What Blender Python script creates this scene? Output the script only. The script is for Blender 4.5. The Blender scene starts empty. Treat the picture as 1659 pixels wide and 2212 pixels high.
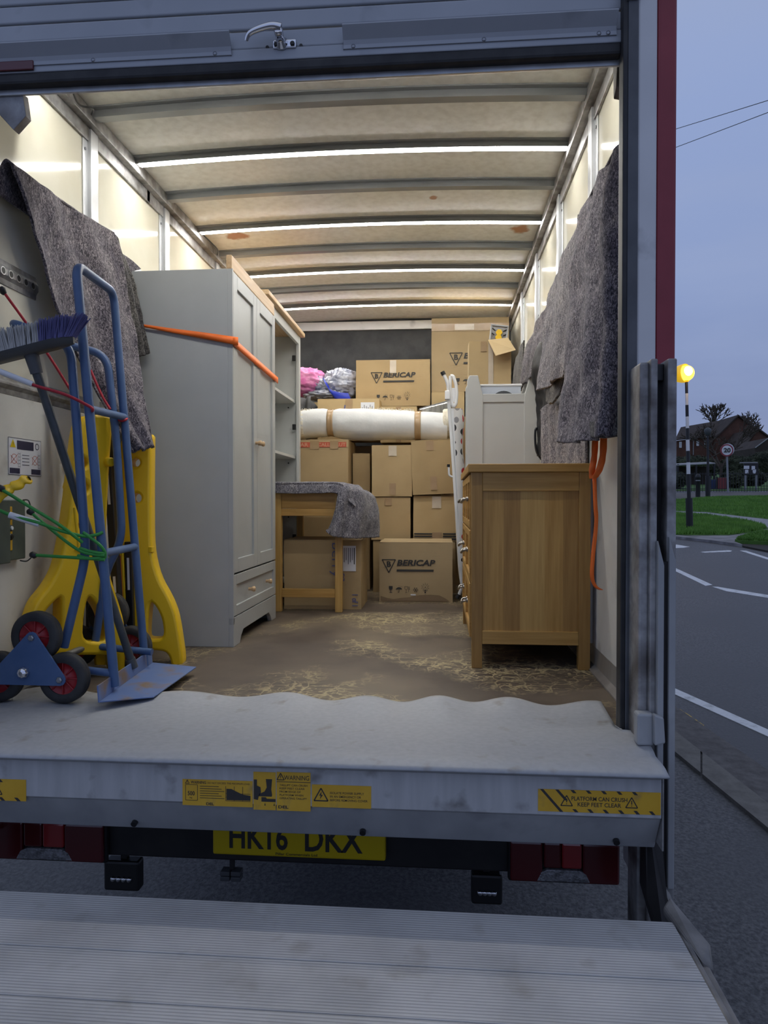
import bpy, bmesh, math, random
from mathutils import Vector, Matrix, noise
random.seed(7)
SC = bpy.context.scene
COL = SC.collection
# ------------------------------------------------------------------ camera
F_PX, CX, CY = 1534.0, 829.5, 1106.0
CAM = Vector((0, 0, 1.5))
YAW = math.atan((955 - CX) / F_PX)
PIT = math.radians(0.856)
FW = Vector((-math.sin(YAW) * math.cos(PIT), math.cos(YAW) * math.cos(PIT), -math.sin(PIT)))
RT = Vector((math.cos(YAW), math.sin(YAW), 0))
UP = RT.cross(FW)
cam = bpy.data.cameras.new('camera')
cam.sensor_fit = 'HORIZONTAL'
cam.sensor_width = 36.0
cam.lens = F_PX / 1659.0 * 36.0
cam.clip_end = 600
cam.clip_start = 0.05
camo = bpy.data.objects.new('camera', cam)
COL.objects.link(camo)
camo.matrix_world = Matrix(((RT.x, UP.x, -FW.x, CAM.x), (RT.y, UP.y, -FW.y, CAM.y), (RT.z, UP.z, -FW.z, CAM.z), (0, 0, 0, 1)))
SC.camera = camo
# ------------------------------------------------------------------ view + sky
SC.view_settings.view_transform = 'Standard'
SC.view_settings.look = 'None'
SC.view_settings.gamma = 1.0
SC.view_settings.use_curve_mapping = False
SC.view_settings.exposure = 0.0
SC.cycles.use_denoising = True
SC.cycles.max_bounces = 8
SC.cycles.diffuse_bounces = 5
SC.cycles.sample_clamp_indirect = 6.0
SC.cycles.caustics_reflective = False
SC.cycles.caustics_refractive = False
LED_STRENGTH = 60.0
SKY_STRENGTH = 1.0
W = bpy.data.worlds.new('dusk_sky')
SC.world = W
W.use_nodes = True
nt = W.node_tree
bg = nt.nodes['Background']
bg.inputs[1].default_value = SKY_STRENGTH
tc = nt.nodes.new('ShaderNodeTexCoord')
sep = nt.nodes.new('ShaderNodeSeparateXYZ')
nt.links.new(tc.outputs['Generated'], sep.inputs[0])
ramp = nt.nodes.new('ShaderNodeValToRGB')
els = ramp.color_ramp.elements
els[0].position = 0.0; els[0].color = (0.27, 0.31, 0.47, 1)
els[1].position = 1.0; els[1].color = (0.37, 0.41, 0.50, 1)
for p, c in ((0.12, (0.225, 0.285, 0.475, 1)), (0.28, (0.26, 0.34, 0.575, 1)), (0.50, (0.29, 0.375, 0.62, 1)), (0.72, (0.36, 0.41, 0.53, 1))):
    e = els.new(p); e.color = c
nt.links.new(sep.outputs['Z'], ramp.inputs[0])
mp = nt.nodes.new('ShaderNodeMapping'); mp.inputs['Scale'].default_value = (1.2, 1.2, 4.5)
nt.links.new(tc.outputs['Generated'], mp.inputs[0])
nz = nt.nodes.new('ShaderNodeTexNoise'); nz.inputs['Scale'].default_value = 2.6; nz.inputs['Detail'].default_value = 6; nz.inputs['Roughness'].default_value = 0.5
nt.links.new(mp.outputs[0], nz.inputs['Vector'])
cr2 = nt.nodes.new('ShaderNodeValToRGB')
cr2.color_ramp.elements[0].position = 0.42; cr2.color_ramp.elements[0].color = (0, 0, 0, 1)
cr2.color_ramp.elements[1].position = 0.72; cr2.color_ramp.elements[1].color = (0.6, 0.6, 0.6, 1)
nt.links.new(nz.outputs['Fac'], cr2.inputs[0])
mx = nt.nodes.new('ShaderNodeMixRGB'); mx.inputs[2].default_value = (0.31, 0.38, 0.585, 1)
nt.links.new(cr2.outputs[0], mx.inputs[0]); nt.links.new(ramp.outputs[0], mx.inputs[1])
nt.links.new(mx.outputs[0], bg.inputs[0])
# ------------------------------------------------------------------ pixel -> place helpers (a pixel gives a direction; depth comes from walls, floor, ground)
def ray(u, v):
    return FW + RT * ((u - CX) / F_PX) - UP * ((v - CY) / F_PX)
def at(u, v, x=None, y=None, z=None):
    r = ray(u, v)
    if y is not None: t = (y - CAM.y) / r.y
    elif x is not None: t = (x - CAM.x) / r.x
    else: t = (z - CAM.z) / r.z
    return CAM + r * t
def terrain(y):
    if y < 2: return -0.15
    if y < 15: return -0.15 + (y - 2) * 0.0735
    return 0.8055 + (y - 15) * 0.0565
def ground(u, v):
    r = ray(u, v)
    lo, hi = 0.5, 400.0
    f = lambda y: (CAM.z + r.z * (y / r.y)) - terrain(y)
    for _ in range(60):
        m = (lo + hi) / 2
        if f(m) > 0: lo = m
        else: hi = m
    y = lo
    p = CAM + r * (y / r.y)
    return Vector((p.x, y, terrain(y)))
# ------------------------------------------------------------------ materials
MATS = {}
def nodes_of(name):
    m = bpy.data.materials.new(name); m.use_nodes = True
    return m, m.node_tree, m.node_tree.nodes['Principled BSDF']
def mat(name, col, rough=0.5, metal=0.0, col2=None, scale=8.0, detail=5.0, stretch=(1, 1, 1), lo=0.35, hi=0.65,
        bump=0.0, bscale=None, spec=0.5, emit=None, estr=0.0, trans=0.0, alpha=1.0, coat=0.0, sheen=0.0, dirt=None, dscale=3.0, dlo=0.55, dhi=0.75, bstretch=None, rvar=0.0):
    if name in MATS: return MATS[name]
    m, t, b = nodes_of(name)
    b.inputs['Base Color'].default_value = (*col, 1)
    b.inputs['Roughness'].default_value = rough
    b.inputs['Metallic'].default_value = metal
    b.inputs['Specular IOR Level'].default_value = spec
    b.inputs['Transmission Weight'].default_value = trans
    b.inputs['Alpha'].default_value = alpha
    b.inputs['Coat Weight'].default_value = coat
    b.inputs['Sheen Weight'].default_value = sheen
    if emit:
        b.inputs['Emission Color'].default_value = (*emit, 1); b.inputs['Emission Strength'].default_value = estr
    co = t.nodes.new('ShaderNodeTexCoord')
    def tex(sc, st, det):
        mpp = t.nodes.new('ShaderNodeMapping'); mpp.inputs['Scale'].default_value = st
        t.links.new(co.outputs['Object'], mpp.inputs[0])
        n = t.nodes.new('ShaderNodeTexNoise'); n.inputs['Scale'].default_value = sc; n.inputs['Detail'].default_value = det
        t.links.new(mpp.outputs[0], n.inputs['Vector'])
        return n
    last = None
    if col2:
        n = tex(scale, stretch, detail)
        r = t.nodes.new('ShaderNodeValToRGB')
        r.color_ramp.elements[0].position = lo; r.color_ramp.elements[0].color = (*col, 1)
        r.color_ramp.elements[1].position = hi; r.color_ramp.elements[1].color = (*col2, 1)
        t.links.new(n.outputs['Fac'], r.inputs[0])
        last = r.outputs[0]
        t.links.new(last, b.inputs['Base Color'])
        if rvar:
            mr = t.nodes.new('ShaderNodeMapRange'); mr.inputs['To Min'].default_value = rough - rvar; mr.inputs['To Max'].default_value = rough + rvar
            t.links.new(n.outputs['Fac'], mr.inputs['Value']); t.links.new(mr.outputs[0], b.inputs['Roughness'])
    if dirt:
        n2 = tex(dscale, (1, 1, 1), 8)
        r2 = t.nodes.new('ShaderNodeValToRGB')
        r2.color_ramp.elements[0].position = dlo; r2.color_ramp.elements[0].color = (0, 0, 0, 1)
        r2.color_ramp.elements[1].position = dhi; r2.color_ramp.elements[1].color = (1, 1, 1, 1)
        t.links.new(n2.outputs['Fac'], r2.inputs[0])
        mm = t.nodes.new('ShaderNodeMixRGB'); mm.inputs[2].default_value = (*dirt, 1)
        if last: t.links.new(last, mm.inputs[1])
        else: mm.inputs[1].default_value = (*col, 1)
        t.links.new(r2.outputs[0], mm.inputs[0])
        t.links.new(mm.outputs[0], b.inputs['Base Color'])
    if bump:
        n3 = tex(bscale or scale, bstretch or stretch, 4)
        bp = t.nodes.new('ShaderNodeBump'); bp.inputs['Strength'].default_value = bump; bp.inputs['Distance'].default_value = 0.01
        t.links.new(n3.outputs['Fac'], bp.inputs['Height']); t.links.new(bp.outputs[0], b.inputs['Normal'])
    MATS[name] = m
    return m
M = {}
M['cream'] = mat('cream_grp', (0.74, 0.70, 0.56), 0.09, col2=(0.80, 0.77, 0.65), scale=3, bump=0.003, bscale=60, dirt=(0.45, 0.40, 0.29), dscale=2.2, dlo=0.66, dhi=0.9)
M['scuffed'] = mat('scuffed_white_ply', (0.66, 0.65, 0.60), 0.4, col2=(0.74, 0.73, 0.68), scale=5, dirt=(0.33, 0.28, 0.21), dscale=6, dlo=0.60, dhi=0.85)
M['alu'] = mat('aluminium', (0.55, 0.56, 0.57), 0.38, 0.85, col2=(0.68, 0.69, 0.70), scale=12, stretch=(1, 1, 0.2), rvar=0.1)
M['galv'] = mat('galvanised', (0.29, 0.285, 0.28), 0.5, 0.5, col2=(0.45, 0.445, 0.44), scale=30, detail=3, dirt=(0.085, 0.07, 0.06), dscale=8, dlo=0.46, dhi=0.72)
M['alu_dull'] = mat('dull_aluminium', (0.33, 0.34, 0.35), 0.6, 0.2, col2=(0.42, 0.43, 0.435), scale=9, stretch=(1, 1, .4), dirt=(0.14, 0.14, 0.15), dscale=5, dlo=0.60, dhi=0.85)
M['door_slat'] = mat('door_slat_paint', (0.38, 0.40, 0.43), 0.5, 0.1, col2=(0.43, 0.45, 0.48), scale=3, dirt=(0.18, 0.19, 0.21), dscale=6, dlo=.6, dhi=.9)
M['black_rubber'] = mat('black_rubber', (0.018, 0.018, 0.02), 0.6, col2=(0.035, 0.035, 0.036), scale=15)
M['jamb_grey'] = mat('jamb_grey', (0.075, 0.08, 0.088), 0.5, col2=(0.11, 0.115, 0.125), scale=10)
M['black'] = mat('black_plastic', (0.012, 0.012, 0.013), 0.4)
M['chassis'] = mat('chassis_black', (0.012, 0.011, 0.012), 0.6, col2=(0.022, 0.02, 0.02), scale=12)
M['white_paint'] = mat('white_paint', (0.66, 0.66, 0.66), 0.4, col2=(0.72, 0.72, 0.72), scale=6, dirt=(0.28, 0.28, 0.29), dscale=9, dlo=.6, dhi=.85)
M['red_paint'] = mat('red_paint', (0.25, 0.028, 0.04), 0.45, col2=(0.30, 0.036, 0.05), scale=7)
M['lens_red'] = mat('lens_red', (0.35, 0.006, 0.008), 0.15, spec=0.8, coat=.5)
M['lens_red_dark'] = mat('lens_red_dark', (0.10, 0.004, 0.006), 0.2, spec=0.8)
M['lens_clear'] = mat('lens_clear', (0.16, 0.16, 0.165), 0.12, 0.3, col2=(0.4, 0.4, 0.41), scale=60, bump=.5, bscale=120)
M['chrome'] = mat('chrome', (0.75, 0.75, 0.77), 0.12, 1.0)
M['pewter'] = mat('pewter', (0.32, 0.30, 0.27), 0.35, 0.9)
M['bolt'] = mat('bolt_metal', (0.30, 0.31, 0.33), 0.4, 0.8)
M['mat_vinyl'] = mat('vinyl_mat', (0.33, 0.34, 0.355), 0.55, col2=(0.365, 0.375, 0.39), scale=60, dirt=(0.22, 0.195, 0.15), dscale=14, dlo=0.62, dhi=0.82)
M['grey_paint'] = mat('grey_furniture_paint', (0.40, 0.415, 0.41), 0.42, col2=(0.425, 0.44, 0.435), scale=5, bump=.02, bscale=220)
M['unit_grey'] = mat('pale_grey_paint', (0.50, 0.51, 0.49), 0.45, col2=(0.53, 0.54, 0.52), scale=5)
def oak(name, c1, c2, ax):
    st = {'x': (1.2, 22, 22), 'y': (22, 1.2, 22), 'z': (22, 22, 1.2)}[ax]
    return mat(name, c1, 0.45, col2=c2, scale=3.2, detail=7, stretch=st, lo=.3, hi=.7, bump=.04, bscale=3.2, bstretch=st)
OA, OB = (0.37, 0.20, 0.045), (0.52, 0.31, 0.09)
M['oak_x'] = oak('oak_grain_across', OA, OB, 'x'); M['oak_y'] = oak('oak_grain_along', OA, OB, 'y'); M['oak_z'] = oak('oak_grain_up', OA, OB, 'z')
M['oak_z2'] = oak('oak_board_dark', (0.285, 0.15, 0.036), (0.40, 0.228, 0.064), 'z')
M['oak_z3'] = oak('oak_board_light', (0.44, 0.26, 0.068), (0.56, 0.355, 0.115), 'z')
M['oak_pale'] = oak('oak_pale', (0.50, 0.32, 0.16), (0.62, 0.43, 0.24), 'y')
CARDS = []
for i, (a, b_) in enumerate((((0.42, 0.30, 0.15), (0.47, 0.34, 0.175)), ((0.37, 0.26, 0.125), (0.42, 0.30, 0.15)), ((0.47, 0.34, 0.165), (0.51, 0.375, 0.195)), ((0.37, 0.27, 0.145), (0.41, 0.305, 0.17)))):
    CARDS.append(mat('cardboard_%s' % 'abcd'[i], a, 0.75, col2=b_, scale=4, detail=6, bump=.05, bscale=14, bstretch=(1, 1, 6), dirt=(a[0] * .75, a[1] * .72, a[2] * .7), dscale=4, dlo=.6, dhi=.95))
M['tape'] = mat('parcel_tape', (0.36, 0.24, 0.125), 0.22, col2=(0.42, 0.29, 0.16), scale=12, bump=.12, bscale=25)
M['tape_clear'] = mat('clear_tape', (0.55, 0.46, 0.34), 0.18, col2=(0.62, 0.54, 0.42), scale=12, bump=.12, bscale=25)
M['ink'] = mat('black_ink', (0.03, 0.028, 0.026), 0.6)
M['ink_blue'] = mat('blue_ink', (0.10, 0.11, 0.25), 0.6)
M['ink_red'] = mat('red_ink', (0.52, 0.10, 0.05), 0.6)
M['paper'] = mat('white_paper', (0.72, 0.73, 0.76), 0.6)
M['felt'] = None
def felt(name, c1, c2, c3):
    m, t, b = nodes_of(name)
    co = t.nodes.new('ShaderNodeTexCoord')
    mp_ = t.nodes.new('ShaderNodeMapping'); mp_.inputs['Scale'].default_value = (1, 1, .55); t.links.new(co.outputs['Object'], mp_.inputs[0])
    n1 = t.nodes.new('ShaderNodeTexNoise'); n1.inputs['Scale'].default_value = 150; n1.inputs['Detail'].default_value = 4; n1.inputs['Distortion'].default_value = 1.5
    n2 = t.nodes.new('ShaderNodeTexNoise'); n2.inputs['Scale'].default_value = 26; n2.inputs['Detail'].default_value = 6
    for n in (n1, n2): t.links.new(mp_.outputs[0], n.inputs['Vector'])
    r = t.nodes.new('ShaderNodeValToRGB'); e = r.color_ramp.elements
    e[0].position = .36; e[0].color = (*c1, 1); e[1].position = .64; e[1].color = (*c3, 1)
    k = e.new(.5); k.color = (*c2, 1)
    t.links.new(n1.outputs['Fac'], r.inputs[0])
    r2 = t.nodes.new('ShaderNodeValToRGB'); e = r2.color_ramp.elements
    e[0].position = .3; e[0].color = (.62, .60, .66, 1); e[1].position = .7; e[1].color = (1.15, 1.1, 1.05, 1)
    t.links.new(n2.outputs['Fac'], r2.inputs[0])
    mu = t.nodes.new('ShaderNodeMixRGB'); mu.blend_type = 'MULTIPLY'; mu.inputs[0].default_value = 1
    t.links.new(r.outputs[0], mu.inputs[1]); t.links.new(r2.outputs[0], mu.inputs[2])
    t.links.new(mu.outputs[0], b.inputs['Base Color'])
    b.inputs['Roughness'].default_value = .95; b.inputs['Sheen Weight'].default_value = .15; b.inputs['Specular IOR Level'].default_value = .1
    bp = t.nodes.new('ShaderNodeBump'); bp.inputs['Strength'].default_value = .55; bp.inputs['Distance'].default_value = .006
    t.links.new(n1.outputs['Fac'], bp.inputs['Height']); t.links.new(bp.outputs[0], b.inputs['Normal'])
    return m
M['felt'] = felt('grey_felt', (0.04, 0.038, 0.045), (0.125, 0.115, 0.13), (0.33, 0.305, 0.32))
M['felt_dark'] = felt('dark_grey_felt', (0.035, 0.035, 0.034), (0.085, 0.083, 0.08), (0.19, 0.185, 0.17))
M['felt_light'] = felt('light_grey_felt', (0.07, 0.07, 0.085), (0.17, 0.17, 0.195), (0.38, 0.38, 0.40))
M['orange'] = mat('orange_webbing', (0.85, 0.16, 0.015), 0.55, bump=.1, bscale=150)
M['blue_tube'] = mat('blue_paint', (0.055, 0.11, 0.235), 0.38, col2=(0.075, 0.135, 0.27), scale=10, spec=.5)
M['blue_plate'] = mat('worn_blue_plate', (0.10, 0.16, 0.34), 0.45, col2=(0.13, 0.19, 0.36), scale=9, dirt=(0.20, 0.13, 0.07), dscale=9, dlo=.5, dhi=.66)
M['tyre'] = mat('tyre', (0.022, 0.022, 0.023), 0.75, col2=(0.04, 0.04, 0.04), scale=20)
M['red_hub'] = mat('red_plastic', (0.30, 0.015, 0.02), 0.4)
M['yellow'] = mat('yellow_plastic', (0.84, 0.53, 0.010), 0.40, col2=(0.88, 0.57, 0.015), scale=5, dirt=(0.38, 0.23, 0.03), dscale=12, dlo=.62, dhi=.9)
M['yellow_sticker'] = mat('yellow_sticker', (0.58, 0.33, 0.02), 0.45, col2=(0.64, 0.38, 0.03), scale=14, dirt=(0.30, 0.20, 0.07), dscale=18, dlo=.6, dhi=.85)
M['plate_yellow'] = mat('plate_yellow', (0.72, 0.52, 0.01), 0.35)
M['bristle_grey'] = mat('bristle_grey', (0.50, 0.49, 0.47), 0.8)
M['bristle_blue'] = mat('bristle_blue', (0.13, 0.125, 0.29), 0.8)
M['dark_grey'] = mat('dark_grey_plastic', (0.065, 0.07, 0.075), 0.5, col2=(0.085, 0.09, 0.095), scale=9)
M['handle_grey'] = mat('handle_grey', (0.045, 0.055, 0.062), 0.45, col2=(0.075, 0.085, 0.09), scale=18)
M['red_cord'] = mat('red_cord', (0.45, 0.02, 0.035), 0.6)
M['green_cord'] = mat('green_cord', (0.035, 0.27, 0.045), 0.55, bump=.2, bscale=300)
M['box_green'] = mat('green_grey_metal', (0.055, 0.075, 0.065), 0.5, col2=(0.09, 0.11, 0.09), scale=8)
M['white_plastic'] = mat('white_plastic', (0.78, 0.79, 0.80), 0.35)
M['white_cloth'] = mat('white_wrap', (0.62, 0.63, 0.62), 0.6, col2=(0.70, 0.70, 0.685), scale=9, bump=.1, bscale=60)
M['cream_pile'] = mat('cream_pile', (0.60, 0.55, 0.43), 0.95, col2=(0.72, 0.68, 0.57), scale=60, bump=.4, bscale=90)
M['bulkhead'] = mat('dark_bulkhead', (0.030, 0.032, 0.035), 0.85, col2=(0.048, 0.05, 0.053), scale=9, bump=.1, bscale=120)
M['bag_black'] = mat('black_nylon', (0.012, 0.012, 0.014), 0.55, col2=(0.025, 0.025, 0.028), scale=30, bump=.1, bscale=90)
M['pink'] = mat('pink_fabric', (0.62, 0.10, 0.35), 0.6, col2=(0.75, 0.30, 0.52), scale=18, bump=.3, bscale=25)
M['poly_bag'] = mat('clear_polythene', (0.26, 0.28, 0.37), 0.10, col2=(0.55, 0.56, 0.62), scale=14, lo=.42, hi=.72, spec=.9, bump=.6, bscale=16, coat=.6)
M['blue_bag'] = mat('blue_bag', (0.015, 0.04, 0.50), 0.3, bump=.2, bscale=18)
M['steel'] = mat('brushed_steel', (0.45, 0.45, 0.45), 0.25, .9, col2=(0.7, 0.7, 0.69), scale=6, stretch=(8, 8, 1))
M['tub'] = mat('clear_tub', (0.62, 0.66, 0.72), 0.2, spec=.7)
# ------------------------------------------------------------------ special materials
def scratched_floor():
    m, t, b = nodes_of('worn_ply_floor')
    co = t.nodes.new('ShaderNodeTexCoord')
    def nz_(sc, st=(1, 1, 1), det=5, dist=0):
        p = t.nodes.new('ShaderNodeMapping'); p.inputs['Scale'].default_value = st; t.links.new(co.outputs['Object'], p.inputs[0])
        n = t.nodes.new('ShaderNodeTexNoise'); n.inputs['Scale'].default_value = sc; n.inputs['Detail'].default_value = det; n.inputs['Distortion'].default_value = dist
        t.links.new(p.outputs[0], n.inputs['Vector']); return n.outputs['Fac']
    def rmp(src, a, ca, b2, cb):
        r = t.nodes.new('ShaderNodeValToRGB'); e = r.color_ramp.elements
        e[0].position = a; e[0].color = (*ca, 1); e[1].position = b2; e[1].color = (*cb, 1); t.links.new(src, r.inputs[0]); return r.outputs[0]
    def mixc(f, a, b2):
        x = t.nodes.new('ShaderNodeMixRGB'); t.links.new(f, x.inputs[0]) if not isinstance(f, float) else None
        for s, i in ((a, 1), (b2, 2)):
            if isinstance(s, tuple): x.inputs[i].default_value = (*s, 1)
            else: t.links.new(s, x.inputs[i])
        return x.outputs[0]
    base = rmp(nz_(2.3, det=8), .35, (0.075, 0.057, 0.045), .68, (0.135, 0.105, 0.077))
    worn = rmp(nz_(1.1, det=6), .46, (0, 0, 0), .6, (1, 1, 1))
    c = mixc(worn, base, (0.165, 0.13, 0.09))
    # scratch network: thin crackle of worn-through lines, kept to scuffed areas
    def lines(sc, st, dist, w):
        p = t.nodes.new('ShaderNodeMapping'); p.inputs['Scale'].default_value = st; t.links.new(co.outputs['Object'], p.inputs[0])
        n = t.nodes.new('ShaderNodeTexNoise'); n.inputs['Scale'].default_value = 5; n.inputs['Detail'].default_value = 4
        t.links.new(p.outputs[0], n.inputs['Vector'])
        ad = t.nodes.new('ShaderNodeMixRGB'); ad.inputs[0].default_value = dist; t.links.new(p.outputs[0], ad.inputs[1]); t.links.new(n.outputs['Color'], ad.inputs[2])
        vo = t.nodes.new('ShaderNodeTexVoronoi'); vo.feature = 'DISTANCE_TO_EDGE'; vo.inputs['Scale'].default_value = sc; t.links.new(ad.outputs[0], vo.inputs['Vector'])
        return rmp(vo.outputs['Distance'], w * .4, (1, 1, 1), w, (0, 0, 0))
    area = rmp(nz_(1.9, det=7), .47, (0, 0, 0), .62, (1, 1, 1))
    for ln in (lines(9, (1.6, .9, 1), .25, .05), lines(19, (1, 1.8, 1), .3, .06), lines(5, (.5, 2.2, 1), .35, .02)):
        mul = t.nodes.new('ShaderNodeMath'); mul.operation = 'MULTIPLY'; t.links.new(ln, mul.inputs[0]); t.links.new(area, mul.inputs[1])
        c = mixc(mul.outputs[0], c, (0.40, 0.325, 0.18))
    stain = rmp(nz_(3.3, det=8), .58, (0, 0, 0), .75, (.85, .85, .85))
    c = mixc(stain, c, (0.06, 0.042, 0.034))
    t.links.new(c, b.inputs['Base Color']); b.inputs['Roughness'].default_value = .55; b.inputs['Specular IOR Level'].default_value = .3
    return m
M['floor'] = scratched_floor()
def ceiling_mat():
    m, t, b = nodes_of('stained_cream_roof_panel')
    co = t.nodes.new('ShaderNodeTexCoord')
    n = t.nodes.new('ShaderNodeTexNoise'); n.inputs['Scale'].default_value = 2.5; n.inputs['Detail'].default_value = 8
    n2 = t.nodes.new('ShaderNodeTexNoise'); n2.inputs['Scale'].default_value = 26; n2.inputs['Detail'].default_value = 6
    geo = t.nodes.new('ShaderNodeNewGeometry')
    for q in (n, n2): t.links.new(geo.outputs['Position'], q.inputs['Vector'])
    r = t.nodes.new('ShaderNodeValToRGB'); e = r.color_ramp.elements
    e[0].position = .35; e[0].color = (0.79, 0.78, 0.71, 1); e[1].position = .65; e[1].color = (0.85, 0.845, 0.80, 1)
    t.links.new(n.outputs['Fac'], r.inputs[0])
    r2 = t.nodes.new('ShaderNodeValToRGB'); e = r2.color_ramp.elements
    e[0].position = .3; e[0].color = (.86, .85, .83, 1); e[1].position = .6; e[1].color = (1, 1, 1, 1)
    t.links.new(n2.outputs['Fac'], r2.inputs[0])
    mu = t.nodes.new('ShaderNodeMixRGB'); mu.blend_type = 'MULTIPLY'; mu.inputs[0].default_value = 1
    t.links.new(r.outputs[0], mu.inputs[1]); t.links.new(r2.outputs[0], mu.inputs[2])
    c = mu.outputs[0]
    for (u, v, rx, ry) in ((512, 508, .085, .075), (1122, 492, .07, .085), (935, 430, .028, .03)):
        p = at(u, v, z=3.115)
        sub = t.nodes.new('ShaderNodeVectorMath'); sub.operation = 'SUBTRACT'; t.links.new(geo.outputs['Position'], sub.inputs[0]); sub.inputs[1].default_value = p
        dv = t.nodes.new('ShaderNodeVectorMath'); dv.operation = 'DIVIDE'; t.links.new(sub.outputs[0], dv.inputs[0]); dv.inputs[1].default_value = (rx, ry, 10)
        ln = t.nodes.new('ShaderNodeVectorMath'); ln.operation = 'LENGTH'; t.links.new(dv.outputs[0], ln.inputs[0])
        nn = t.nodes.new('ShaderNodeTexNoise'); nn.inputs['Scale'].default_value = 22; t.links.new(geo.outputs['Position'], nn.inputs['Vector'])
        ad = t.nodes.new('ShaderNodeMath'); ad.operation = 'ADD'; t.links.new(ln.outputs['Value'], ad.inputs[0]); t.links.new(nn.outputs['Fac'], ad.inputs[1])
        rr = t.nodes.new('ShaderNodeValToRGB'); e = rr.color_ramp.elements
        e[0].position = .75; e[0].color = (1, 1, 1, 1); e[1].position = 1.35 / 1.4; e[1].color = (0, 0, 0, 1)
        sc_ = t.nodes.new('ShaderNodeMath'); sc_.operation = 'MULTIPLY'; sc_.inputs[1].default_value = .7; t.links.new(ad.outputs[0], sc_.inputs[0]); t.links.new(sc_.outputs[0], rr.inputs[0])
        x = t.nodes.new('ShaderNodeMixRGB'); t.links.new(rr.outputs[0], x.inputs[0]); t.links.new(c, x.inputs[1]); x.inputs[2].default_value = (0.36, 0.16, 0.06, 1)
        c = x.outputs[0]
    t.links.new(c, b.inputs['Base Color']); b.inputs['Roughness'].default_value = .32; b.inputs['Specular IOR Level'].default_value = .4
    return m
M['ceiling'] = ceiling_mat()
def dotted():
    m, t, b = nodes_of('spotted_ironing_cover')
    co = t.nodes.new('ShaderNodeTexCoord')
    mp_ = t.nodes.new('ShaderNodeMapping'); mp_.inputs['Scale'].default_value = (1, 1, .8); t.links.new(co.outputs['Object'], mp_.inputs[0])
    vo = t.nodes.new('ShaderNodeTexVoronoi'); vo.inputs['Scale'].default_value = 19; vo.inputs['Randomness'].default_value = .45; t.links.new(mp_.outputs[0], vo.inputs['Vector'])
    ms = t.nodes.new('ShaderNodeMath'); ms.operation = 'LESS_THAN'; ms.inputs[1].default_value = .36; t.links.new(vo.outputs['Distance'], ms.inputs[0])
    sp = t.nodes.new('ShaderNodeSeparateColor'); t.links.new(vo.outputs['Color'], sp.inputs[0])
    r = t.nodes.new('ShaderNodeValToRGB'); r.color_ramp.interpolation = 'CONSTANT'; e = r.color_ramp.elements
    e[0].position = 0; e[0].color = (.03, .03, .035, 1); e[1].position = .4; e[1].color = (.55, .03, .03, 1); k = e.new(.68); k.color = (.30, .29, .30, 1)
    t.links.new(sp.outputs[0], r.inputs[0])
    x = t.nodes.new('ShaderNodeMixRGB'); t.links.new(ms.outputs[0], x.inputs[0]); x.inputs[1].default_value = (.72, .70, .68, 1); t.links.new(r.outputs[0], x.inputs[2])
    t.links.new(x.outputs[0], b.inputs['Base Color']); b.inputs['Roughness'].default_value = .8
    return m
M['dotted'] = dotted()
def ridged(name, c1, c2, sc):
    m, t, b = nodes_of(name)
    geo = t.nodes.new('ShaderNodeNewGeometry')
    w = t.nodes.new('ShaderNodeTexWave'); w.bands_direction = 'Y'; w.inputs['Scale'].default_value = sc; w.inputs['Distortion'].default_value = .3; w.inputs['Detail'].default_value = 1
    t.links.new(geo.outputs['Position'], w.inputs['Vector'])
    n = t.nodes.new('ShaderNodeTexNoise'); n.inputs['Scale'].default_value = 5; n.inputs['Detail'].default_value = 9; t.links.new(geo.outputs['Position'], n.inputs['Vector'])
    r = t.nodes.new('ShaderNodeValToRGB'); e = r.color_ramp.elements
    e[0].position = .36; e[0].color = (*c1, 1); e[1].position = .62; e[1].color = (*c2, 1); t.links.new(n.outputs['Fac'], r.inputs[0])
    r2 = t.nodes.new('ShaderNodeValToRGB'); e = r2.color_ramp.elements
    e[0].position = .1; e[0].color = (.66, .66, .67, 1); e[1].position = .5; e[1].color = (1, 1, 1, 1); t.links.new(w.outputs['Fac'], r2.inputs[0])
    mu = t.nodes.new('ShaderNodeMixRGB'); mu.blend_type = 'MULTIPLY'; mu.inputs[0].default_value = 1; t.links.new(r.outputs[0], mu.inputs[1]); t.links.new(r2.outputs[0], mu.inputs[2])
    n4 = t.nodes.new('ShaderNodeTexNoise'); n4.inputs['Scale'].default_value = 9; n4.inputs['Detail'].default_value = 10; t.links.new(geo.outputs['Position'], n4.inputs['Vector'])
    r4 = t.nodes.new('ShaderNodeValToRGB'); e = r4.color_ramp.elements; e[0].position = .58; e[0].color = (0, 0, 0, 1); e[1].position = .78; e[1].color = (.7, .7, .7, 1); t.links.new(n4.outputs['Fac'], r4.inputs[0])
    x = t.nodes.new('ShaderNodeMixRGB'); t.links.new(r4.outputs[0], x.inputs[0]); t.links.new(mu.outputs[0], x.inputs[1]); x.inputs[2].default_value = (.24, .22, .19, 1)
    t.links.new(x.outputs[0], b.inputs['Base Color']); b.inputs['Roughness'].default_value = .6; b.inputs['Metallic'].default_value = .15
    bp = t.nodes.new('ShaderNodeBump'); bp.inputs['Strength'].default_value = .25; bp.inputs['Distance'].default_value = .002; t.links.new(w.outputs['Fac'], bp.inputs['Height']); t.links.new(bp.outputs[0], b.inputs['Normal'])
    return m
M['platform'] = ridged('ridged_aluminium_deck', (0.41, 0.41, 0.41), (0.52, 0.52, 0.52), 38)
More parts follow.
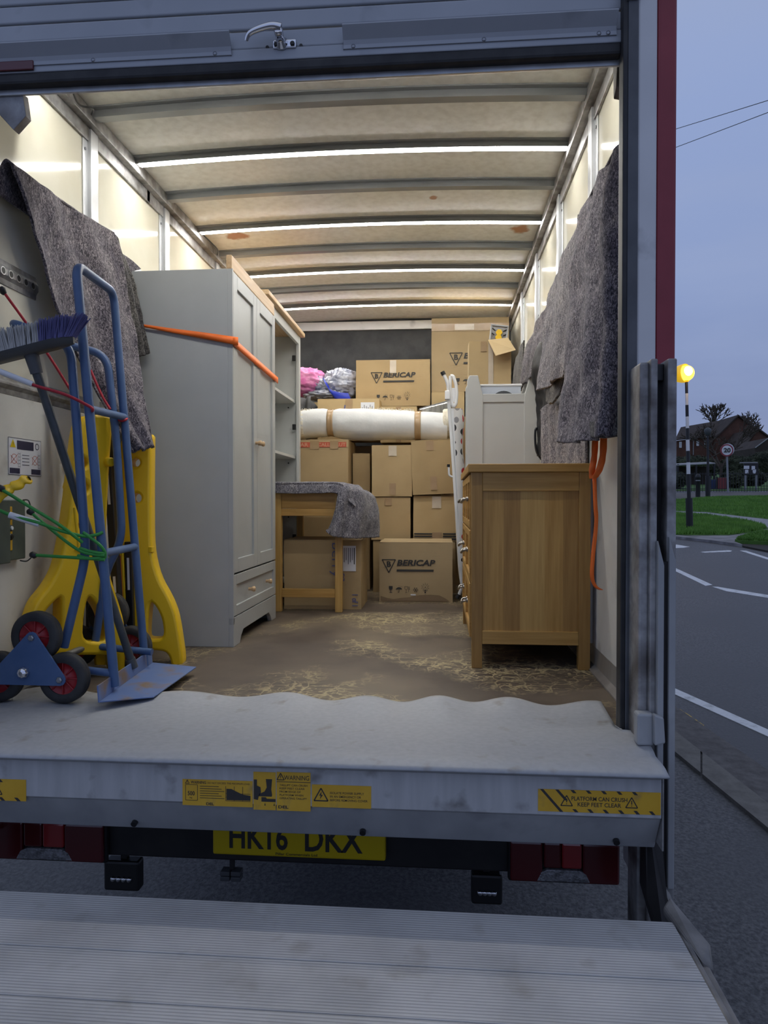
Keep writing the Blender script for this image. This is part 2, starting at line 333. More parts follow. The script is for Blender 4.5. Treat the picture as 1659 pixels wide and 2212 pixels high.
def world_noise(name, c1, c2, sc, rough, lo=.35, hi=.65, bump=0, c3=None, sc3=1.0):
    m, t, b = nodes_of(name)
    geo = t.nodes.new('ShaderNodeNewGeometry')
    n = t.nodes.new('ShaderNodeTexNoise'); n.inputs['Scale'].default_value = sc; n.inputs['Detail'].default_value = 8; n.inputs['Roughness'].default_value = .65; t.links.new(geo.outputs['Position'], n.inputs['Vector'])
    r = t.nodes.new('ShaderNodeValToRGB'); e = r.color_ramp.elements
    e[0].position = lo; e[0].color = (*c1, 1); e[1].position = hi; e[1].color = (*c2, 1); t.links.new(n.outputs['Fac'], r.inputs[0])
    c = r.outputs[0]
    if c3:
        n2 = t.nodes.new('ShaderNodeTexNoise'); n2.inputs['Scale'].default_value = sc3; n2.inputs['Detail'].default_value = 6; t.links.new(geo.outputs['Position'], n2.inputs['Vector'])
        r2 = t.nodes.new('ShaderNodeValToRGB'); e = r2.color_ramp.elements; e[0].position = .45; e[0].color = (0, 0, 0, 1); e[1].position = .65; e[1].color = (1, 1, 1, 1); t.links.new(n2.outputs['Fac'], r2.inputs[0])
        x = t.nodes.new('ShaderNodeMixRGB'); t.links.new(r2.outputs[0], x.inputs[0]); t.links.new(c, x.inputs[1]); x.inputs[2].default_value = (*c3, 1); c = x.outputs[0]
    t.links.new(c, b.inputs['Base Color']); b.inputs['Roughness'].default_value = rough
    if bump:
        bp = t.nodes.new('ShaderNodeBump'); bp.inputs['Strength'].default_value = bump; bp.inputs['Distance'].default_value = .01; t.links.new(n.outputs['Fac'], bp.inputs['Height']); t.links.new(bp.outputs[0], b.inputs['Normal'])
    return m
M['asphalt'] = world_noise('asphalt', (0.035, 0.035, 0.037), (0.14, 0.138, 0.138), 60, .52, bump=.5, lo=.38, hi=.66, c3=(0.07, 0.07, 0.072), sc3=.7)
M['kerb'] = world_noise('concrete_kerb', (0.13, 0.122, 0.11), (0.20, 0.19, 0.172), 12, .85)
M['gutter'] = world_noise('gutter_tarmac', (0.085, 0.078, 0.075), (0.15, 0.14, 0.135), 14, .85, bump=.3)
M['path'] = world_noise('path_paving', (0.26, 0.26, 0.27), (0.34, 0.34, 0.35), 4, .85)
M['white_line'] = world_noise('road_paint', (0.42, 0.43, 0.43), (0.72, 0.73, 0.74), 10, .6, lo=.3, hi=.5)
M['yellow_line'] = world_noise('worn_yellow_paint', (0.15, 0.13, 0.10), (0.50, 0.34, 0.08), 25, .7, lo=.45, hi=.55)
M['grass_ground'] = world_noise('grass_soil', (0.045, 0.11, 0.018), (0.085, 0.18, 0.03), 6, .95)
M['grass'] = world_noise('grass_blades', (0.085, 0.21, 0.025), (0.17, 0.35, 0.05), 1.3, .7)
M['hedge'] = world_noise('hedge_leaves', (0.018, 0.025, 0.014), (0.05, 0.06, 0.03), .8, .9)
M['brick'] = world_noise('brick_wall', (0.085, 0.037, 0.026), (0.12, 0.053, 0.036), 1.5, .9)
M['roof'] = world_noise('brown_roof_tiles', (0.035, 0.026, 0.022), (0.06, 0.042, 0.034), 1.2, .9)
M['bark'] = world_noise('bark', (0.06, 0.045, 0.035), (0.10, 0.078, 0.06), 3, .95)
M['grey_post'] = mat('grey_post', (0.28, 0.29, 0.30), .5, .3)
M['window_dark'] = mat('window_dark', (0.05, 0.06, 0.07), .1)
M['amber'] = mat('amber_globe', (0.9, 0.45, 0.02), .25, emit=(1.0, 0.55, 0.06), estr=3.2)
M['amber_bulb'] = mat('amber_bulb', (1, 0.75, 0.3), .3, emit=(1.0, 0.78, 0.35), estr=16)
M['amber_shade'] = mat('amber_shade', (0.65, 0.38, 0.02), .3, emit=(1.0, 0.6, 0.03), estr=.55)
M['led'] = mat('led_strip', (1, 1, 1), .4, emit=(1.0, 0.99, 0.955), estr=LED_STRENGTH)
# ------------------------------------------------------------------ mesh + object helpers
class MB:
    def __init__(s): s.v = []; s.f = []; s.sm = []
    def add(s, vs, fs, smooth=False):
        o = len(s.v); s.v += [Vector(p) for p in vs]
        for f in fs: s.f.append([i + o for i in f]); s.sm.append(smooth)
        return s
    def box(s, x0, x1, y0, y1, z0, z1, mtx=None):
        vs = [Vector((x, y, z)) for z in (z0, z1) for y in (y0, y1) for x in (x0, x1)]
        if mtx: vs = [mtx @ p for p in vs]
        return s.add(vs, [(0, 2, 3, 1), (4, 5, 7, 6), (0, 1, 5, 4), (2, 6, 7, 3), (0, 4, 6, 2), (1, 3, 7, 5)])
    def hexa(s, b, t):
        vs = list(b) + list(t)
        return s.add(vs, [(3, 2, 1, 0), (4, 5, 6, 7), (0, 1, 5, 4), (1, 2, 6, 5), (2, 3, 7, 6), (3, 0, 4, 7)])
    def tube(s, pts, r, n=12, closed=False, r1=None, cap=True):
        pts = [Vector(p) for p in pts]; k = len(pts); o = len(s.v)
        up = None
        for i, p in enumerate(pts):
            if closed: d = pts[(i + 1) % k] - pts[i - 1]
            else: d = pts[min(i + 1, k - 1)] - pts[max(i - 1, 0)]
            d.normalize()
            if up is None:
                a = Vector((0, 0, 1)) if abs(d.z) < .9 else Vector((1, 0, 0))
                up = a - d * a.dot(d); up.normalize()
            else:
                up = up - d * up.dot(d); up.normalize()
            w = d.cross(up)
            rr = r if r1 is None else r + (r1 - r) * i / (k - 1)
            for j in range(n):
                a = 2 * math.pi * j / n
                s.v.append(p + (up * math.cos(a) + w * math.sin(a)) * rr)
        m = k if closed else k - 1
        for i in range(m):
            for j in range(n):
                a, b = o + i * n + j, o + i * n + (j + 1) % n
                c, d2 = o + ((i + 1) % k) * n + (j + 1) % n, o + ((i + 1) % k) * n + j
                s.f.append([a, b, c, d2]); s.sm.append(True)
        if cap and not closed:
            for b0, rev in ((o, True), (o + (k - 1) * n, False)):
                q = len(s.v); s.v += [s.v[b0 + j].copy() for j in range(n)]
                s.f.append([q + j for j in range(n)][::-1 if rev else 1]); s.sm.append(False)
        return s
    def cyl(s, a, b, r, n=16, r1=None): return s.tube([a, b], r, n, r1=r1)
    def lathe(s, prof, org, ax=(0, 0, 1), n=24, smooth=True, caps=True):
        ax = Vector(ax).normalized(); a = Vector((1, 0, 0)) if abs(ax.x) < .9 else Vector((0, 1, 0))
        u = (a - ax * a.dot(ax)).normalized(); w = ax.cross(u); org = Vector(org); o = len(s.v)
        for (r, h) in prof:
            for j in range(n):
                t = 2 * math.pi * j / n
                s.v.append(org + ax * h + (u * math.cos(t) + w * math.sin(t)) * r)
        for i in range(len(prof) - 1):
            for j in range(n):
                s.f.append([o + i * n + j, o + i * n + (j + 1) % n, o + (i + 1) * n + (j + 1) % n, o + (i + 1) * n + j]); s.sm.append(smooth)
        if not caps: return s
        for b0, rev in ((o, True), (o + (len(prof) - 1) * n, False)):
            q = len(s.v); s.v += [s.v[b0 + j].copy() for j in range(n)]
            s.f.append([q + j for j in range(n)][::-1 if rev else 1]); s.sm.append(False)
        return s
    def ext(s, poly, d):
        poly = [Vector(p) for p in poly]; d = Vector(d); n = len(poly)
        return s.add(poly + [p + d for p in poly], [list(range(n))[::-1], [n + i for i in range(n)]] + [[i, (i + 1) % n, n + (i + 1) % n, n + i] for i in range(n)])
    def grid(s, P, smooth=True):
        h, w = len(P), len(P[0])
        return s.add([p for r in P for p in r], [(i * w + j, i * w + j + 1, (i + 1) * w + j + 1, (i + 1) * w + j) for i in range(h - 1) for j in range(w - 1)], smooth)
    def build(s, name, m, parent=None, bevel=0, seg=2, kind=None, label=None, solid=0, sub=0, world=True, origin=None):
        vs = s.v
        if parent is not None and world:
            inv = WM[parent.name].inverted(); vs = [inv @ p for p in vs]
        lo = Vector((min(p.x for p in vs), min(p.y for p in vs), min(p.z for p in vs))); hi = Vector((max(p.x for p in vs), max(p.y for p in vs), max(p.z for p in vs)))
        c = (lo + hi) / 2
        if parent is None: c.z = lo.z
        me = bpy.data.meshes.new(name)
        me.from_pydata([p - c for p in vs], [], s.f)
        me.polygons.foreach_set('use_smooth', s.sm)
        me.materials.append(m if not isinstance(m, str) else M[m])
        bmm = bmesh.new(); bmm.from_mesh(me); bmesh.ops.recalc_face_normals(bmm, faces=bmm.faces); bmm.to_mesh(me); bmm.free()
        o = bpy.data.objects.new(name, me); COL.objects.link(o)
        o.location = c
        if parent is not None: o.parent = parent; WM[o.name] = WM[parent.name] @ Matrix.Translation(c)
        else: WM[o.name] = Matrix.Translation(c)
        if bevel:
            md = o.modifiers.new('bevel', 'BEVEL'); md.width = bevel; md.segments = seg; md.limit_method = 'ANGLE'; md.angle_limit = math.radians(40)
            md.harden_normals = False
        if solid:
            md = o.modifiers.new('solid', 'SOLIDIFY'); md.thickness = solid; md.offset = 0
        if sub:
            md = o.modifiers.new('sub', 'SUBSURF'); md.levels = sub; md.render_levels = sub
        if kind: o['kind'] = kind
        if label: o['label'] = label
        return o
WM = {}
def tag(o, label, cat, group=None):
    o['label'] = label; o['category'] = cat
    if group: o['group'] = group
    return o
def thing(name, label, cat, loc=(0, 0, 0), rot=(0, 0, 0), group=None):
    o = bpy.data.objects.new(name, None); COL.objects.link(o); o.empty_display_size = .1
    o.location = loc; o.rotation_euler = rot
    from mathutils import Euler
    WM[o.name] = Matrix.Translation(Vector(loc)) @ Euler(rot).to_matrix().to_4x4()
    return tag(o, label, cat, group)
def struct(name, mb, m, parent=None, **k):
    o = mb.build(name, m, parent, **k)
    if parent is None: o['kind'] = 'structure'
    return o
def B(x0, x1, y0, y1, z0, z1, mtx=None): return MB().box(x0, x1, y0, y1, z0, z1, mtx)
def cat_rom(p, t):
    n = len(p) - 1; x = t * n; i = min(int(x), n - 1); f = x - i
    a, b, c, d = p[max(i - 1, 0)], p[i], p[i + 1], p[min(i + 2, n)]
    return .5 * ((2 * b) + (c - a) * f + (2 * a - 5 * b + 4 * c - d) * f * f + (3 * b - a - 3 * c + d) * f ** 3)
def spline(pts, n): 
    pts = [Vector(p) for p in pts]
    return [cat_rom(pts, i / (n - 1)) for i in range(n)]
def smooth_corner(pts, r, n=5):
    pts = [Vector(p) for p in pts]; out = [pts[0]]
    for i in range(1, len(pts) - 1):
        a, b, c = pts[i - 1], pts[i], pts[i + 1]
        d1 = (a - b); d2 = (c - b); q = min(r, d1.length * .45, d2.length * .45)
        s_, e_ = b + d1.normalized() * q, b + d2.normalized() * q
        for k in range(n + 1):
            t = k / n; out.append(s_ * (1 - t) ** 2 + b * 2 * t * (1 - t) + e_ * t * t)
    out.append(pts[-1]); return out
def sheet(rows, nu=40, nv=50, amp=.006, nsc=9, folds=0, famp=0, seed=0, edge=.0):
    R = [spline(r, nu) for r in rows]
    G = [[None] * nu for _ in range(nv)]
    for j in range(nu):
        c = [R[i][j] for i in range(len(R))]
        for i in range(nv): G[i][j] = cat_rom(c, i / (nv - 1))
    N = [[None] * nu for _ in range(nv)]
    for i in range(nv):
        for j in range(nu):
            a = G[min(i + 1, nv - 1)][j] - G[max(i - 1, 0)][j]; b = G[i][min(j + 1, nu - 1)] - G[i][max(j - 1, 0)]
            q = a.cross(b); N[i][j] = q.normalized() if q.length > 1e-9 else Vector((0, 0, 1))
    for i in range(nv):
        for j in range(nu):
            p = G[i][j]
            d = amp * (noise.noise(p * nsc + Vector((seed * 3.1, seed, 0))) + .5 * noise.noise(p * nsc * 2.6 + Vector((seed, 0, 0))))
            if folds:
                t = i / (nv - 1)
                d += famp * math.sin(2 * math.pi * folds * (j / (nu - 1)) + seed + 1.2 * noise.noise(p * 3 + Vector((seed, 0, 0)))) * (.35 + .65 * t)
            G[i][j] = p + N[i][j] * d
            if edge and i == nv - 1:
                G[i][j].z += edge * noise.noise(Vector((j * .35, seed, 0)))
    return MB().grid(G)
def ribbon(pts, wdir, w, n=None):
    pts = [Vector(p) for p in pts]
    P = [[p - Vector(wd) * w / 2, p + Vector(wd) * w / 2] for p, wd in zip(pts, wdir)]
    return MB().grid(P)
def blob(center, rx, ry, rz, amp=.12, nsc=3, seed=0, n=24, m=16, flat=0, crease=0):
    mb = MB(); c = Vector(center); P = []
    for i in range(m + 1):
        th = math.pi * i / m; row = []
        for j in range(n + 1):
            ph_ = 2 * math.pi * (j % n) / n
            d = Vector((math.sin(th) * math.cos(ph_), math.sin(th) * math.sin(ph_), math.cos(th)))
            k = 1 + amp * noise.noise(d * nsc + Vector((seed * 5.3, seed, 1)))
            if crease: k += crease * ((1 - 2 * abs(noise.noise(d * nsc * 2.1 + Vector((seed, 3, 0))))) + .6 * (1 - 2 * abs(noise.noise(d * nsc * 4.7 + Vector((0, seed, 2)))))) - crease * .8
            p = Vector((d.x * rx, d.y * ry, d.z * rz)) * k
            if flat and p.z < -rz * flat: p.z = -rz * flat
            row.append(c + p)
        P.append(row)
    return mb.grid(P)
TXT = {}
def text_polys(body, shear=0, bold=0.0, font_sp=1.0):
    key = (body, shear, bold, font_sp)
    if key in TXT: return TXT[key]
    cu = bpy.data.curves.new('lettering', 'FONT'); cu.body = body; cu.shear = shear; cu.offset = bold; cu.resolution_u = 3; cu.space_character = font_sp; cu.space_line = .95
    o = bpy.data.objects.new('lettering', cu); COL.objects.link(o)
    bpy.context.view_layer.update()
    me = bpy.data.meshes.new_from_object(o)
    vs = [v.co.copy() for v in me.vertices]; fs = [list(p.vertices) for p in me.polygons]
    bpy.data.objects.remove(o); bpy.data.curves.remove(cu); bpy.data.meshes.remove(me)
    TXT[key] = (vs, fs); return TXT[key]
def lettering(mb, body, org, rt, up, width, height, off=.0006, shear=0, bold=0.0, sp=1.0):
    vs, fs = text_polys(body, shear, bold, sp)
    x0, x1 = min(v.x for v in vs), max(v.x for v in vs); y0, y1 = min(v.y for v in vs), max(v.y for v in vs)
    rt = Vector(rt).normalized(); up = Vector(up).normalized(); n = rt.cross(up)
    mb.add([Vector(org) + rt * ((v.x - x0) / (x1 - x0) * width) + up * ((v.y - y0) / (y1 - y0) * height) + n * off for v in vs], fs)
    return mb
def flat(mb, org, rt, up, pts, off=.0006):
    rt = Vector(rt).normalized(); up = Vector(up).normalized(); n = rt.cross(up)
    mb.add([Vector(org) + rt * x + up * y + n * off for x, y in pts], [list(range(len(pts)))]); return mb
def line2(mb, org, rt, up, a, b, w, off=.0006):
    a, b = Vector(a), Vector(b); d = (b - a).normalized(); q = Vector((-d.y, d.x)) * w / 2
    return flat(mb, org, rt, up, [a - q, b - q, b + q, a + q], off)
def copy_tree(o, parent=None):
    c = o.copy(); COL.objects.link(c); c.parent = parent
    for ch in [k for k in bpy.data.objects if k.parent == o]: copy_tree(ch, c)
    return c
# ================================================================== THE SETTING
M['beam_face'] = mat('scuffed_white_aluminium', (0.37, 0.375, 0.38), 0.55, 0.1, col2=(0.45, 0.455, 0.46), scale=6, stretch=(5, 1, .6), dirt=(0.16, 0.155, 0.15), dscale=11, dlo=.58, dhi=.78)
M['rib'] = mat('grey_rib', (0.24, 0.25, 0.255), .4, .5, col2=(0.32, 0.33, 0.335), scale=9, stretch=(.3, 1, 1))
M['galv_dark'] = mat('dirty_steel', (0.12, 0.115, 0.11), .55, .3, col2=(.22, .21, .20), scale=14)
XL, XR, YB, YE, ZF, ZC = -1.47, 0.60, 2.0, 6.35, 0.85, 3.10
struct('floor', B(XL, XR, 1.985, YE, ZF - .03, ZF), M['floor'])
def arch(x): 
    t = (x - (XL + XR) / 2) / ((XR - XL) / 2); return ZC + .025 * (1 - t * t)
xs = [XL - .05 + (XR - XL + .1) * i / 24 for i in range(25)]
mb = MB()
lo_ = [[Vector((x, y, arch(x))) for x in xs] for y in (YB + .105, YE)]
hi_ = [[Vector((x, y, arch(x) + .05)) for x in xs] for y in (YB + .105, YE)]
mb.grid(lo_); mb.grid(hi_)
n = len(xs)
for j in range(n - 1):
    mb.add([lo_[0][j], lo_[0][j + 1], hi_[0][j + 1], hi_[0][j]], [(0, 1, 2, 3)]); mb.add([lo_[1][j], lo_[1][j + 1], hi_[1][j + 1], hi_[1][j]], [(0, 1, 2, 3)])
for r in (0, n - 1): mb.add([lo_[0][r], lo_[1][r], hi_[1][r], hi_[0][r]], [(0, 1, 2, 3)])
ceil = struct('ceiling', mb, M['ceiling'])
wl = struct('wall_left', B(XL - .03, XL, YB + .145, YE, ZF - .1, ZC + .02), M['cream'])
wr = struct('wall_right', B(XR, XR + .03, YB + .145, YE, ZF - .1, ZC + .02), M['cream'])
wb = struct('wall_back', B(XL, XR, YE - .02, YE + .03, ZF, ZC + .03), M['bulkhead'])
B(XL + .02, XR - .02, YE - .05, YE - .021, ZC - .075, ZC + .0).build('header_rail', M['white_paint'], wb, bevel=.004)
# lower ply lining of the left wall below the tie rail, and of the right wall
B(XL, XL + .008, YB + .05, 4.6, ZF, 1.86).build('lining_panel', M['scuffed'], wl, bevel=.002)
B(XR - .008, XR, YB + .05, 4.6, ZF, 1.75).build('lining_panel', M['scuffed'], wr, bevel=.002)
# roof ribs; every other one carries a light strip
RIBS = [2.43, 2.84, 3.245, 3.635, 4.09, 4.50, 4.92, 5.32, 5.78]
def swept(y0, y1, d0, d1, x0, x1, n=20):
    mb = MB(); q = [x0 + (x1 - x0) * i / n for i in range(n + 1)]
    T0 = [Vector((x, y0, arch(x) - d0)) for x in q]; T1 = [Vector((x, y1, arch(x) - d0)) for x in q]
    L0 = [Vector((x, y0, arch(x) - d1)) for x in q]; L1 = [Vector((x, y1, arch(x) - d1)) for x in q]
    for a, b in ((T0, L0), (L0, L1), (L1, T1), (T1, T0)): mb.grid([a, b], False)
    for e in (0, n): mb.add([T0[e], T1[e], L1[e], L0[e]], [(0, 1, 2, 3)])
    return mb
order = ['behind the door rail', 'one bay in from the roller door', 'above the wardrobe front', 'second from the bulkhead', 'nearest the bulkhead']
li = 0
for i, y in enumerate(RIBS):
    if i % 2:
        mb = swept(y - .045, y + .045, 0, .006, XL + .03, XR - .03); m2 = swept(y - .022, y + .022, .005, .034, XL + .03, XR - .03)
        mb.v += []; o = len(mb.v); mb.v += m2.v; mb.f += [[k + o for k in f] for f in m2.f]; mb.sm += m2.sm
        mb.build('roof_rib', M['rib'], ceil, bevel=.001)
        swept(y + .0225, y + .030, .006, .020, XL + .03, XR - .03).build('rib_seal', M['black_rubber'], ceil)
    else:
        mb = swept(y - .040, y + .040, 0, .006, XL + .03, XR - .03)
        for (a, b, c, d) in ((y - .022, y - .018, .005, .030), (y + .016, y + .020, .005, .030), (y - .020, y + .018, .005, .010)):
            m2 = swept(a, b, c, d, XL + .03, XR - .03); o = len(mb.v); mb.v += m2.v; mb.f += [[k + o for k in f] for f in m2.f]; mb.sm += m2.sm
        mb.build('roof_rib', M['rib'], ceil)
        t = thing('led_strip_light', 'white LED strip light across the van roof, ' + order[li], 'light', (-.435, y, arch(-.435) - .010), group='roof LED strips'); li += 1
        swept(y - .0165, y + .0145, .0105, .0325, XL + .06, XR - .05).build('diffuser', M['led'], t)
        for xx in (XL + .045, XR - .04): B(xx - .012, xx + .012, y - .016, y + .014, arch(xx) - .03, arch(xx) - .011).build('end_cap', M['white_plastic'], t)
B(XL + .05, XR - .05, 2.398, 2.403, 2.928, 3.115).build('added_light_blocker', M['galv'], ceil)  # unseen plate added to keep the first LED strip's light off mat and platform
MB().tube(spline([(XL + .05, 2.45, 3.085), (XL + .075, 2.58, 3.06), (XL + .06, 2.68, 3.045), (XL + .085, 2.74, 3.06), (XL + .05, 2.80, 3.07)], 24), .004, 6).build('cable', M['black'], ceil)
MB().tube(spline([(XL + .05, 4.12, 3.085), (XL + .085, 4.20, 3.055), (XL + .09, 4.30, 3.05), (XL + .05, 4.42, 3.06)], 24), .004, 6).build('cable', M['black'], ceil)
# cant rails, kick rails, wall posts
struct('trim_1', B(XL, XL + .045, YB + .02, YE - .03, ZC - .055, ZC - .002).box(XL, XL + .012, YB + .02, YE - .03, ZC - .11, ZC - .05), M['galv'], bevel=.003)
struct('trim_2', B(XR - .045, XR, YB + .02, YE - .03, ZC - .055, ZC - .002).box(XR - .012, XR, YB + .02, YE - .03, ZC - .11, ZC - .05), M['galv'], bevel=.003)
struct('trim_3', MB().ext([(XR - .036, 2.05, ZF), (XR, 2.05, ZF), (XR, 2.05, ZF + .085), (XR - .008, 2.05, ZF + .085), (XR - .014, 2.05, ZF + .02), (XR - .036, 2.05, ZF + .006)], (0, 4.2, 0)), M['alu'])
struct('trim_4', MB().ext([(XL + .036, 2.05, ZF), (XL, 2.05, ZF), (XL, 2.05, ZF + .085), (XL + .008, 2.05, ZF + .085), (XL + .014, 2.05, ZF + .02), (XL + .036, 2.05, ZF + .006)], (0, 4.2, 0)), M['alu'])
for y in (2.87, 3.66, 4.51, 5.33):
    for (a, b, c, w_) in ((XL, XL + .006, XL + .022, wl), (XR, XR - .006, XR - .022, wr)):
        zb = 1.87 if w_ is wl else ZF + .09
        lo2 = sorted((a, b)); hi2 = sorted((a, c))
        q = B(lo2[0], lo2[1], y - .055, y + .045, zb, ZC - .06).box(hi2[0], hi2[1], y - .02, y + .04, zb, ZC - .06).build('wall_post', M['alu'], w_, bevel=.0015)
        for zz in (1.95, 2.3, 2.65, 2.95):
            MB().cyl((b, y - .04, zz), (b + (.004 if w_ is wl else -.004), y - .04, zz), .006, 8).build('rivet', M['bolt'], q)
# black square vent block high on the left wall
p = at(316, 424, x=XL)
B(XL, XL + .012, p.y - .018, p.y + .018, p.z - .03, p.z + .03).build('vent_block', M['black'], wl, bevel=.003)
# tie rails on the walls
def rail(name, side, y0, y1, z, h, d, holes, par, m='galv'):
    s = 1 if side < 0 else -1; x = XL if side < 0 else XR
    pr = [(x, y0, z - h / 2 - .018), (x + s * .004, y0, z - h / 2 - .018), (x + s * .006, y0, z - h / 2), (x + s * d, y0, z - h / 2 + .012), (x + s * d, y0, z + h / 2 - .012), (x + s * .006, y0, z + h / 2), (x + s * .004, y0, z + h / 2 + .018), (x, y0, z + h / 2 + .018)]
    r = MB().ext(pr, (0, y1 - y0, 0)).build(name, M[m], par)
    if holes:
        k = 0
        y = y0 + .04
        while y < y1 - .02:
            cx = x + s * (d + .0005)
            MB().lathe([(.011, 0), (.0135, .0006), (.014, .0012)], (cx, y, z), (s, 0, 0), 20).build('slot_rim', M['alu'], r)
            MB().cyl((cx, y, z), (cx + s * .0014, y, z), .0105, 20).build('slot_hole', M['black'], r)
            y += .043; k += 1
    return r
rail('hanging_rail', -1, YB + .05, 6.2, 2.585, .05, .025, False, wl, 'alu')
rail('lashing_track', -1, YB + .05, 2.47, 2.268, .045, .014, True, wl)
rail('lashing_track', -1, YB + .05, 4.6, 1.895, .03, .022, False, wl)
rail('hanging_rail', 1, YB + .08, 6.2, 2.56, .05, .025, False, wr, 'alu')
rail('lashing_track', 1, 3.0, 4.6, 1.9, .03, .018, False, wr)
# ------------------------------------------------------------------ rear frame
YF = 2.0
fr = struct('trim_5', B(.53, .582, YF, YF + .12, .45, 3.049), M['white_paint'], bevel=.006)
B(.503, .531, YF - .004, YF + .10, ZF - .0, 3.045).build('door_track', M['jamb_grey'], fr, bevel=.004)
B(.490, .504, YF - .002, YF + .04, ZF - .0, 3.045).build('rubber_seal', M['black_rubber'], fr, bevel=.003)
fr2 = struct('trim_6', B(.582, .634, YF, YF + .14, 1.0, 3.049), M['red_paint'], bevel=.008)
fr3 = struct('trim_7', B(-1.50, -1.40, YF, YF + .12, .45, 3.049), M['white_paint'], bevel=.006)
struct('trim_8', B(-1.50, .634, YF - .003, YF + .10, 3.05, 3.22), M['white_paint'], bevel=.006)
# alu block at the head of the track + bent bracket inside
B(.497, .531, YF - .012, YF + .002, 2.86, 2.93).build('track_guide', M['alu'], fr, bevel=.004)
MB().ext([(.50, 2.10, 2.80), (.50, 2.16, 2.78), (.50, 2.15, 2.68), (.50, 2.12, 2.70)], (.05, .02, 0)).build('hinge_bracket', M['galv'], fr, bevel=.002)
MB().ext([(-1.40, 2.06, 2.74), (-1.26, 2.06, 2.73), (-1.25, 2.06, 2.66), (-1.29, 2.06, 2.62)], (0, .03, 0)).build('hinge_bracket', M['galv'], fr3, bevel=.002)
# ------------------------------------------------------------------ roller shutter door rolled most of the way up
DY = 2.03
door = struct('door_1', B(-1.42, .50, DY, DY + .018, 2.805, 2.855), M['door_slat'], bevel=.004)
for k in range(5):
    z0 = 2.860 + k * .055
    B(-1.42, .50, DY + (.0 if k < 4 else .01), DY + .018, z0, z0 + .052).build('slat', M['door_slat'], door, bevel=.006, seg=3)
# slats curving back under the roof
zc0 = 2.860 + 5 * .055
# bottom rail, angle flanges, seal
B(-1.42, .495, DY - .004, DY + .02, 2.768, 2.803).build('bottom_rail', M['door_slat'], door, bevel=.003)
for (a, b) in ((-1.42, -.606), (-.282, .478)):
    an = MB().ext([(a, DY - .004, 2.786), (a, DY - .008, 2.786), (a, DY - .008, 2.812), (a, DY - .032, 2.842), (a, DY - .034, 2.838), (a, DY - .012, 2.808)], (b - a, 0, 0)).build('grip_angle', M['door_slat'], door, bevel=.001)
    for u in ((-1.02, -.655) if a < -1 else (-.253, .115, .455, .43)):
        MB().lathe([(.006, 0), (.006, .004), (.003, .005)], (u, DY - .005, 2.792), (0, -1, 0), 10).build('bolt', M['bolt'], door)
B(-1.42, .495, DY - .006, DY + .03, 2.735, 2.768).build('bottom_seal', M['black_rubber'], door, bevel=.008)
B(-1.42, .495, DY + .022, DY + .032, 2.72, 2.80).build('inner_lip', M['alu'], door, bevel=.002)
# red reflector on the door
p = at(0, 143, y=DY - .03)
B(-1.42, p.x + .09, DY - .012, DY - .0045, 2.772, 2.800).build('reflector', M['lens_red_dark'], door, bevel=.003)
# chrome locking handle
hp = at(600, 95, y=DY)
h = MB().lathe([(.020, 0), (.020, .006), (.012, .012), (.011, .034), (.013, .036), (.013, .046), (.010, .049)], (hp.x + .012, DY - .002, hp.z - .003), (0, -1, .25), 20).build('handle', M['chrome'], door)
B(hp.x - .012, hp.x + .055, DY - .010, DY - .003, hp.z - .018, hp.z + .006).build('handle_plate', M['chrome'], h, bevel=.004)
top = Vector((hp.x + .014, DY - .045, hp.z + .012))
gp = spline([top + Vector((.006, 0, .004)), top + Vector((-.02, -.004, .008)), top + Vector((-.06, -.004, 0)), top + Vector((-.086, -.001, -.010)), top + Vector((-.095, .004, -.026))], 14)
MB().tube(gp, .0125, 10, r1=.006).build('lever', M['chrome'], h, sub=1)
for dx in (-.002, .045): MB().lathe([(.007, 0), (.007, .003), (.003, .004)], (hp.x + dx, DY - .010, hp.z - .008), (0, -1, 0), 10).build('screw', M['black'], h)
for dx in (-.03, .068): MB().lathe([(.005, 0), (.005, .003)], (hp.x + dx, DY - .0, hp.z - .009), (0, -1, 0), 10).build('bolt', M['black'], door)
# ------------------------------------------------------------------ pale vinyl apron over the sill
rows = []
nx, ny = 140, 36
G = []
for i in range(ny):
    t = i / (ny - 1); row = []
    for j in range(nx):
        x = -1.40 + (0.535 + 1.40) * j / (nx - 1)
        # inner edge stays inside the jambs
        yin = 2.26; yo = 1.712
        y = yin + (yo - yin) * t
        xx = x
        if y > 1.97: xx = min(x, .492)
        wv = (.5 + .5 * math.sin((x + .12 * math.sin(3 * x)) * 2 * math.pi / .30 + 1.9))
        k = max(0, 1 - t * 2.3) ** 1.5
        z = ZF + .004 + .020 * wv * k + .0006 * noise.noise(Vector((x * 6, y * 6, 0)))
        y += .012 * math.sin(x * 9 + .7) * k
        if x > .33: z += .018 * ((x - .33) / .2) ** 2 * max(0, math.sin(min(1, max(0, (t - .35)) / .45) * math.pi)) ** .7
        if t > .93: z -= (t - .93) / .07 * .010 
        if t > .90 and x > .25: z -= .0
        row.append(Vector((xx, y, z + .004)))
    G.append(row)
ap = MB().grid(G).build('sill_mat', M['mat_vinyl'], None, solid=.005)
tag(ap, 'pale grey vinyl mat with wavy inner edge laid over the van sill', 'mat')
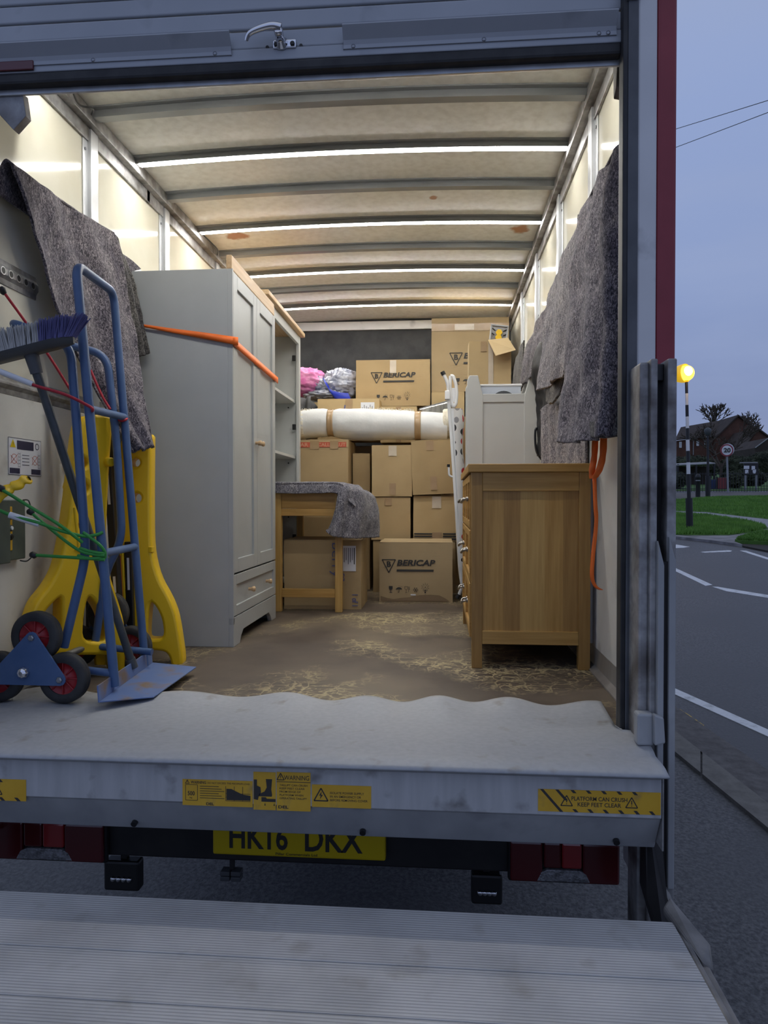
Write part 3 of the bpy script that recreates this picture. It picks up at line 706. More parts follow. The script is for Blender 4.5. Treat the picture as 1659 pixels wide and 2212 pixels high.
# ------------------------------------------------------------------ tail lift: beam, column, platform
lift = thing('tail_lift', 'aluminium column tail lift with lowered ridged platform at the back of the van', 'tail lift', (-.43, 1.74, terrain(1.7)))
bx0, bx1 = -1.45, .527
beam = MB().ext([(bx0, 1.728, .855), (bx0, 1.728, .842), (bx0, 1.742, .832), (bx0, 1.742, .738), (bx0, 1.748, .733), (bx0, 1.80, .640), (bx0, 1.83, .640), (bx0, 1.98, .80), (bx0, 1.98, .848), (bx0, 1.80, .848), (bx0, 1.76, .855)], (bx1 - bx0, 0, 0)).build('rear_beam', M['alu_dull'], lift, bevel=.003)
B(bx0, bx1 - .002, 1.7405, 1.744, .739, .832).build('face_plate', M['beam_face'], lift, bevel=.001)
B(bx1, bx1 + .004, 1.74, 1.92, .66, .852).build('beam_end', M['galv'], lift, bevel=.001)
for u in (.43, -.2, -.8): MB().cyl((u, 1.79, .662), (u, 1.778, .658), .008, 10).build('bolt', M['black'], beam)
# column (right) and its mirror on the left of the van
def column(s, x0):
    X = lambda d: x0 + s * d
    def bb(a, b, *r): q = sorted((X(a), X(b))); return B(q[0], q[1], *r)
    c = bb(0, .026, 1.900, 1.998, .30, 1.862).build('column', M['galv'], lift, bevel=.006, seg=3)
    bb(.024, .042, 1.885, 1.998, .30, 1.868).build('column_face', M['galv'], c, bevel=.004)
    bb(.042, .066, 1.935, 1.998, .30, 1.84).build('slot', M['chassis'], c)
    bb(.066, .090, 1.885, 1.998, .30, 1.868).build('column_face', M['galv'], c, bevel=.004)
    bb(.042, .066, 1.915, 1.940, 1.815, 1.86).build('cable_guide', M['black'], c, bevel=.003)
    # carriage running in the slot
    k = MB().ext([(X(.040), 1.868, 1.40), (X(.056), 1.868, 1.335), (X(.056), 1.868, .50), (X(.040), 1.868, .50)], (0, .05, 0)).build('carriage', M['alu_dull'], lift, bevel=.003)
    MB().ext([(X(.068), 1.868, 1.41), (X(.085), 1.868, 1.345), (X(.085), 1.868, .50), (X(.068), 1.868, .50)], (0, .05, 0)).build('carriage_flange', M['alu_dull'], k, bevel=.003)
    bb(.056, .068, 1.88, 1.92, .45, 1.345).build('carriage_web', M['chassis'], k)
    bb(-.012, .030, 1.862, 1.90, .872, .955).build('bracket', M['alu_dull'], lift, bevel=.006)
    MB().ext([(X(.026), 1.845, .958), (X(.050), 1.845, .95), (X(.054), 1.845, .885), (X(.028), 1.845, .878)], (0, .025, 0)).build('bracket_lip', M['alu_dull'], lift, bevel=.004)
    # dark lower arm to the platform
    MB().ext([(X(.005), 1.86, .72), (X(.046), 1.86, .72), (X(.052), 1.80, .45), (X(.046), 1.70, .40), (X(.012), 1.72, .42), (X(.0), 1.80, .52)], (0, .06, 0)).build('arm', M['chassis'], lift, bevel=.008)
    MB().ext([(X(.05), 1.84, .52), (X(.068), 1.84, .50), (X(.078), 1.74, .44), (X(.062), 1.72, .43)], (0, .02, 0)).build('hinge_plate', M['galv_dark'], lift, bevel=.003)
column(1, .512); column(-1, -1.372)
PZ = .56
plat = B(-1.33, .515, .42, 1.615, PZ - .045, PZ - .010).build('platform', M['alu_dull'], lift, bevel=.004)
edges = [1.622, 1.423, 1.277, 1.135, .99, .845, .70, .555, .415]
for a, b in zip(edges[:-1], edges[1:]):
    B(-1.33, .515, b + .0012, a - .0012, PZ - .010, PZ).build('plank', M['platform'], plat, bevel=.0015)
B(.516, .530, .42, 1.60, PZ - .05, PZ - .004).build('edge_rail', M['galv_dark'], plat, bevel=.004)
MB().ext([(.505, 1.66, PZ - .01), (.53, 1.69, PZ + .0), (.575, 1.56, PZ - .03), (.56, 1.50, PZ - .05), (.535, 1.50, PZ - .03)], (0, 0, .022)).build('hinge_arm', M['galv_dark'], plat, bevel=.006)
MB().ext([(.53, 1.52, PZ - .04), (.552, 1.50, PZ - .04), (.548, 1.30, PZ - .04), (.53, 1.30, PZ - .04)], (0, 0, .02)).build('hinge_arm', M['galv_dark'], plat, bevel=.004)
# ---- yellow stickers on the beam
def bm_pt(u, v): return at(u, v, y=1.7415)
EX, EZ = Vector((1, 0, 0)), Vector((0, 0, 1))
def sticker(u0, v0, u1, v1, name='sticker', m='yellow_sticker'):
    a, b = bm_pt(u0, v1), bm_pt(u1, v0)
    st = B(a.x, b.x, 1.7395, 1.7405, a.z, b.z).build(name, M[m], lift)
    return st, Vector((a.x, 1.7395, a.z)), b.x - a.x, b.z - a.z
def warn_tri(mb, org, cx, cy, s, w, bolt=False):
    P = [(cx, cy + s * .58), (cx - s * .56, cy - s * .42), (cx + s * .56, cy - s * .42)]
    for i in range(3): line2(mb, org, EX, EZ, P[i], P[(i + 1) % 3], w, .0004)
    if bolt: flat(mb, org, EX, EZ, [(cx + .06 * s, cy + .35 * s), (cx - .16 * s, cy - .02 * s), (cx - .02 * s, cy), (cx - .1 * s, cy - .32 * s), (cx + .16 * s, cy + .06 * s), (cx + .02 * s, cy + .05 * s)], .0004)
    else:
        line2(mb, org, EX, EZ, (cx, cy + .28 * s), (cx, cy - .1 * s), w * .9, .0004); line2(mb, org, EX, EZ, (cx, cy - .2 * s), (cx, cy - .28 * s), w * .9, .0004)
def crush(u0, v0, u1, v1, txt=True):
    st, o, w, h = sticker(u0, v0, u1, v1)
    mb = MB()
    k = 0
    for i in range(-1, 9):
        x = w * (.015 + i * .125)
        full = i in (0, 7) or i < 0
        segs = [(0, 1)] if full else ([(.0, .16), (.86, 1.)] if i != 1 else [(0., .14), (.52, 1.)])
        for (t0, t1) in segs:
            pa = [(x + w * .165 * (1 - t1), h * t1), (x + w * .165 * (1 - t0), h * t0), (x + w * .165 * (1 - t0) + w * .028, h * t0), (x + w * .165 * (1 - t1) + w * .028, h * t1)]
            if min(q[0] for q in pa) < 0 or max(q[0] for q in pa) > w: continue
            flat(MB(), o, EX, EZ, pa, .0003).build('hazard_stripe', M['ink'], st)
    for cx_ in (.235, .765):
        m3 = MB(); warn_tri(m3, o, w * cx_, h * .48, h * .46, h * .045); m3.build('warning_triangle', M['ink'], st)
    lettering(mb, 'PLATFORM CAN CRUSH', o + EX * w * .275 + EZ * h * .53, EX, EZ, w * .455, h * .19, .0004, bold=.012)
    lettering(mb, 'KEEP FEET CLEAR', o + EX * w * .325 + EZ * h * .27, EX, EZ, w * .355, h * .19, .0004, bold=.012)
    mb.build('print', M['ink'], st)
crush(1162, 1712, 1427, 1751)
crush(-208, 1684, 57, 1721)
st, o, w, h = sticker(395, 1687, 546, 1738); mb = MB()
warn_tri(mb, o, w * .07, h * .9, h * .14, h * .02)
lettering(mb, 'WARNING', o + EX * w * .12 + EZ * h * .84, EX, EZ, w * .22, h * .11, .0004, bold=.015)
lettering(mb, 'DO NOT EXCEED THE MAXIMUM LOAD', o + EX * w * .36 + EZ * h * .85, EX, EZ, w * .6, h * .07, .0004)
lettering(mb, '500', o + EX * w * .075 + EZ * h * .38, EX, EZ, w * .1, h * .17, .0004, bold=.02)
lettering(mb, 'kg', o + EX * w * .105 + EZ * h * .26, EX, EZ, w * .035, h * .07, .0004)
for a_, b_ in (((.045, .2), (.045, .8)), ((.045, .2), (.215, .2)), ((.215, .2), (.215, .8)), ((.045, .8), (.215, .8)), ((.62, .22), (.62, .78)), ((.62, .22), (.97, .22)), ((.62, .5), (.97, .5)), ((.74, .22), (.74, .78)), ((.86, .22), (.86, .78)), ((.62, .36), (.97, .36))):
    line2(mb, o, EX, EZ, (a_[0] * w, a_[1] * h), (b_[0] * w, b_[1] * h), h * .018, .0004)
flat(mb, o, EX, EZ, [(w * x, h * y) for x, y in ((.63, .25), (.97, .25), (.97, .44), (.86, .48), (.76, .60), (.70, .68), (.63, .68))], .00035)
lettering(mb, 'DEL', o + EX * w * .34 + EZ * h * .03, EX, EZ, w * .11, h * .10, .0004, bold=.03)
for k in range(6): line2(mb, o, EX, EZ, (w * .25, h * (.75 - k * .09)), (w * (.52 + .04 * ((k * 7) % 3)), h * (.75 - k * .09)), h * .022, .0004)
mb.build('print', M['ink'], st)
st, o, w, h = sticker(548, 1668, 596, 1748); mb = MB()
flat(mb, o, EX, EZ, [(w * x, h * y) for x, y in ((.02, .28), (.02, .80), (.16, .80), (.16, .64), (.32, .60), (.34, .46), (.24, .36), (.2, .26))])
flat(mb, o, EX, EZ, [(w * x, h * y) for x, y in ((.56, .82), (.84, .82), (.80, .55), (.84, .40), (.82, .36), (.24, .36), (.26, .42), (.50, .49), (.60, .60))])
flat(mb, o, EX, EZ, [(w * x, h * y) for x, y in ((.36, .22), (.99, .22), (.99, .30), (.60, .30), (.56, .34), (.36, .34))])
for xx in (.52, .93): flat(mb, o, EX, EZ, [(w * (xx - .03), h * .12), (w * (xx + .03), h * .12), (w * xx, h * .2)])
mb.build('print', M['ink'], st)
st, o, w, h = sticker(598, 1669, 671, 1750); mb = MB()
warn_tri(mb, o, w * .12, h * .87, h * .17, h * .022)
lettering(mb, 'WARNING', o + EX * w * .22 + EZ * h * .80, EX, EZ, w * .74, h * .12, .0004, bold=.004)
line2(mb, o, EX, EZ, (0, h * .75), (w, h * .75), h * .015)
for k, s_ in enumerate(('TAILLIFT CAN CRUSH', 'KEEP FEET CLEAR', 'FROM EDGE OF', 'PLATFORM WHEN', 'OPERATING TAILLIFT')):
    lettering(mb, s_, o + EX * w * .09 + EZ * h * (.64 - k * .085), EX, EZ, w * (.82, .74, .62, .70, .80)[k], h * .05, .0004, bold=.006)
lettering(mb, 'DEL', o + EX * w * .05 + EZ * h * .06, EX, EZ, w * .3, h * .075, .0004, bold=.03)
mb.build('print', M['ink'], st)
st, o, w, h = sticker(674, 1698, 802, 1742); mb = MB()
warn_tri(mb, o, w * .155, h * .52, h * .56, h * .055, True)
for k, s_ in enumerate(('ISOLATE POWER SUPPLY', 'IN AN EMERGENCY OR', 'BEFORE REMOVING COVER')):
    lettering(mb, s_, o + EX * w * .31 + EZ * h * (.60 - k * .16), EX, EZ, w * (.57, .52, .63)[k], h * .10, .0004, bold=.006)
mb.build('print', M['ink'], st)
# ------------------------------------------------------------------ under the beam: chassis bar, lamps, number plate
struct('trim_9', B(-1.30, .50, 2.17, 2.28, .37, .70).box(-1.42, .58, 2.3, 6.3, .62, .80), M['chassis'], bevel=.006)
npl = thing('number_plate', 'yellow rear number plate half hidden under the aluminium beam', 'number plate', (-.44, 2.14, .41))
pa, pb = at(460, 1842, y=2.14), at(833, 1856, y=2.14)
pz0 = .405; B(pa.x, pb.x, 2.136, 2.168, pz0, pz0 + .112).build('plate', M['plate_yellow'], npl, bevel=.006)
mb = MB(); o = Vector((pa.x, 2.1352, pz0)); w = pb.x - pa.x
lettering(mb, 'HK16', o + EX * w * .10 + EZ * .022, EX, EZ, w * .34, .079, .0004, bold=.02)
lettering(mb, 'DKX', o + EX * w * .54 + EZ * .022, EX, EZ, w * .33, .079, .0004, bold=.02)
lettering(mb, 'Pillar Commercials Ltd', o + EX * w * .37 + EZ * .007, EX, EZ, w * .24, .008, .0004, bold=.008)
mb.build('plate_print', M['ink'], npl)
def tail(x0, x1, lab):
    t = thing('tail_light', lab, 'tail light', ((x0 + x1) / 2, 2.15, .36))
    B(x0 - .006, x1 + .006, 2.150, 2.169, .352, .488).build('housing', M['black'], t, bevel=.01)
    w = x1 - x0
    for (a, b, m) in ((0, .30, 'lens_red_dark'), (.31, .47, 'lens_red_dark'), (.475, .66, 'lens_red'), (.665, 1, 'lens_red_dark')):
        B(x0 + w * a, x0 + w * b, 2.135, 2.150, .405 if .2 < a < .6 else .362, .482).build('red_lens', M[m], t, bevel=.006)
    MB().ext([(x0 + w * .24, 2.134, .365), (x0 + w * .74, 2.134, .365), (x0 + w * .70, 2.134, .392), (x0 + w * .64, 2.134, .402), (x0 + w * .34, 2.134, .402), (x0 + w * .28, 2.134, .392)], (0, .015, 0)).build('clear_lens', M['lens_clear'], t, bevel=.004)
tail(.205, .525, 'dark red tail light under the beam beside the lift column')
tail(-1.44, -1.06, 'dark red tail light under the beam at the wall with the sack truck')
def worklamp(u0, v0, u1, v1, lab):
    a, b = at(u0, v1, y=2.2), at(u1, v0, y=2.2)
    t = thing('work_lamp', lab, 'lamp', ((a.x + b.x) / 2, 2.22, a.z), group='black LED work lamps under the van')
    B(a.x, b.x, 2.205, 2.25, a.z, b.z + .02).build('housing', M['black'], t, bevel=.008)
    B((a.x + b.x) / 2 - .01, (a.x + b.x) / 2 + .01, 2.225, 2.245, b.z + .01, .40).build('bracket', M['chassis'], t)
    for k in range(4):
        x = a.x + (b.x - a.x) * (.28 + .15 * k)
        MB().lathe([(.009, 0), (.007, -.006), (.002, -.007)], (x, 2.204, (a.z + b.z) / 2 + .002), (0, 1, 0), 12).build('reflector', M['chrome'], t)
worklamp(222, 1878, 298, 1926, 'black LED work lamp hanging below the sill near the number plate')
worklamp(1018, 1908, 1086, 1956, 'black LED work lamp hanging below the dark red tail light')
a = at(495, 1898, y=2.2)
t = thing('trailer_socket', 'small grey socket block under the number plate', 'socket', (a.x, 2.22, a.z - .02))
for i in (0, 1):
    for j in (0, 1): B(a.x - .034 + i * .035, a.x - .002 + i * .035, 2.21, 2.245, a.z - .016 + j * .017, a.z - .001 + j * .017).build('socket_cell', M['dark_grey'], t, bevel=.003)
B(a.x - .006, a.x + .006, 2.225, 2.245, a.z + .015, .40).build('bracket', M['chassis'], t)
# ================================================================== FURNITURE
# ---- tall grey wardrobe
wx0, wx1, wy0, wy1 = -1.425, -.925, 3.09, 3.895
t = thing('wardrobe', 'tall pale grey two-door wardrobe with oak pelmet, bound by an orange strap', 'wardrobe', ((wx0 + wx1) / 2, (wy0 + wy1) / 2, ZF))
B(wx0, wx1 - .022, wy0, wy0 + .018, ZF, 2.53).build('side_panel', M['grey_paint'], t, bevel=.0015)
B(wx0, wx1 - .022, wy1 - .018, wy1, ZF, 2.53).build('side_panel', M['grey_paint'], t, bevel=.0015)
B(wx0, wx0 + .006, wy0 + .018, wy1 - .018, ZF + .05, 2.53).build('back_panel', M['grey_paint'], t)
B(wx0, wx1 - .022, wy0 + .018, wy1 - .018, 2.50, 2.528).build('top_panel', M['grey_paint'], t)
B(wx0 + .01, wx1 - .024, wy0 + .02, wy1 - .02, .97, .985).build('base_panel', M['grey_paint'], t)
B(wx1 - .030, wx1 - .004, wy0 + .002, wy1 - .002, 2.528, 2.592).build('pelmet', M['oak_pale'], t, bevel=.004)
def shaker(name, x, y0, y1, z0, z1, fr, par, m, knob=None, sx=1, kmat='oak_pale', pan=True):
    # a framed front facing +x (sx=1) or -x (sx=-1), x = outer face
    d = MB(); a, b = sorted((x, x - sx * .020))
    d.box(a, b, y0, y0 + fr, z0, z1).box(a, b, y1 - fr, y1, z0, z1).box(a, b, y0 + fr, y1 - fr, z0, z0 + fr).box(a, b, y0 + fr, y1 - fr, z1 - fr, z1)
    o = d.build(name, M[m], par, bevel=.0015)
    a, b = sorted((x - sx * .010, x - sx * .017))
    if pan: B(a, b, y0 + fr - .003, y1 - fr + .003, z0 + fr - .003, z1 - fr + .003).build('panel', M[m], o)
    for (ky, kz) in knob or []:
        MB().lathe([(.008, 0), (.007, .010), (.012, .020), (.0135, .026), (.011, .031), (.004, .033)], (x, ky, kz), (sx, 0, 0), 16).build('knob', M[kmat], o)
    return o
B(wx1 - .022, wx1, wy0, wy0 + .012, ZF + .1, 2.53).build('face_edge', M['grey_paint'], t, bevel=.001)
ym = (wy0 + wy1) / 2 + .01
shaker('door', wx1, wy0 + .014, ym - .0015, 1.178, 2.522, .062, t, 'grey_paint', [(ym - .028, 1.79)])
shaker('door', wx1, ym + .0015, wy1 - .003, 1.178, 2.522, .062, t, 'grey_paint', [(ym + .028, 1.79)])
shaker('drawer', wx1, wy0 + .003, wy1 - .003, .985, 1.170, .045, t, 'grey_paint', [(wy0 + .25, 1.08), (wy1 - .22, 1.08)])
pl = [(wx1, wy0, ZF), (wx1, wy0 + .10, ZF), (wx1, wy0 + .12, ZF + .03), (wx1, wy0 + .16, ZF + .055), (wx1, wy1 - .16, ZF + .055), (wx1, wy1 - .12, ZF + .03), (wx1, wy1 - .10, ZF), (wx1, wy1, ZF), (wx1, wy1, ZF + .13), (wx1, wy0, ZF + .13)]
MB().ext([Vector(p) + Vector((-.022, 0, 0)) for p in pl], (.022, 0, 0)).build('plinth', M['grey_paint'], t, bevel=.0015)
# ---- open-fronted grey cabinet with pale oak top
cx0, cx1, cy0, cy1, cz1 = -1.43, -1.0, 3.95, 4.965, 2.66
t = thing('open_cabinet', 'open-fronted pale grey shelf cabinet with oak top behind the wardrobe', 'cabinet', ((cx0 + cx1) / 2, (cy0 + cy1) / 2, ZF))
B(cx0, cx1, cy0, cy0 + .02, ZF, cz1).build('side_panel', M['unit_grey'], t, bevel=.0015)
B(cx0, cx1, cy1 - .02, cy1, ZF, cz1).build('side_panel', M['unit_grey'], t, bevel=.0015)
B(cx0, cx0 + .008, cy0 + .02, cy1 - .02, ZF, cz1).build('back_panel', M['unit_grey'], t)
B(cx0 - .01, cx1 + .03, cy0 - .02, cy1 + .03, cz1, cz1 + .03).build('top', M['oak_pale'], t, bevel=.006)
B(cx1 - .02, cx1, cy0 + .02, cy1 - .02, cz1 - .06, cz1).build('rail', M['unit_grey'], t, bevel=.0015)
B(cx1 - .018, cx1 + .002, cy1 - .055, cy1, ZF, cz1 - .002).build('stile', M['unit_grey'], t, bevel=.0015)
for z in (.95, 1.42, 1.80, 2.19):
    s_ = B(cx0 + .01, cx1 - .03, cy0 + .021, cy1 - .021, z, z + .018).build('shelf', M['unit_grey'], t, bevel=.001)
    for yy in (cy1 - .021,):
        for xx in (cx1 - .08, cx1 - .3): MB().cyl((xx, yy, z - .03), (xx, yy - .008, z - .03), .005, 8).build('shelf_pin', M['black'], s_)
for z in (1.25, 2.02, 2.5): B(cx1 - .045, cx1 - .02, cy1 - .062, cy1 - .0552, z - .02, z + .02).build('hinge', M['black'], t, bevel=.003)
# ---- oak chest of drawers
ox0, ox1, oy0, oy1, oz1 = .112, .568, 2.772, 3.82, 1.645
t = thing('chest_of_drawers', 'oak chest of drawers with dark metal handles standing end-on beside the right wall', 'chest of drawers', ((ox0 + ox1) / 2, (oy0 + oy1) / 2, ZF))
B(ox0 - .012, ox1 + .006, oy0 - .012, oy1 + .012, oz1 - .032, oz1).build('top', M['oak_x'], t, bevel=.003)
def leg(xa, xb, ya, yb, ta): # taper below the bottom rail
    return MB().hexa([Vector((xa + (ta if xa < .3 else 0), ya + ta, ZF)), Vector((xb - (0 if xa < .3 else -0), ya + ta, ZF)), Vector((xb, yb, ZF)), Vector((xa + (ta if xa < .3 else 0), yb, ZF))], [Vector((xa, ya, oz1 - .032)), Vector((xb, ya, oz1 - .032)), Vector((xb, yb, oz1 - .032)), Vector((xa, yb, oz1 - .032))]).build('leg', M['oak_z2'], t, bevel=.002)
leg(ox0, ox0 + .044, oy0, oy0 + .044, .004); leg(ox1 - .044, ox1, oy0, oy0 + .044, .004)
leg(ox0, ox0 + .044, oy1 - .044, oy1, .0); leg(ox1 - .044, ox1, oy1 - .044, oy1, .0)
B(ox0 + .044, ox1 - .044, oy0 + .003, oy0 + .03, oz1 - .105, oz1 - .032).build('top_rail', M['oak_x'], t, bevel=.002)
B(ox0 + .044, ox1 - .044, oy0 + .003, oy0 + .03, .945, .997).build('bottom_rail', M['oak_x'], t, bevel=.002)
xb = [ox0 + .044, .238, .302, .395, .465, ox1 - .044]
for k in range(5): B(xb[k], xb[k + 1], oy0 + .011 + .0003 * (k % 2), oy0 + .026, .997, oz1 - .105).build('board', M[('oak_z', 'oak_z2', 'oak_z3', 'oak_z', 'oak_z2')[k]], t)
B(ox1 - .03, ox1 - .022, oy0 + .044, oy1 - .044, .96, oz1 - .03).build('back_panel', M['oak_z'], t)
B(ox0 + .044, ox1 - .044, oy1 - .03, oy1 - .005, .95, oz1 - .03).build('end_panel', M['oak_z'], t)
B(ox0 + .02, ox1 - .03, oy0 + .03, oy1 - .03, .95, .965).build('base_panel', M['oak_x'], t)
zr = [(1.395, 1.605, 4), (1.185, 1.385, 2), (.965, 1.175, 2)]
for (a, b, n_) in zr:
    B(ox0 + .004, ox0 + .03, oy0 + .044, oy1 - .044, a - .012, a - .001).build('drawer_rail', M['oak_y'], t, bevel=.001)
    L = (oy1 - oy0 - .088) / n_
    for k in range(n_):
        y0 = oy0 + .044 + L * k + .003; y1 = y0 + L - .006
        d = shaker('drawer', ox0 - .004, y0, y1, a, b, .028, t, 'oak_y', None, -1)
        yc = (y0 + y1) / 2 if n_ == 2 else (y0 if k % 2 else y1) + (.03 if k % 2 else -.03)
        zc_ = (a + b) / 2 + .01
        hb = spline([(ox0 - .004, yc - .035, zc_), (ox0 - .022, yc - .036, zc_ - .002), (ox0 - .030, yc, zc_ - .014), (ox0 - .022, yc + .036, zc_ - .002), (ox0 - .004, yc + .035, zc_)], 16)
        MB().tube(hb, .0055, 8).build('handle', M['pewter'], d)
        for q in (-.035, .035): MB().lathe([(.010, 0), (.009, .004), (.005, .006)], (ox0 - .004, yc + q, zc_), (-1, 0, 0), 12).build('handle_rose', M['pewter'], d)
# ---- pale grey unit (end panel with tapered post tops)
ux0, ux1, uy0, uy1 = .138, .535, 3.95, 4.27
t = thing('changing_unit', 'pale grey painted unit with tapered post tops standing behind the oak chest', 'cabinet', ((ux0 + ux1) / 2, (uy0 + uy1) / 2, ZF))
def upost(y0, y1):
    MB().ext([(ux0, y0, ZF), (ux0 + .082, y0, ZF), (ux0 + .088, y0, 2.075), (ux0 + .058, y0, 2.195), (ux0 + .012, y0, 2.195), (ux0, y0, 2.17)], (0, y1 - y0, 0)).build('post', M['unit_grey'], t, bevel=.004)
    MB().ext([(ux1, y0, ZF), (ux1 - .082, y0, ZF), (ux1 - .088, y0, 2.075), (ux1 - .052, y0, 2.20), (ux1 - .022, y0, 2.20), (ux1, y0, 2.10)], (0, y1 - y0, 0)).build('post', M['unit_grey'], t, bevel=.004)
upost(uy0, uy0 + .03); upost(uy1 - .03, uy1)
for y in (uy0, uy1 - .024):
    B(ux0 + .084, ux1 - .084, y + .002, y + .022, 2.045, 2.092).build('top_rail', M['unit_grey'], t, bevel=.003)
    B(ux0 + .080, ux1 - .080, y + .009, y + .018, ZF + .06, 2.047).build('panel', M['unit_grey'], t)
B(ux0 + .005, ux0 + .022, uy0 + .03, uy1 - .03, ZF + .05, 2.04).build('side_panel', M['unit_grey'], t)
B(ux1 - .022, ux1 - .005, uy0 + .03, uy1 - .03, ZF + .05, 2.04).build('side_panel', M['unit_grey'], t)
B(ux0 + .02, ux1 - .02, uy0 + .022, uy1 - .022, 2.02, 2.04).build('top', M['unit_grey'], t)
# ---- oak console table with a felt blanket over its corner
tx0, tx1, ty0, ty1, tz1 = -.985, -.582, 4.11, 4.80, 1.60
t = thing('console_table', 'narrow oak table with low stretcher, half covered by a felt blanket', 'table', ((tx0 + tx1) / 2, (ty0 + ty1) / 2, ZF))
for xa in (tx0, tx1 - .042):
    for ya in (ty0, ty1 - .042): B(xa, xa + .042, ya, ya + .042, ZF, tz1 - .025).build('leg', M['oak_z3'], t, bevel=.003)
B(tx0 - .01, tx1 + .01, ty0 - .01, ty1 + .01, tz1 - .025, tz1).build('table_top', M['oak_x'], t, bevel=.004)
for ya in (ty0 + .008, ty1 - .03):
    B(tx0 + .042, tx1 - .042, ya, ya + .022, tz1 - .142, tz1 - .025).build('apron', M['oak_x'], t, bevel=.002)
    B(tx0 + .042, tx1 - .042, ya - .004, ya + .026, tz1 - .185, tz1 - .143).build('apron_rail', M['oak_x'], t, bevel=.002)
    B(tx0 + .042, tx1 - .042, ya, ya + .026, .935, .985).build('stretcher', M['oak_x'], t, bevel=.002)
for xa in (tx0 + .01, tx1 - .032): B(xa, xa + .022, ty0 + .042, ty1 - .042, tz1 - .142, tz1 - .025).build('apron', M['oak_y'], t, bevel=.002)
# felt blanket over the table
zt_ = tz1 + .008
rows = [[(-.985, 4.80, zt_), (-.85, 4.80, zt_), (-.7, 4.80, zt_), (-.58, 4.80, zt_ - .004), (-.545, 4.80, zt_ - .06)],
        [(-.985, 4.45, zt_), (-.85, 4.45, zt_ + .006), (-.7, 4.45, zt_ + .004), (-.575, 4.45, zt_ - .004), (-.535, 4.45, zt_ - .07)],
        [(-.985, 4.12, zt_), (-.85, 4.12, zt_ + .002), (-.7, 4.12, zt_ + .002), (-.58, 4.12, zt_ - .006), (-.53, 4.16, zt_ - .07)],
        [(-.985, 4.085, zt_ - .012), (-.85, 4.085, zt_ - .012), (-.7, 4.082, zt_ - .012), (-.585, 4.08, zt_ - .02), (-.52, 4.12, zt_ - .09)],
        [(-.985, 4.075, zt_ - .058), (-.85, 4.072, zt_ - .063), (-.7, 4.068, zt_ - .060), (-.6, 4.062, zt_ - .065), (-.50, 4.09, zt_ - .14)]]
bl = thing('felt_blanket', 'grey felt blanket folded over the oak table top and its corner', 'blanket', (-.76, 4.4, zt_))
sheet(rows, 50, 40, .004, 14, seed=2).build('cloth', M['felt_light'], bl, solid=.009)
rows = [[(-.60, 4.085, zt_ - .006), (-.55, 4.13, zt_ - .010), (-.50, 4.26, zt_ - .02), (-.47, 4.40, zt_ - .05), (-.47, 4.55, zt_ - .06)],
        [(-.60, 4.06, zt_ - .07), (-.545, 4.08, zt_ - .05), (-.475, 4.20, zt_ - .06), (-.43, 4.38, zt_ - .09), (-.43, 4.55, zt_ - .1)],
        [(-.62, 4.045, zt_ - .20), (-.56, 4.055, zt_ - .18), (-.47, 4.17, zt_ - .18), (-.41, 4.36, zt_ - .20), (-.41, 4.55, zt_ - .2)],
        [(-.645, 4.045, zt_ - .30), (-.585, 4.04, zt_ - .315), (-.49, 4.15, zt_ - .325), (-.415, 4.36, zt_ - .33), (-.41, 4.55, zt_ - .33)]]
sheet(rows, 50, 40, .006, 12, folds=3, famp=.012, seed=5, edge=.008).build('hanging_corner', M['felt_light'], bl, solid=.010)
rows = [[(-.59, 4.07, zt_ - .10), (-.60, 4.09, zt_ - .11), (-.595, 4.13, zt_ - .12)], [(-.632, 4.052, zt_ - .26), (-.65, 4.08, zt_ - .26), (-.61, 4.14, zt_ - .25)], [(-.648, 4.045, zt_ - .298), (-.668, 4.06, zt_ - .275), (-.62, 4.12, zt_ - .27)]]
sheet(rows, 12, 20, .003, 12).build('fold', M['felt_light'], bl, solid=.008)
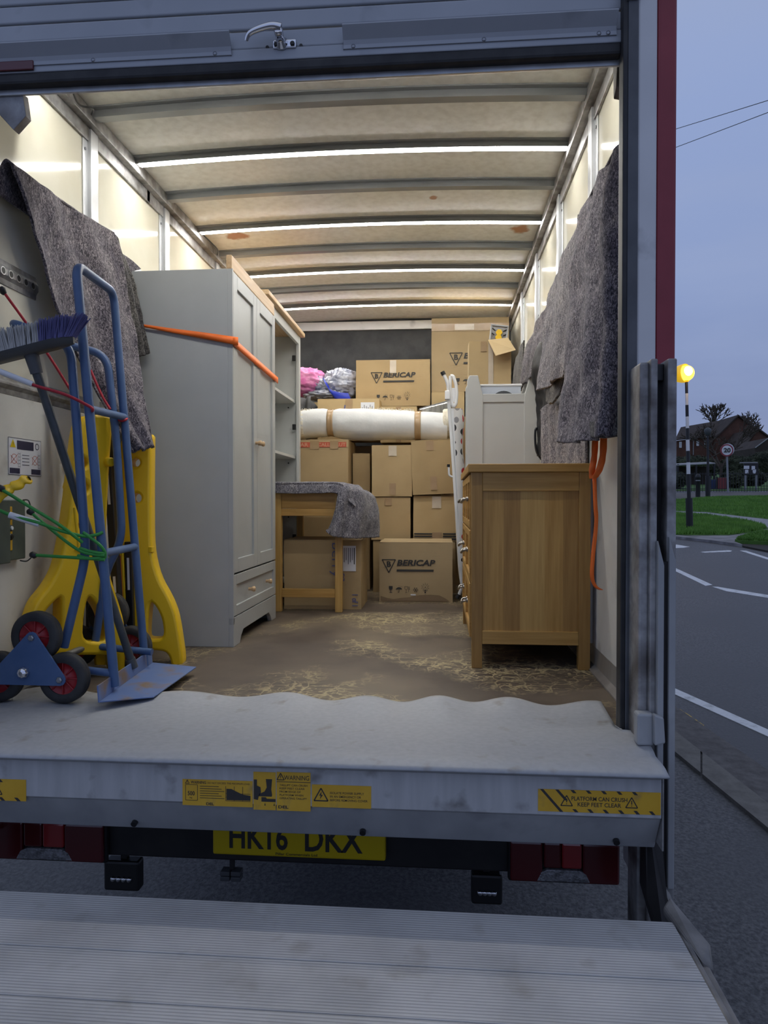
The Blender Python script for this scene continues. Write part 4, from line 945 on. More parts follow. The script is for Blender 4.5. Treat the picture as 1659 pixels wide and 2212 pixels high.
# ================================================================== CARDBOARD BOXES
def cbox(label, x0, x1, y0, y1, z0, z1, rot=0, m=0, tapes=(), flaps=True, gap=.003, group='cardboard boxes packed in the van', ry=0, rx=0, tilt=0):
    w, d, h = x1 - x0, y1 - y0, z1 - z0
    t = thing('cardboard_box', label, 'box', (x0, y0, z0), (rx, ry, rot), group)
    n_ = 6; bmm = MB()
    def warp(p):
        p = Vector(p); s_ = random.Random(int((x0 * 13 + y0 * 7 + z0 * 31) * 100)).random() * 40
        q = .0035 * noise.noise(p * 5 + Vector((s_, 0, 0)))
        return p + Vector((q, q * .5, q * .6))
    def face(o, a, b, na=n_, nb=n_):
        bmm.grid([[warp(Vector(o) + Vector(a) * i / na + Vector(b) * j / nb) for i in range(na + 1)] for j in range(nb + 1)], False)
    face((0, 0, 0), (w, 0, 0), (0, 0, h)); face((0, d, 0), (w, 0, 0), (0, 0, h)); face((0, 0, 0), (0, d, 0), (0, 0, h)); face((w, 0, 0), (0, d, 0), (0, 0, h)); face((0, 0, 0), (w, 0, 0), (0, d, 0)); face((0, 0, h), (w, 0, 0), (0, d, 0))
    bd = bmm.build('body', CARDS[m], t, world=False)
    me = bd.data; b2 = bmesh.new(); b2.from_mesh(me); bmesh.ops.remove_doubles(b2, verts=b2.verts, dist=.0005); bmesh.ops.recalc_face_normals(b2, faces=b2.faces); b2.to_mesh(me); b2.free()
    if flaps:
        for k in (0, 1):
            y_a, y_b = (.001, d / 2 - gap) if k == 0 else (d / 2 + gap, d - .001)
            lift = .004 + .004 * random.random()
            MB().add([(.002, y_a, h + .001), (w - .002, y_a, h + .001), (w - .002, y_b, h + lift), (.002, y_b, h + lift), (.002, y_a, h + .005), (w - .002, y_a, h + .005), (w - .002, y_b, h + lift + .004), (.002, y_b, h + lift + .004)], [(3, 2, 1, 0), (4, 5, 6, 7), (0, 1, 5, 4), (1, 2, 6, 5), (2, 3, 7, 6), (3, 0, 4, 7)]).build('flap', CARDS[m], t, world=False)
    for ti, (tx, tw, tz0, tz1_, tm) in enumerate(tapes):   # strips on the front face, fractions of the box
        B(w * tx, w * (tx + tw), -.0045 - .0012 * ti, -.0020, h * tz0, h * tz1_).build('tape', M[tm], t, world=False)
    return t, w, d, h
def pic(mb, o, s, kind):
    L = lambda a, b, wd=.06: line2(mb, o, EX, EZ, (a[0] * s, a[1] * s), (b[0] * s, b[1] * s), wd * s, .0)
    Fp = lambda P: flat(mb, o, EX, EZ, [(x * s, y * s) for x, y in P], .0)
    if kind == 0: Fp([(.22, 1), (.78, 1), (.78, .62), (.66, .46), (.54, .42), (.54, .1), (.75, .04), (.75, 0), (.25, 0), (.25, .04), (.46, .1), (.46, .42), (.34, .46), (.22, .62)])
    if kind == 1:
        Fp([(.02, .5), (.12, .68), (.3, .8), (.5, .84), (.7, .8), (.88, .68), (.98, .5), (.5, .56)]); L((.5, .55), (.5, .1)); L((.5, .1), (.36, .06)); L((.36, .06), (.34, .16), .05)
        for k in range(4): L((.45 + .15 * k, .98 - .05 * k), (.52 + .15 * k, 1.08 - .05 * k), .04)
    if kind == 2:
        for a, b in (((.1, .95), (.55, .95)), ((.1, .95), (.14, .55)), ((.14, .55), (.33, .45)), ((.33, .45), (.52, .55)), ((.52, .55), (.55, .95)), ((.33, .45), (.33, .08)), ((.18, .05), (.5, .05)), ((.7, .95), (.7, .1)), ((.84, .95), (.82, .5)), ((.7, .5), (.84, .5))): L(a, b, .045)
    if kind == 3:
        for k in range(6):
            a = math.pi * k / 6 * 2; L((.5, .45), (.5 + .4 * math.cos(a), .45 + .4 * math.sin(a)), .05)
            for q in (-.35, .35): L((.5 + .25 * math.cos(a), .45 + .25 * math.sin(a)), (.5 + .36 * math.cos(a + q), .45 + .36 * math.sin(a + q)), .04)
    if kind == 4:
        for k in range(10):
            a = math.pi * 2 * k / 10 + .3; L((.5 + .22 * math.cos(a), .72 + .22 * math.sin(a)), (.5 + .5 * math.cos(a), .72 + .5 * math.sin(a)), .035)
        Fp([(.42, .64), (.5, .80), (.58, .64)]); Fp([(.2, .22), (.35, .3), (.5, .33), (.65, .3), (.8, .22), (.5, .25)]); Fp([(.42, .0), (.58, .0), (.58, .16), (.42, .16)])
def bericap(t, w, h, x, z, s, icons=True, skip=()):
    # B-in-triangle mark, word with underline, and the row of handling marks
    mb = MB(); o = Vector((w * x, -.0042, h * z))
    P = [(0, .24 * s), (.25 * s, .24 * s), (.125 * s, 0)]
    for i in range(3): line2(mb, o, EX, EZ, P[i], P[(i + 1) % 3], .017 * s, 0)
    lettering(mb, 'B', o + EX * .088 * s + EZ * .105 * s, EX, EZ, .078 * s, .105 * s, 0, bold=.03)
    mb.build('triangle_mark', M['ink'], t, world=False)
    mb = MB(); lettering(mb, 'BERICAP', o + EX * .275 * s + EZ * .125 * s, EX, EZ, .72 * s, .115 * s, 0, shear=.2, bold=.035)
    flat(mb, o, EX, EZ, [(.27 * s, .02 * s), (.96 * s, .02 * s), (.965 * s, .058 * s), (.275 * s, .058 * s)], 0)
    mb.build('word_print', M['ink'], t, world=False)
    if icons:
        for k in range(5):
            mb = MB(); pic(mb, o + EX * s * (.10 + .155 * k + (.01 if k == 4 else 0)) + EZ * s * (-.38 + (.0 if k < 4 else .0)), s * (.125 if k < 4 else .155), k); mb.build('handling_mark', M['ink'], t, world=False)
# berry box under the table
p0 = at(618, 1314, y=4.235)
t, w, d, h = cbox('brown cardboard box under the oak table printed erry in blue letters', -.955, -.485, 4.235, 4.60, ZF, 1.262, 0, 1, gap=.01)
mb = MB(); lettering(mb, 'berry', Vector((w * .595, -.0042, h * .97)), (0, 0, -1), (1, 0, 0), h * .50, .062, 0, bold=-.004); mb.build('word_print', M['ink_blue'], t, world=False)
mb = MB(); o = Vector((w * .74, -.0042, h * .47))
for a, b in (((-.02, 0), (.02, 0)), ((0, -.02), (0, .02)), ((-.02, -.02), (-.006, -.02)), ((.006, -.02), (.02, -.02)), ((-.02, .02), (-.006, .02)), ((.006, .02), (.02, .02)), ((-.02, -.02), (-.02, -.006)), ((-.02, .006), (-.02, .02)), ((.02, -.02), (.02, -.006)), ((.02, .006), (.02, .02))): line2(mb, o, EX, EZ, a, b, .006, 0)
mb.build('cross_mark', M['ink_blue'], t, world=False)
mb = MB(); lettering(mb, '1 of 1', Vector((w * .885, -.0042, h * .22)), (0, 0, -1), (1, 0, 0), h * .17, .036, 0, bold=.02); mb.build('count_print', M['ink_blue'], t, world=False)
lb = B(w * .745, w * .935, -.0048, -.0022, h * .56, h * .93).build('shipping_label', M['paper'], t, world=False)
mb = MB()
for k in range(5): lettering(mb, ('Ref  AURORA', 'Delivery note', 'Part of order', 'Box contents', 'Customer copy')[k], Vector((w * (.905 - .035 * k), -.0050, h * (.90))), (0, 0, -1), (1, 0, 0), h * (.20, .24, .28, .22, .26)[k], .007, 0)
mb.build('label_print', M['ink'], lb, world=False) if False else None
mb2 = MB()
for k in range(6): line2(mb2, Vector((0, -.0050, 0)), EX, EZ, (w * (.915 - .026 * k), h * .90), (w * (.915 - .026 * k), h * (.66 + .03 * ((k * 5) % 3))), .0035 if k else .006, 0)
o_ = mb2.build('label_print', M['ink'], t, world=False)
# bericap box at the front of the stack
t, w, d, h = cbox('wide cardboard box printed BERICAP on the floor in front of the stack', -.405, .068, 4.575, 4.98, ZF, 1.232, .0, 3)
bericap(t, w, h, .04, .50, .345)
B(w * .43, w * .50, -.0052, -.0025, h * .115, h * .135).build('label_scrap', M['paper'], t, world=False)
mb = MB(); flat(mb, Vector((0, -.0042, 0)), EX, EZ, [(w * x, h * y) for x, y in ((.02, .02), (.02, .10), (.1, .07), (.2, .05), (.3, .07), (.42, .085), (.55, .12), (.7, .13), (.82, .12), (.9, .07), (.96, .02))], 0); mb.build('damp_stain', mat('damp_card', (0.22, 0.15, 0.085), .8), t, world=False)
# stack behind
def px_box(label, u0, u1, vt, vb, y, depth, rot=0, m=0, **k):
    a, b = at(u0, vb, y=y), at(u1, vt, y=y)
    return cbox(label, a.x, b.x, y, y + depth, a.z, b.z, rot, m, **k)
def stack_box(label, u0, u1, y, depth, z0, z1, m=0, **k):
    a, b = at(u0, 1000, y=y), at(u1, 1000, y=y)
    return cbox(label, a.x, b.x, y, y + depth, z0, z1, 0, m, **k)
TP = lambda x=.45, w=.16, m='tape': ((x, w, .86, 1.0, m), (x + .02, w, 0.0, .16, m))
stack_box('plain cardboard box behind the BERICAP box on the floor, lowest in the middle column', 806, 886, 5.06, .45, ZF, 1.215, 1, tapes=())
stack_box('plain cardboard box with a tape tab, middle of the centre column', 802, 887, 5.05, .45, 1.225, 1.525, 0, tapes=((.35, .17, .82, 1.0, 'tape'),))
stack_box('upright cardboard box under the rolled rug, top of the centre column', 803, 890, 5.04, .45, 1.535, 1.895, 0, tapes=((.44, .16, .03, .26, 'tape'), (.42, .2, .8, 1, 'tape_clear')))
stack_box('cardboard box low beside the ironing board, under a striped box', 897, 984, 5.05, .42, ZF, 1.205, 3)
t, w, d, h = stack_box('creased cardboard box with dark printed stripes and crossed tape', 893, 990, 5.06, .42, 1.215, 1.535, 2, tapes=((.42, .22, 0, .2, 'tape'), (.42, .2, .74, 1.0, 'tape_clear')))
for (a, b) in ((.03, .075), (.10, .13), (.155, .185)):
    for (xa, xb_) in ((.02, .42), (.66, .98)): B(w * xa, w * xb_, -.0042, -.0028, h * a, h * b).build('stripe_print', M['ink'], t, world=False)
stack_box('leaning cardboard box beside the ironing board, under the rug end', 892, 985, 5.03, .42, 1.545, 1.925, 1, tapes=((.35, .17, .82, 1.0, 'tape'), (.42, .15, .08, .33, 'tape')), ry=-.035)
stack_box('shaded cardboard box in the gap beside the red-banded box', 762, 799, 5.20, .33, ZF, 1.85, 1)
stack_box('plain cardboard box under the red-banded box behind the table', 610, 750, 5.04, .45, ZF, 1.52, 1)
t, w, d, h = stack_box('cardboard box with a red printed band and brown tape under the rug', 622, 752, 5.02, .45, 1.53, 1.937, 0, tapes=((.37, .15, .84, .985, 'tape'), (.70, .14, .84, .985, 'tape')))
B(w * .03, w * .97, -.0040, -.0026, h * .875, h * .965).build('red_band', M['ink_red'], t, world=False)
mb = MB(); lettering(mb, 'BAR', Vector((w * .16, -.0043, h * .89)), EX, EZ, w * .18, h * .06, 0, bold=.01); lettering(mb, 'CALLEBAUT', Vector((w * .50, -.0043, h * .89)), EX, EZ, w * .46, h * .06, 0, bold=.01); mb.build('band_print', mat('band_print', (.60, .33, .20), .6), t, world=False)
# support layer behind, carrying the upper boxes (seen only between things)
for k, (xa, xb_, m_) in enumerate(((-1.42, -.98, 1), (-.97, -.50, 0), (-.49, -.02, 3), (-.01, .55, 1))):
    for j, (za, zb) in enumerate(((ZF, 1.40), (1.41, 1.93))):
        cbox('plain cardboard box in the hidden back row against the bulkhead, %s tier, %s' % (('bottom', 'upper')[j], ('left wall end', 'second along', 'third along', 'right wall end')[k]), xa, xb_, 5.56, 6.02, za, zb, 0, m_)
# second tier: label box, small box, under-boxes
def zat(v, y): return at(800, v, y=y).z
t, w, d, h = stack_box('long flat cardboard box with a white shipping label behind the rug', 686, 819, 5.36, .22, 1.962, zat(862, 5.36), 2, tapes=((.46, .11, 0, 1.0, 'tape'),))
B(w * .705, w * .925, -.005, -.0025, h * .50, h * .92).build('shipping_label', M['paper'], t, world=False)
mb2 = MB()
for k in range(6): line2(mb2, Vector((0, -.0052, 0)), EX, EZ, (w * (.73 + .032 * k), h * .55), (w * (.73 + .032 * k), h * (.80 + .03 * ((k * 5) % 3))), .004, 0)
mb2.build('label_print', M['ink'], t, world=False)
mb2 = MB(); lettering(mb2, '?', Vector((w * .42, -.0044, h * .62)), EX, EZ, .03, .06, 0) if False else line2(mb2, Vector((0, -.0044, 0)), EX, EZ, (w * .435, h * .70), (w * .45, h * .86), .01, 0); mb2.build('mark_print', M['ink_blue'], t, world=False)
stack_box('small cardboard box with a tape strip between the rug and the upper BERICAP box', 822, 901, 5.36, .22, 1.945, zat(880, 5.36), 2, tapes=((.42, .14, 0, 1, 'tape'),))
stack_box('flat cardboard box under the tall BERICAP carton', 932, 1003, 5.57, .42, 1.94, zat(848, 5.57) - .006, 2)
# upper BERICAP boxes
zb_ = zat(877, 5.62)
t, w, d, h = stack_box('wide cardboard box printed BERICAP on top of the centre stack', 769, 929, 5.62, .40, zat(877, 5.60), zat(778, 5.60), 0, tapes=((.46, .085, .72, 1.0, 'tape_clear'),), rx=0)
bericap(t, w, h, .205, .50, .355)
t, w, d, h = stack_box('tall cardboard carton printed BERICAP with taped lid, near the roof', 932, 1099, 5.64, .40, zat(848, 5.64), zat(692, 5.64), 3, tapes=((.0, 1.0, .83, .93, 'tape'), (.30, .25, .84, .92, 'tape_clear')), flaps=True)
bericap(t, w, h, .235, .36, .40)
# boxes that hold up the right-hand pile
for (za, zb, lab) in ((ZF, 1.45, 'bottom'), (1.46, 2.05, 'top')):
    cbox('plain cardboard box hidden behind the grey unit by the wall, %s one' % lab, .13, .54, 4.68, 5.0, za, zb, 0, 1)
# ---- clear storage tub on the grey unit
za = 2.04
ta, tb = at(1016, 800, y=4.0), at(1128, 800, y=4.0)
t = thing('storage_tub', 'white translucent storage tub holding something dark on the grey unit', 'tub', ((ta.x + tb.x) / 2, 4.12, za))
B(ta.x + .008, tb.x - .008, 3.995, 4.0, za, za + .098).box(ta.x + .008, tb.x - .008, 4.23, 4.235, za, za + .098).box(ta.x + .008, ta.x + .013, 4.0, 4.23, za, za + .098).box(tb.x - .013, tb.x - .008, 4.0, 4.23, za, za + .098).box(ta.x + .008, tb.x - .008, 3.995, 4.235, za, za + .004).build('tub_wall', M['tub'], t)
B(ta.x, tb.x, 3.99, 4.24, za + .098, za + .112).build('lid', M['white_plastic'], t, bevel=.005)
MB().grid([[Vector((ta.x + .10 + .17 * i / 12, 3.9935, za + .004 + (.07 * math.sin(math.pi * min(1, i / 12 * 1.02)) ** .6) * j)) for i in range(13)] for j in (0, 1)]).build('dark_contents', M['dark_grey'], t)
# ---- open cardboard box standing on the tub, with a power tool battery case poking out
fy = 4.015
a, b = at(1013, 838, y=fy), at(1104, 736, y=fy)
t, w, d, h = cbox('open-topped pale cardboard box with a drooping flap standing on the storage tub', a.x, b.x, fy, fy + .21, za + .112, b.z, 0, 2, tapes=((.46, .12, 0, 1.0, 'tape_clear'), (.28, .14, .76, .99, 'tape')), flaps=False)
MB().hexa([Vector(p) for p in ((w * .45, -.012, h * 1.01), (w * .93, -.002, h * 1.06), (w * 1.08, -.065, h * .73), (w * .61, -.075, h * .60))], [Vector(p) for p in ((w * .45, -.009, h * 1.02), (w * .93, .001, h * 1.07), (w * 1.08, -.062, h * .74), (w * .61, -.072, h * .61))]).build('flap', CARDS[2], t, world=False)
bx_, bz = at(1057, 735, y=4.12), at(1096, 700, y=4.12)
t = thing('tool_case', 'grey ribbed plastic tool case with yellow centre poking out of the open box', 'tool case', ((bx_.x + bz.x) / 2, 4.13, b.z + .006))
R_ = Matrix.Translation(Vector(((bx_.x + bz.x) / 2, 4.13, bx_.z))) @ Matrix.Rotation(math.radians(7), 4, 'Y')
ww, hh = (bz.x - bx_.x) / 2, (bz.z - bx_.z)
mbq = MB().box(-ww, ww, .01, .05, -.01, hh, R_)
mbq.build('shell', M['galv'], t, bevel=.004)
for (x0, x1, z0, z1) in ((-ww, ww, hh * .9, hh), (-ww, -ww * .82, 0, hh * .9), (ww * .82, ww, 0, hh * .9)): B(x0, x1, 0, .012, z0, z1, R_).build('rib', M['alu_dull'], t, bevel=.002)
for (p_, q_) in (((-.8, .75), (-.45, .62)), ((-.8, .45), (-.5, .35)), ((.8, .75), (.45, .62)), ((.8, .45), (.5, .35))): MB().cyl(R_ @ Vector((p_[0] * ww, .006, p_[1] * hh)), R_ @ Vector((q_[0] * ww, .006, q_[1] * hh)), .003, 6).build('rib', M['black'], t)
for zz in (.52, .2): MB().ext([R_ @ Vector((ww * .38 * math.cos(k * math.pi / 3), .0, hh * zz + ww * .38 * math.sin(k * math.pi / 3))) for k in range(6)], (0, .012, 0)).build('yellow_centre', M['yellow'], t, bevel=.002)
# ---- rolled rug in white wrap on top of the stack
rl, rr_ = at(648, 920, y=5.16), at(972, 930, y=5.16)
def rug_r(t): return .106 * (1 - .14 * math.exp(-((t - .20) / .035) ** 2) - .05 * math.exp(-((t - .80) / .03) ** 2)) + .012 * math.exp(-((t - .42) / .14) ** 2)
P = []
for i in range(110):
    t_ = i / 109; x = rl.x + .02 + (rr_.x - rl.x - .04) * t_; c = Vector((x, 5.17, 2.064 + .010 * math.sin(t_ * 5) - .014 * t_ + .006 * math.sin(t_ * 11)))
    row = []
    for j in range(33):
        a_ = 2 * math.pi * j / 32; q = Vector((0, math.cos(a_), math.sin(a_)))
        r = rug_r(t_) * (1 + .045 * noise.noise(Vector((x * 5, math.cos(a_) * 2, math.sin(a_) * 2))) + .035 * (abs(noise.noise(Vector((x * 9 + math.sin(a_) * 2, math.cos(a_) * 4, math.sin(a_) * 4)))) - .2) + .015 * noise.noise(Vector((x * 22, math.cos(a_) * 5, math.sin(a_) * 5))))
        row.append(c + q * r)
    P.append(row)
rug = thing('rolled_rug', 'rolled cream rug wrapped in white cloth and bound with brown tape', 'rug', ((rl.x + rr_.x) / 2, 5.17, 1.96))
MB().grid(P).build('wrap', M['white_cloth'], rug)
for t_ in (.20, .80):
    x = rl.x + .02 + (rr_.x - rl.x - .04) * t_; k = int(t_ * 109); cc = sum((p for p in P[k][:-1]), Vector()) / 32
    rows_ = []
    for dx in (-.022, -.011, 0, .011, .022):
        rows_.append([Vector((x + dx, cc.y + (rug_r(t_ + dx / (rr_.x - rl.x)) + .004) * math.cos(2 * math.pi * j / 32), cc.z + (rug_r(t_ + dx / (rr_.x - rl.x)) + .004) * math.sin(2 * math.pi * j / 32))) for j in range(33)])
    MB().grid(rows_).build('tape_band', M['tape'], rug, solid=.002)
mb = MB()
for s_, x in ((-1, rl.x + .02), (1, rr_.x - .022)):
    mb2 = MB().lathe([(.096, -.03), (.106, -.02), (.106, .028), (.094, .032)], (x - .01 if s_ < 0 else x, 5.17, 2.062), (1, 0, 0), 40)
    mb2.v = [p + Vector((0, noise.noise(p * 90), noise.noise(p * 80 + Vector((5, 0, 0))))) * .006 for p in mb2.v]
    mb2.build('rug_end', M['cream_pile'], rug)
mb = MB(); rnd = random.Random(3)
for k in range(420):
    t_ = rnd.random(); 
    if not (t_ < .17 or .47 < t_ < .76): continue
    x = rl.x + (rr_.x - rl.x) * t_; a_ = math.radians(rnd.uniform(60, 115)); r = rug_r(t_) - .002
    p = Vector((x, 5.17 + r * math.cos(a_), 2.062 + .006 + r * math.sin(a_) - .012 * t_ * 1.2))
    d_ = Vector((rnd.uniform(-.5, .5), math.cos(a_), math.sin(a_))) * rnd.uniform(.006, .015)
    mb.tube([p, p + d_], .0035, 5, r1=.001)
mb.build('pile_tufts', M['cream_pile'], rug, kind='stuff')
# ---- bags on the upper left
bz0 = 1.935
t = thing('holdall_bag', 'black nylon holdall with a wide strap on the upper stack', 'bag', (-1.08, 5.35, 1.96))
a = at(660, 862, y=5.40)
hb = blob((a.x - .10, 5.47, 2.135), .22, .13, .175, .10, 2.5, 4, flat=.98); hb.build('body', M['bag_black'], t)
pts = spline([(a.x + .035, 5.38, 2.00), (a.x + .035, 5.335, 2.10), (a.x + .03, 5.34, 2.22), (a.x + .025, 5.40, 2.30), (a.x + .02, 5.47, 2.315)], 14)
ribbon(pts, [(1, 0, 0)] * 14, .035).build('strap', M['bag_black'], t, solid=.004)
pts = spline([(a.x - .10, 5.36, 2.04), (a.x - .06, 5.33, 2.16), (a.x + .0, 5.33, 2.18), (a.x + .03, 5.35, 2.06)], 14)
MB().tube(pts, .012, 8).build('handle', M['black'], t)
a = at(667, 825, y=5.78)
t = thing('pink_bedding_bag', 'bright pink bedding in a clear plastic bag on the black holdall', 'bag', (a.x, 5.78, a.z - .07))
blob((a.x - .03, 5.80, a.z + .0), .185, .15, .115, .12, 3, 9, 64, 44, crease=.10).build('bedding', M['pink'], t)
pg = blob((a.x + .10, 5.78, a.z - .03), .07, .10, .075, .2, 4, 12, 48, 32, crease=.16).build('poly_wrap', M['poly_bag'], t)
a = at(733, 832, y=5.74)
t = thing('plastic_sack', 'crinkled clear plastic sack of dark clothes with a blue lower side', 'bag', (a.x, 5.74, a.z - .1))
blob((a.x + .015, 5.76, a.z + .005), .165, .13, .128, .14, 3.2, 21, 72, 48, crease=.13).build('clear_wrap', M['poly_bag'], t)
pts = spline([at(697, 822, y=5.62), at(703, 838, y=5.60), at(715, 850, y=5.60), at(735, 856, y=5.60), at(752, 857, y=5.61)], 14)
mb = MB().grid([[p + Vector((.012 * k - .0 , -.012 * math.sin(k * .8) + .02 * k * .3, .030 - .018 * k - .0006 * i * k)) for k in range(5)] for i, p in enumerate(pts)]); mb.build('blue_side', M['blue_bag'], t)
blob((a.x - .10, 5.74, a.z - .085), .17, .12, .045, .2, 4, 31, 56, 30, crease=.16).build('loose_wrap', M['poly_bag'], t)
a = at(722, 850, y=5.8)
cbox('plain cardboard box under the plastic sacks on the upper stack', a.x - .28, a.x + .14, 5.66, 6.02, 1.945, a.z - .02 - .075, 0, 1)
# ---- steel appliance lying behind the rug
t = thing('steel_appliance', 'shiny steel slab with dark top wedged behind the rug and ironing board', 'appliance', (.02, 5.3, 2.10))
a, b, c, d = at(903, 884, y=5.40), at(975, 866, y=5.28), at(975, 890, y=5.28), at(906, 896, y=5.40)
MB().hexa([d, c, c + Vector((.02, .22, .0)), d + Vector((.02, .16, .0))], [a, b, b + Vector((.02, .22, .03)), a + Vector((.02, .16, .02))]).build('body', M['steel'], t, bevel=.008)
MB().hexa([a + Vector((.0, .01, .002)), b + Vector((0, .01, .002)), b + Vector((.02, .21, .032)), a + Vector((.02, .15, .022))], [a + Vector((.015, .02, .012)), b + Vector((0, .02, .014)), b + Vector((.02, .21, .04)), a + Vector((.03, .15, .03))]).build('dark_top', M['dark_grey'], t, bevel=.003)
# ---- ironing board on edge beside the grey unit
t = thing('ironing_board', 'folded ironing board on end with red, grey and black spotted cover', 'ironing board', (.135, 4.75, ZF))
Y0 = 4.31
def ib(u, v, y=Y0): return at(u, v, y=y)
# metal top (edge-on pale frame) running from head to foot
fp = [ib(979, 882), ib(984, 1000), ib(990, 1120), ib(996, 1230, 4.35), ib(1001, 1268, 4.41)]
fp = [Vector(p) for p in fp]
mb = MB()
L_ = spline(fp, 16)
P = [[p + Vector((-.013, 0, 0)), p + Vector((-.015, .17, 0)), p + Vector((-.013, .34, 0)), p + Vector((.002, .34, 0)), p + Vector((.003, .17, 0)), p + Vector((.003, 0, 0)), p + Vector((-.013, 0, 0))] for p in L_]
MB().grid(P, False).build('metal_top', M['white_plastic'], t)
cv = []
for i, p in enumerate(L_[:-1]):
    t_ = i / 14; th_ = .034 * (1 - .45 * t_) + .008 * math.sin(i * 1.7) * (1 - t_)
    th_ = max(th_, .012)
    cv.append([p + Vector((.003, .0, 0)), p + Vector((.014 + th_, .0, .0)), p + Vector((.018 + th_ * 1.25, .06, 0)), p + Vector((.018 + th_ * 1.25, .26, 0)), p + Vector((.003, .34, 0)), p + Vector((.003, .0, 0))])
MB().grid(cv).build('cover', M['dotted'], t)
# tubular frame: long leg up the outside with black ends, rest plate at head
MB().tube(smooth_corner([ib(957, 806, 4.29), ib(968, 828, 4.29), ib(970, 880), ib(976, 950), ib(986, 1100), ib(997, 1250, 4.37), ib(998, 1268, 4.37), ib(991, 1287, 4.39)], .03), .0105, 10).build('leg', M['white_plastic'], t)
MB().cyl(ib(959, 810, 4.29), ib(955.5, 803, 4.29), .014, 12).build('foot_cap', M['black'], t)
MB().cyl(ib(992, 1284, 4.39), ib(987, 1292, 4.39), .014, 12).build('foot_cap', M['black'], t)
MB().tube(smooth_corner([ib(969, 1003), ib(970, 1028), ib(982, 1031)], .015), .006, 8).build('hook', M['white_plastic'], t)
MB().cyl(ib(969, 1003), ib(968.5, 1009), .009, 10).build('hook_cap', M['black'], t)
rest = [ib(973, 812), ib(979, 812), ib(985, 830), ib(987, 850), ib(985, 872), ib(980, 880), ib(976, 870), ib(972, 840)]
mb = MB().tube(smooth_corner([Vector(p) + Vector((0, .0, 0)) for p in rest] + [Vector(rest[0])], .01, 3), .010, 8); mb.build('iron_rest', M['white_plastic'], t)
MB().ext([Vector(p) for p in (ib(975, 838), ib(983.5, 838), ib(984.5, 852), ib(983, 868), ib(977, 868))], (0, .008, 0)).build('rest_plate', M['white_plastic'], t, bevel=.001)
B(ib(961, 860).x, ib(972, 860).x, 4.28, 4.33, ib(961, 864).z, ib(961, 845).z).build('clamp', M['white_plastic'], t, bevel=.005)
M['felt_mid'] = felt('mid_grey_felt', (0.055, 0.053, 0.06), (0.155, 0.147, 0.16), (0.36, 0.345, 0.35))
# ================================================================== FELT BLANKETS ON THE RAILS
def pts(*l): return [at(u, v, y=y) for u, v, y in l]
def blanket(label, rows, m='felt', extra=None, **k):
    rows = [pts(*r) for r in rows]
    c = rows[0][len(rows[0]) // 2]
    t = thing('felt_blanket', label, 'blanket', c, group='grey felt removal blankets')
    sheet(rows, **k).build('cloth', M[m], t, solid=.010)
    return t, rows
rowsA = [[(24, 352, 2.205), (80, 396, 2.36), (140, 440, 2.53), (195, 476, 2.72), (243, 503, 2.87)],
         [(50, 430, 2.26), (100, 470, 2.42), (160, 520, 2.6), (215, 545, 2.76), (262, 560, 2.90)],
         [(90, 560, 2.38), (140, 590, 2.54), (190, 610, 2.68), (240, 640, 2.80), (280, 650, 2.92)],
         [(128, 690, 2.48), (175, 710, 2.60), (215, 730, 2.70), (262, 750, 2.78), (302, 760, 2.88)],
         [(205, 840, 2.60), (228, 845, 2.63), (255, 850, 2.66), (280, 850, 2.70), (312, 850, 2.76)],
         [(286, 976, 2.60), (298, 974, 2.61), (312, 971, 2.63), (325, 968, 2.66), (338, 963, 2.70)]]
t, r = blanket('large grey felt blanket slung from the left rail behind the sack truck', rowsA, nu=60, nv=90, amp=.010, nsc=7, folds=2.5, famp=.012, seed=3, edge=.006)
# part that folds back over the rail
rows = [[p + Vector((-.045, 0, -.10)) for p in r[0]], [p + Vector((-.04, 0, -.02)) for p in r[0]], [p + Vector((-.02, 0, .012)) for p in r[0]], r[0]]
sheet(rows, nu=50, nv=12, amp=.004, seed=3).build('folded_edge', M['felt'], t, solid=.008)
blanket('dark grey felt blanket hanging between the large blanket and the wardrobe', [
    [(232, 498, 2.90), (246, 503, 2.94), (258, 530, 2.98), (268, 560, 3.02)],
    [(255, 600, 2.93), (270, 600, 2.97), (280, 610, 3.01), (288, 620, 3.04)],
    [(280, 700, 2.96), (292, 700, 3.0), (300, 700, 3.03), (306, 700, 3.06)],
    [(292, 768, 2.98), (302, 769, 3.01), (312, 768, 3.04), (321, 764, 3.065)]], 'felt_dark', nu=30, nv=50, amp=.008, folds=2, famp=.01, seed=8, edge=.004)
t_, r_ = blanket('grey felt blanket end showing above the wardrobe top at the left wall', [
    [(262, 548, 3.0), (275, 556, 3.05), (290, 568, 3.10), (302, 580, 3.16)],
    [(262, 600, 3.0), (268, 600, 3.03), (272, 600, 3.05), (274, 600, 3.06)],
    [(264, 680, 3.0), (268, 680, 3.03), (272, 680, 3.05), (274, 680, 3.065)]], 'felt', nu=20, nv=30, amp=.003, seed=4)
R1 = [[(1356, 285, 2.13), (1322, 338, 2.30), (1290, 395, 2.50), (1253, 466, 2.80)],
      [(1356, 400, 2.14), (1314, 420, 2.30), (1280, 450, 2.50), (1246, 505, 2.79)],
      [(1356, 560, 2.15), (1304, 580, 2.27), (1268, 600, 2.48), (1235, 640, 2.77)],
      [(1354, 720, 2.15), (1298, 730, 2.24), (1260, 740, 2.46), (1227, 760, 2.76)],
      [(1352, 850, 2.15), (1293, 860, 2.22), (1250, 870, 2.44), (1216, 870, 2.74)],
      [(1345, 938, 2.15), (1288, 948, 2.20), (1245, 956, 2.42), (1206, 956, 2.72)]]
t, r = blanket('broad grey felt blanket hung on the right rail next to the door frame', R1, nu=70, nv=100, amp=.014, nsc=7, folds=3.2, famp=.020, seed=6, edge=.006)
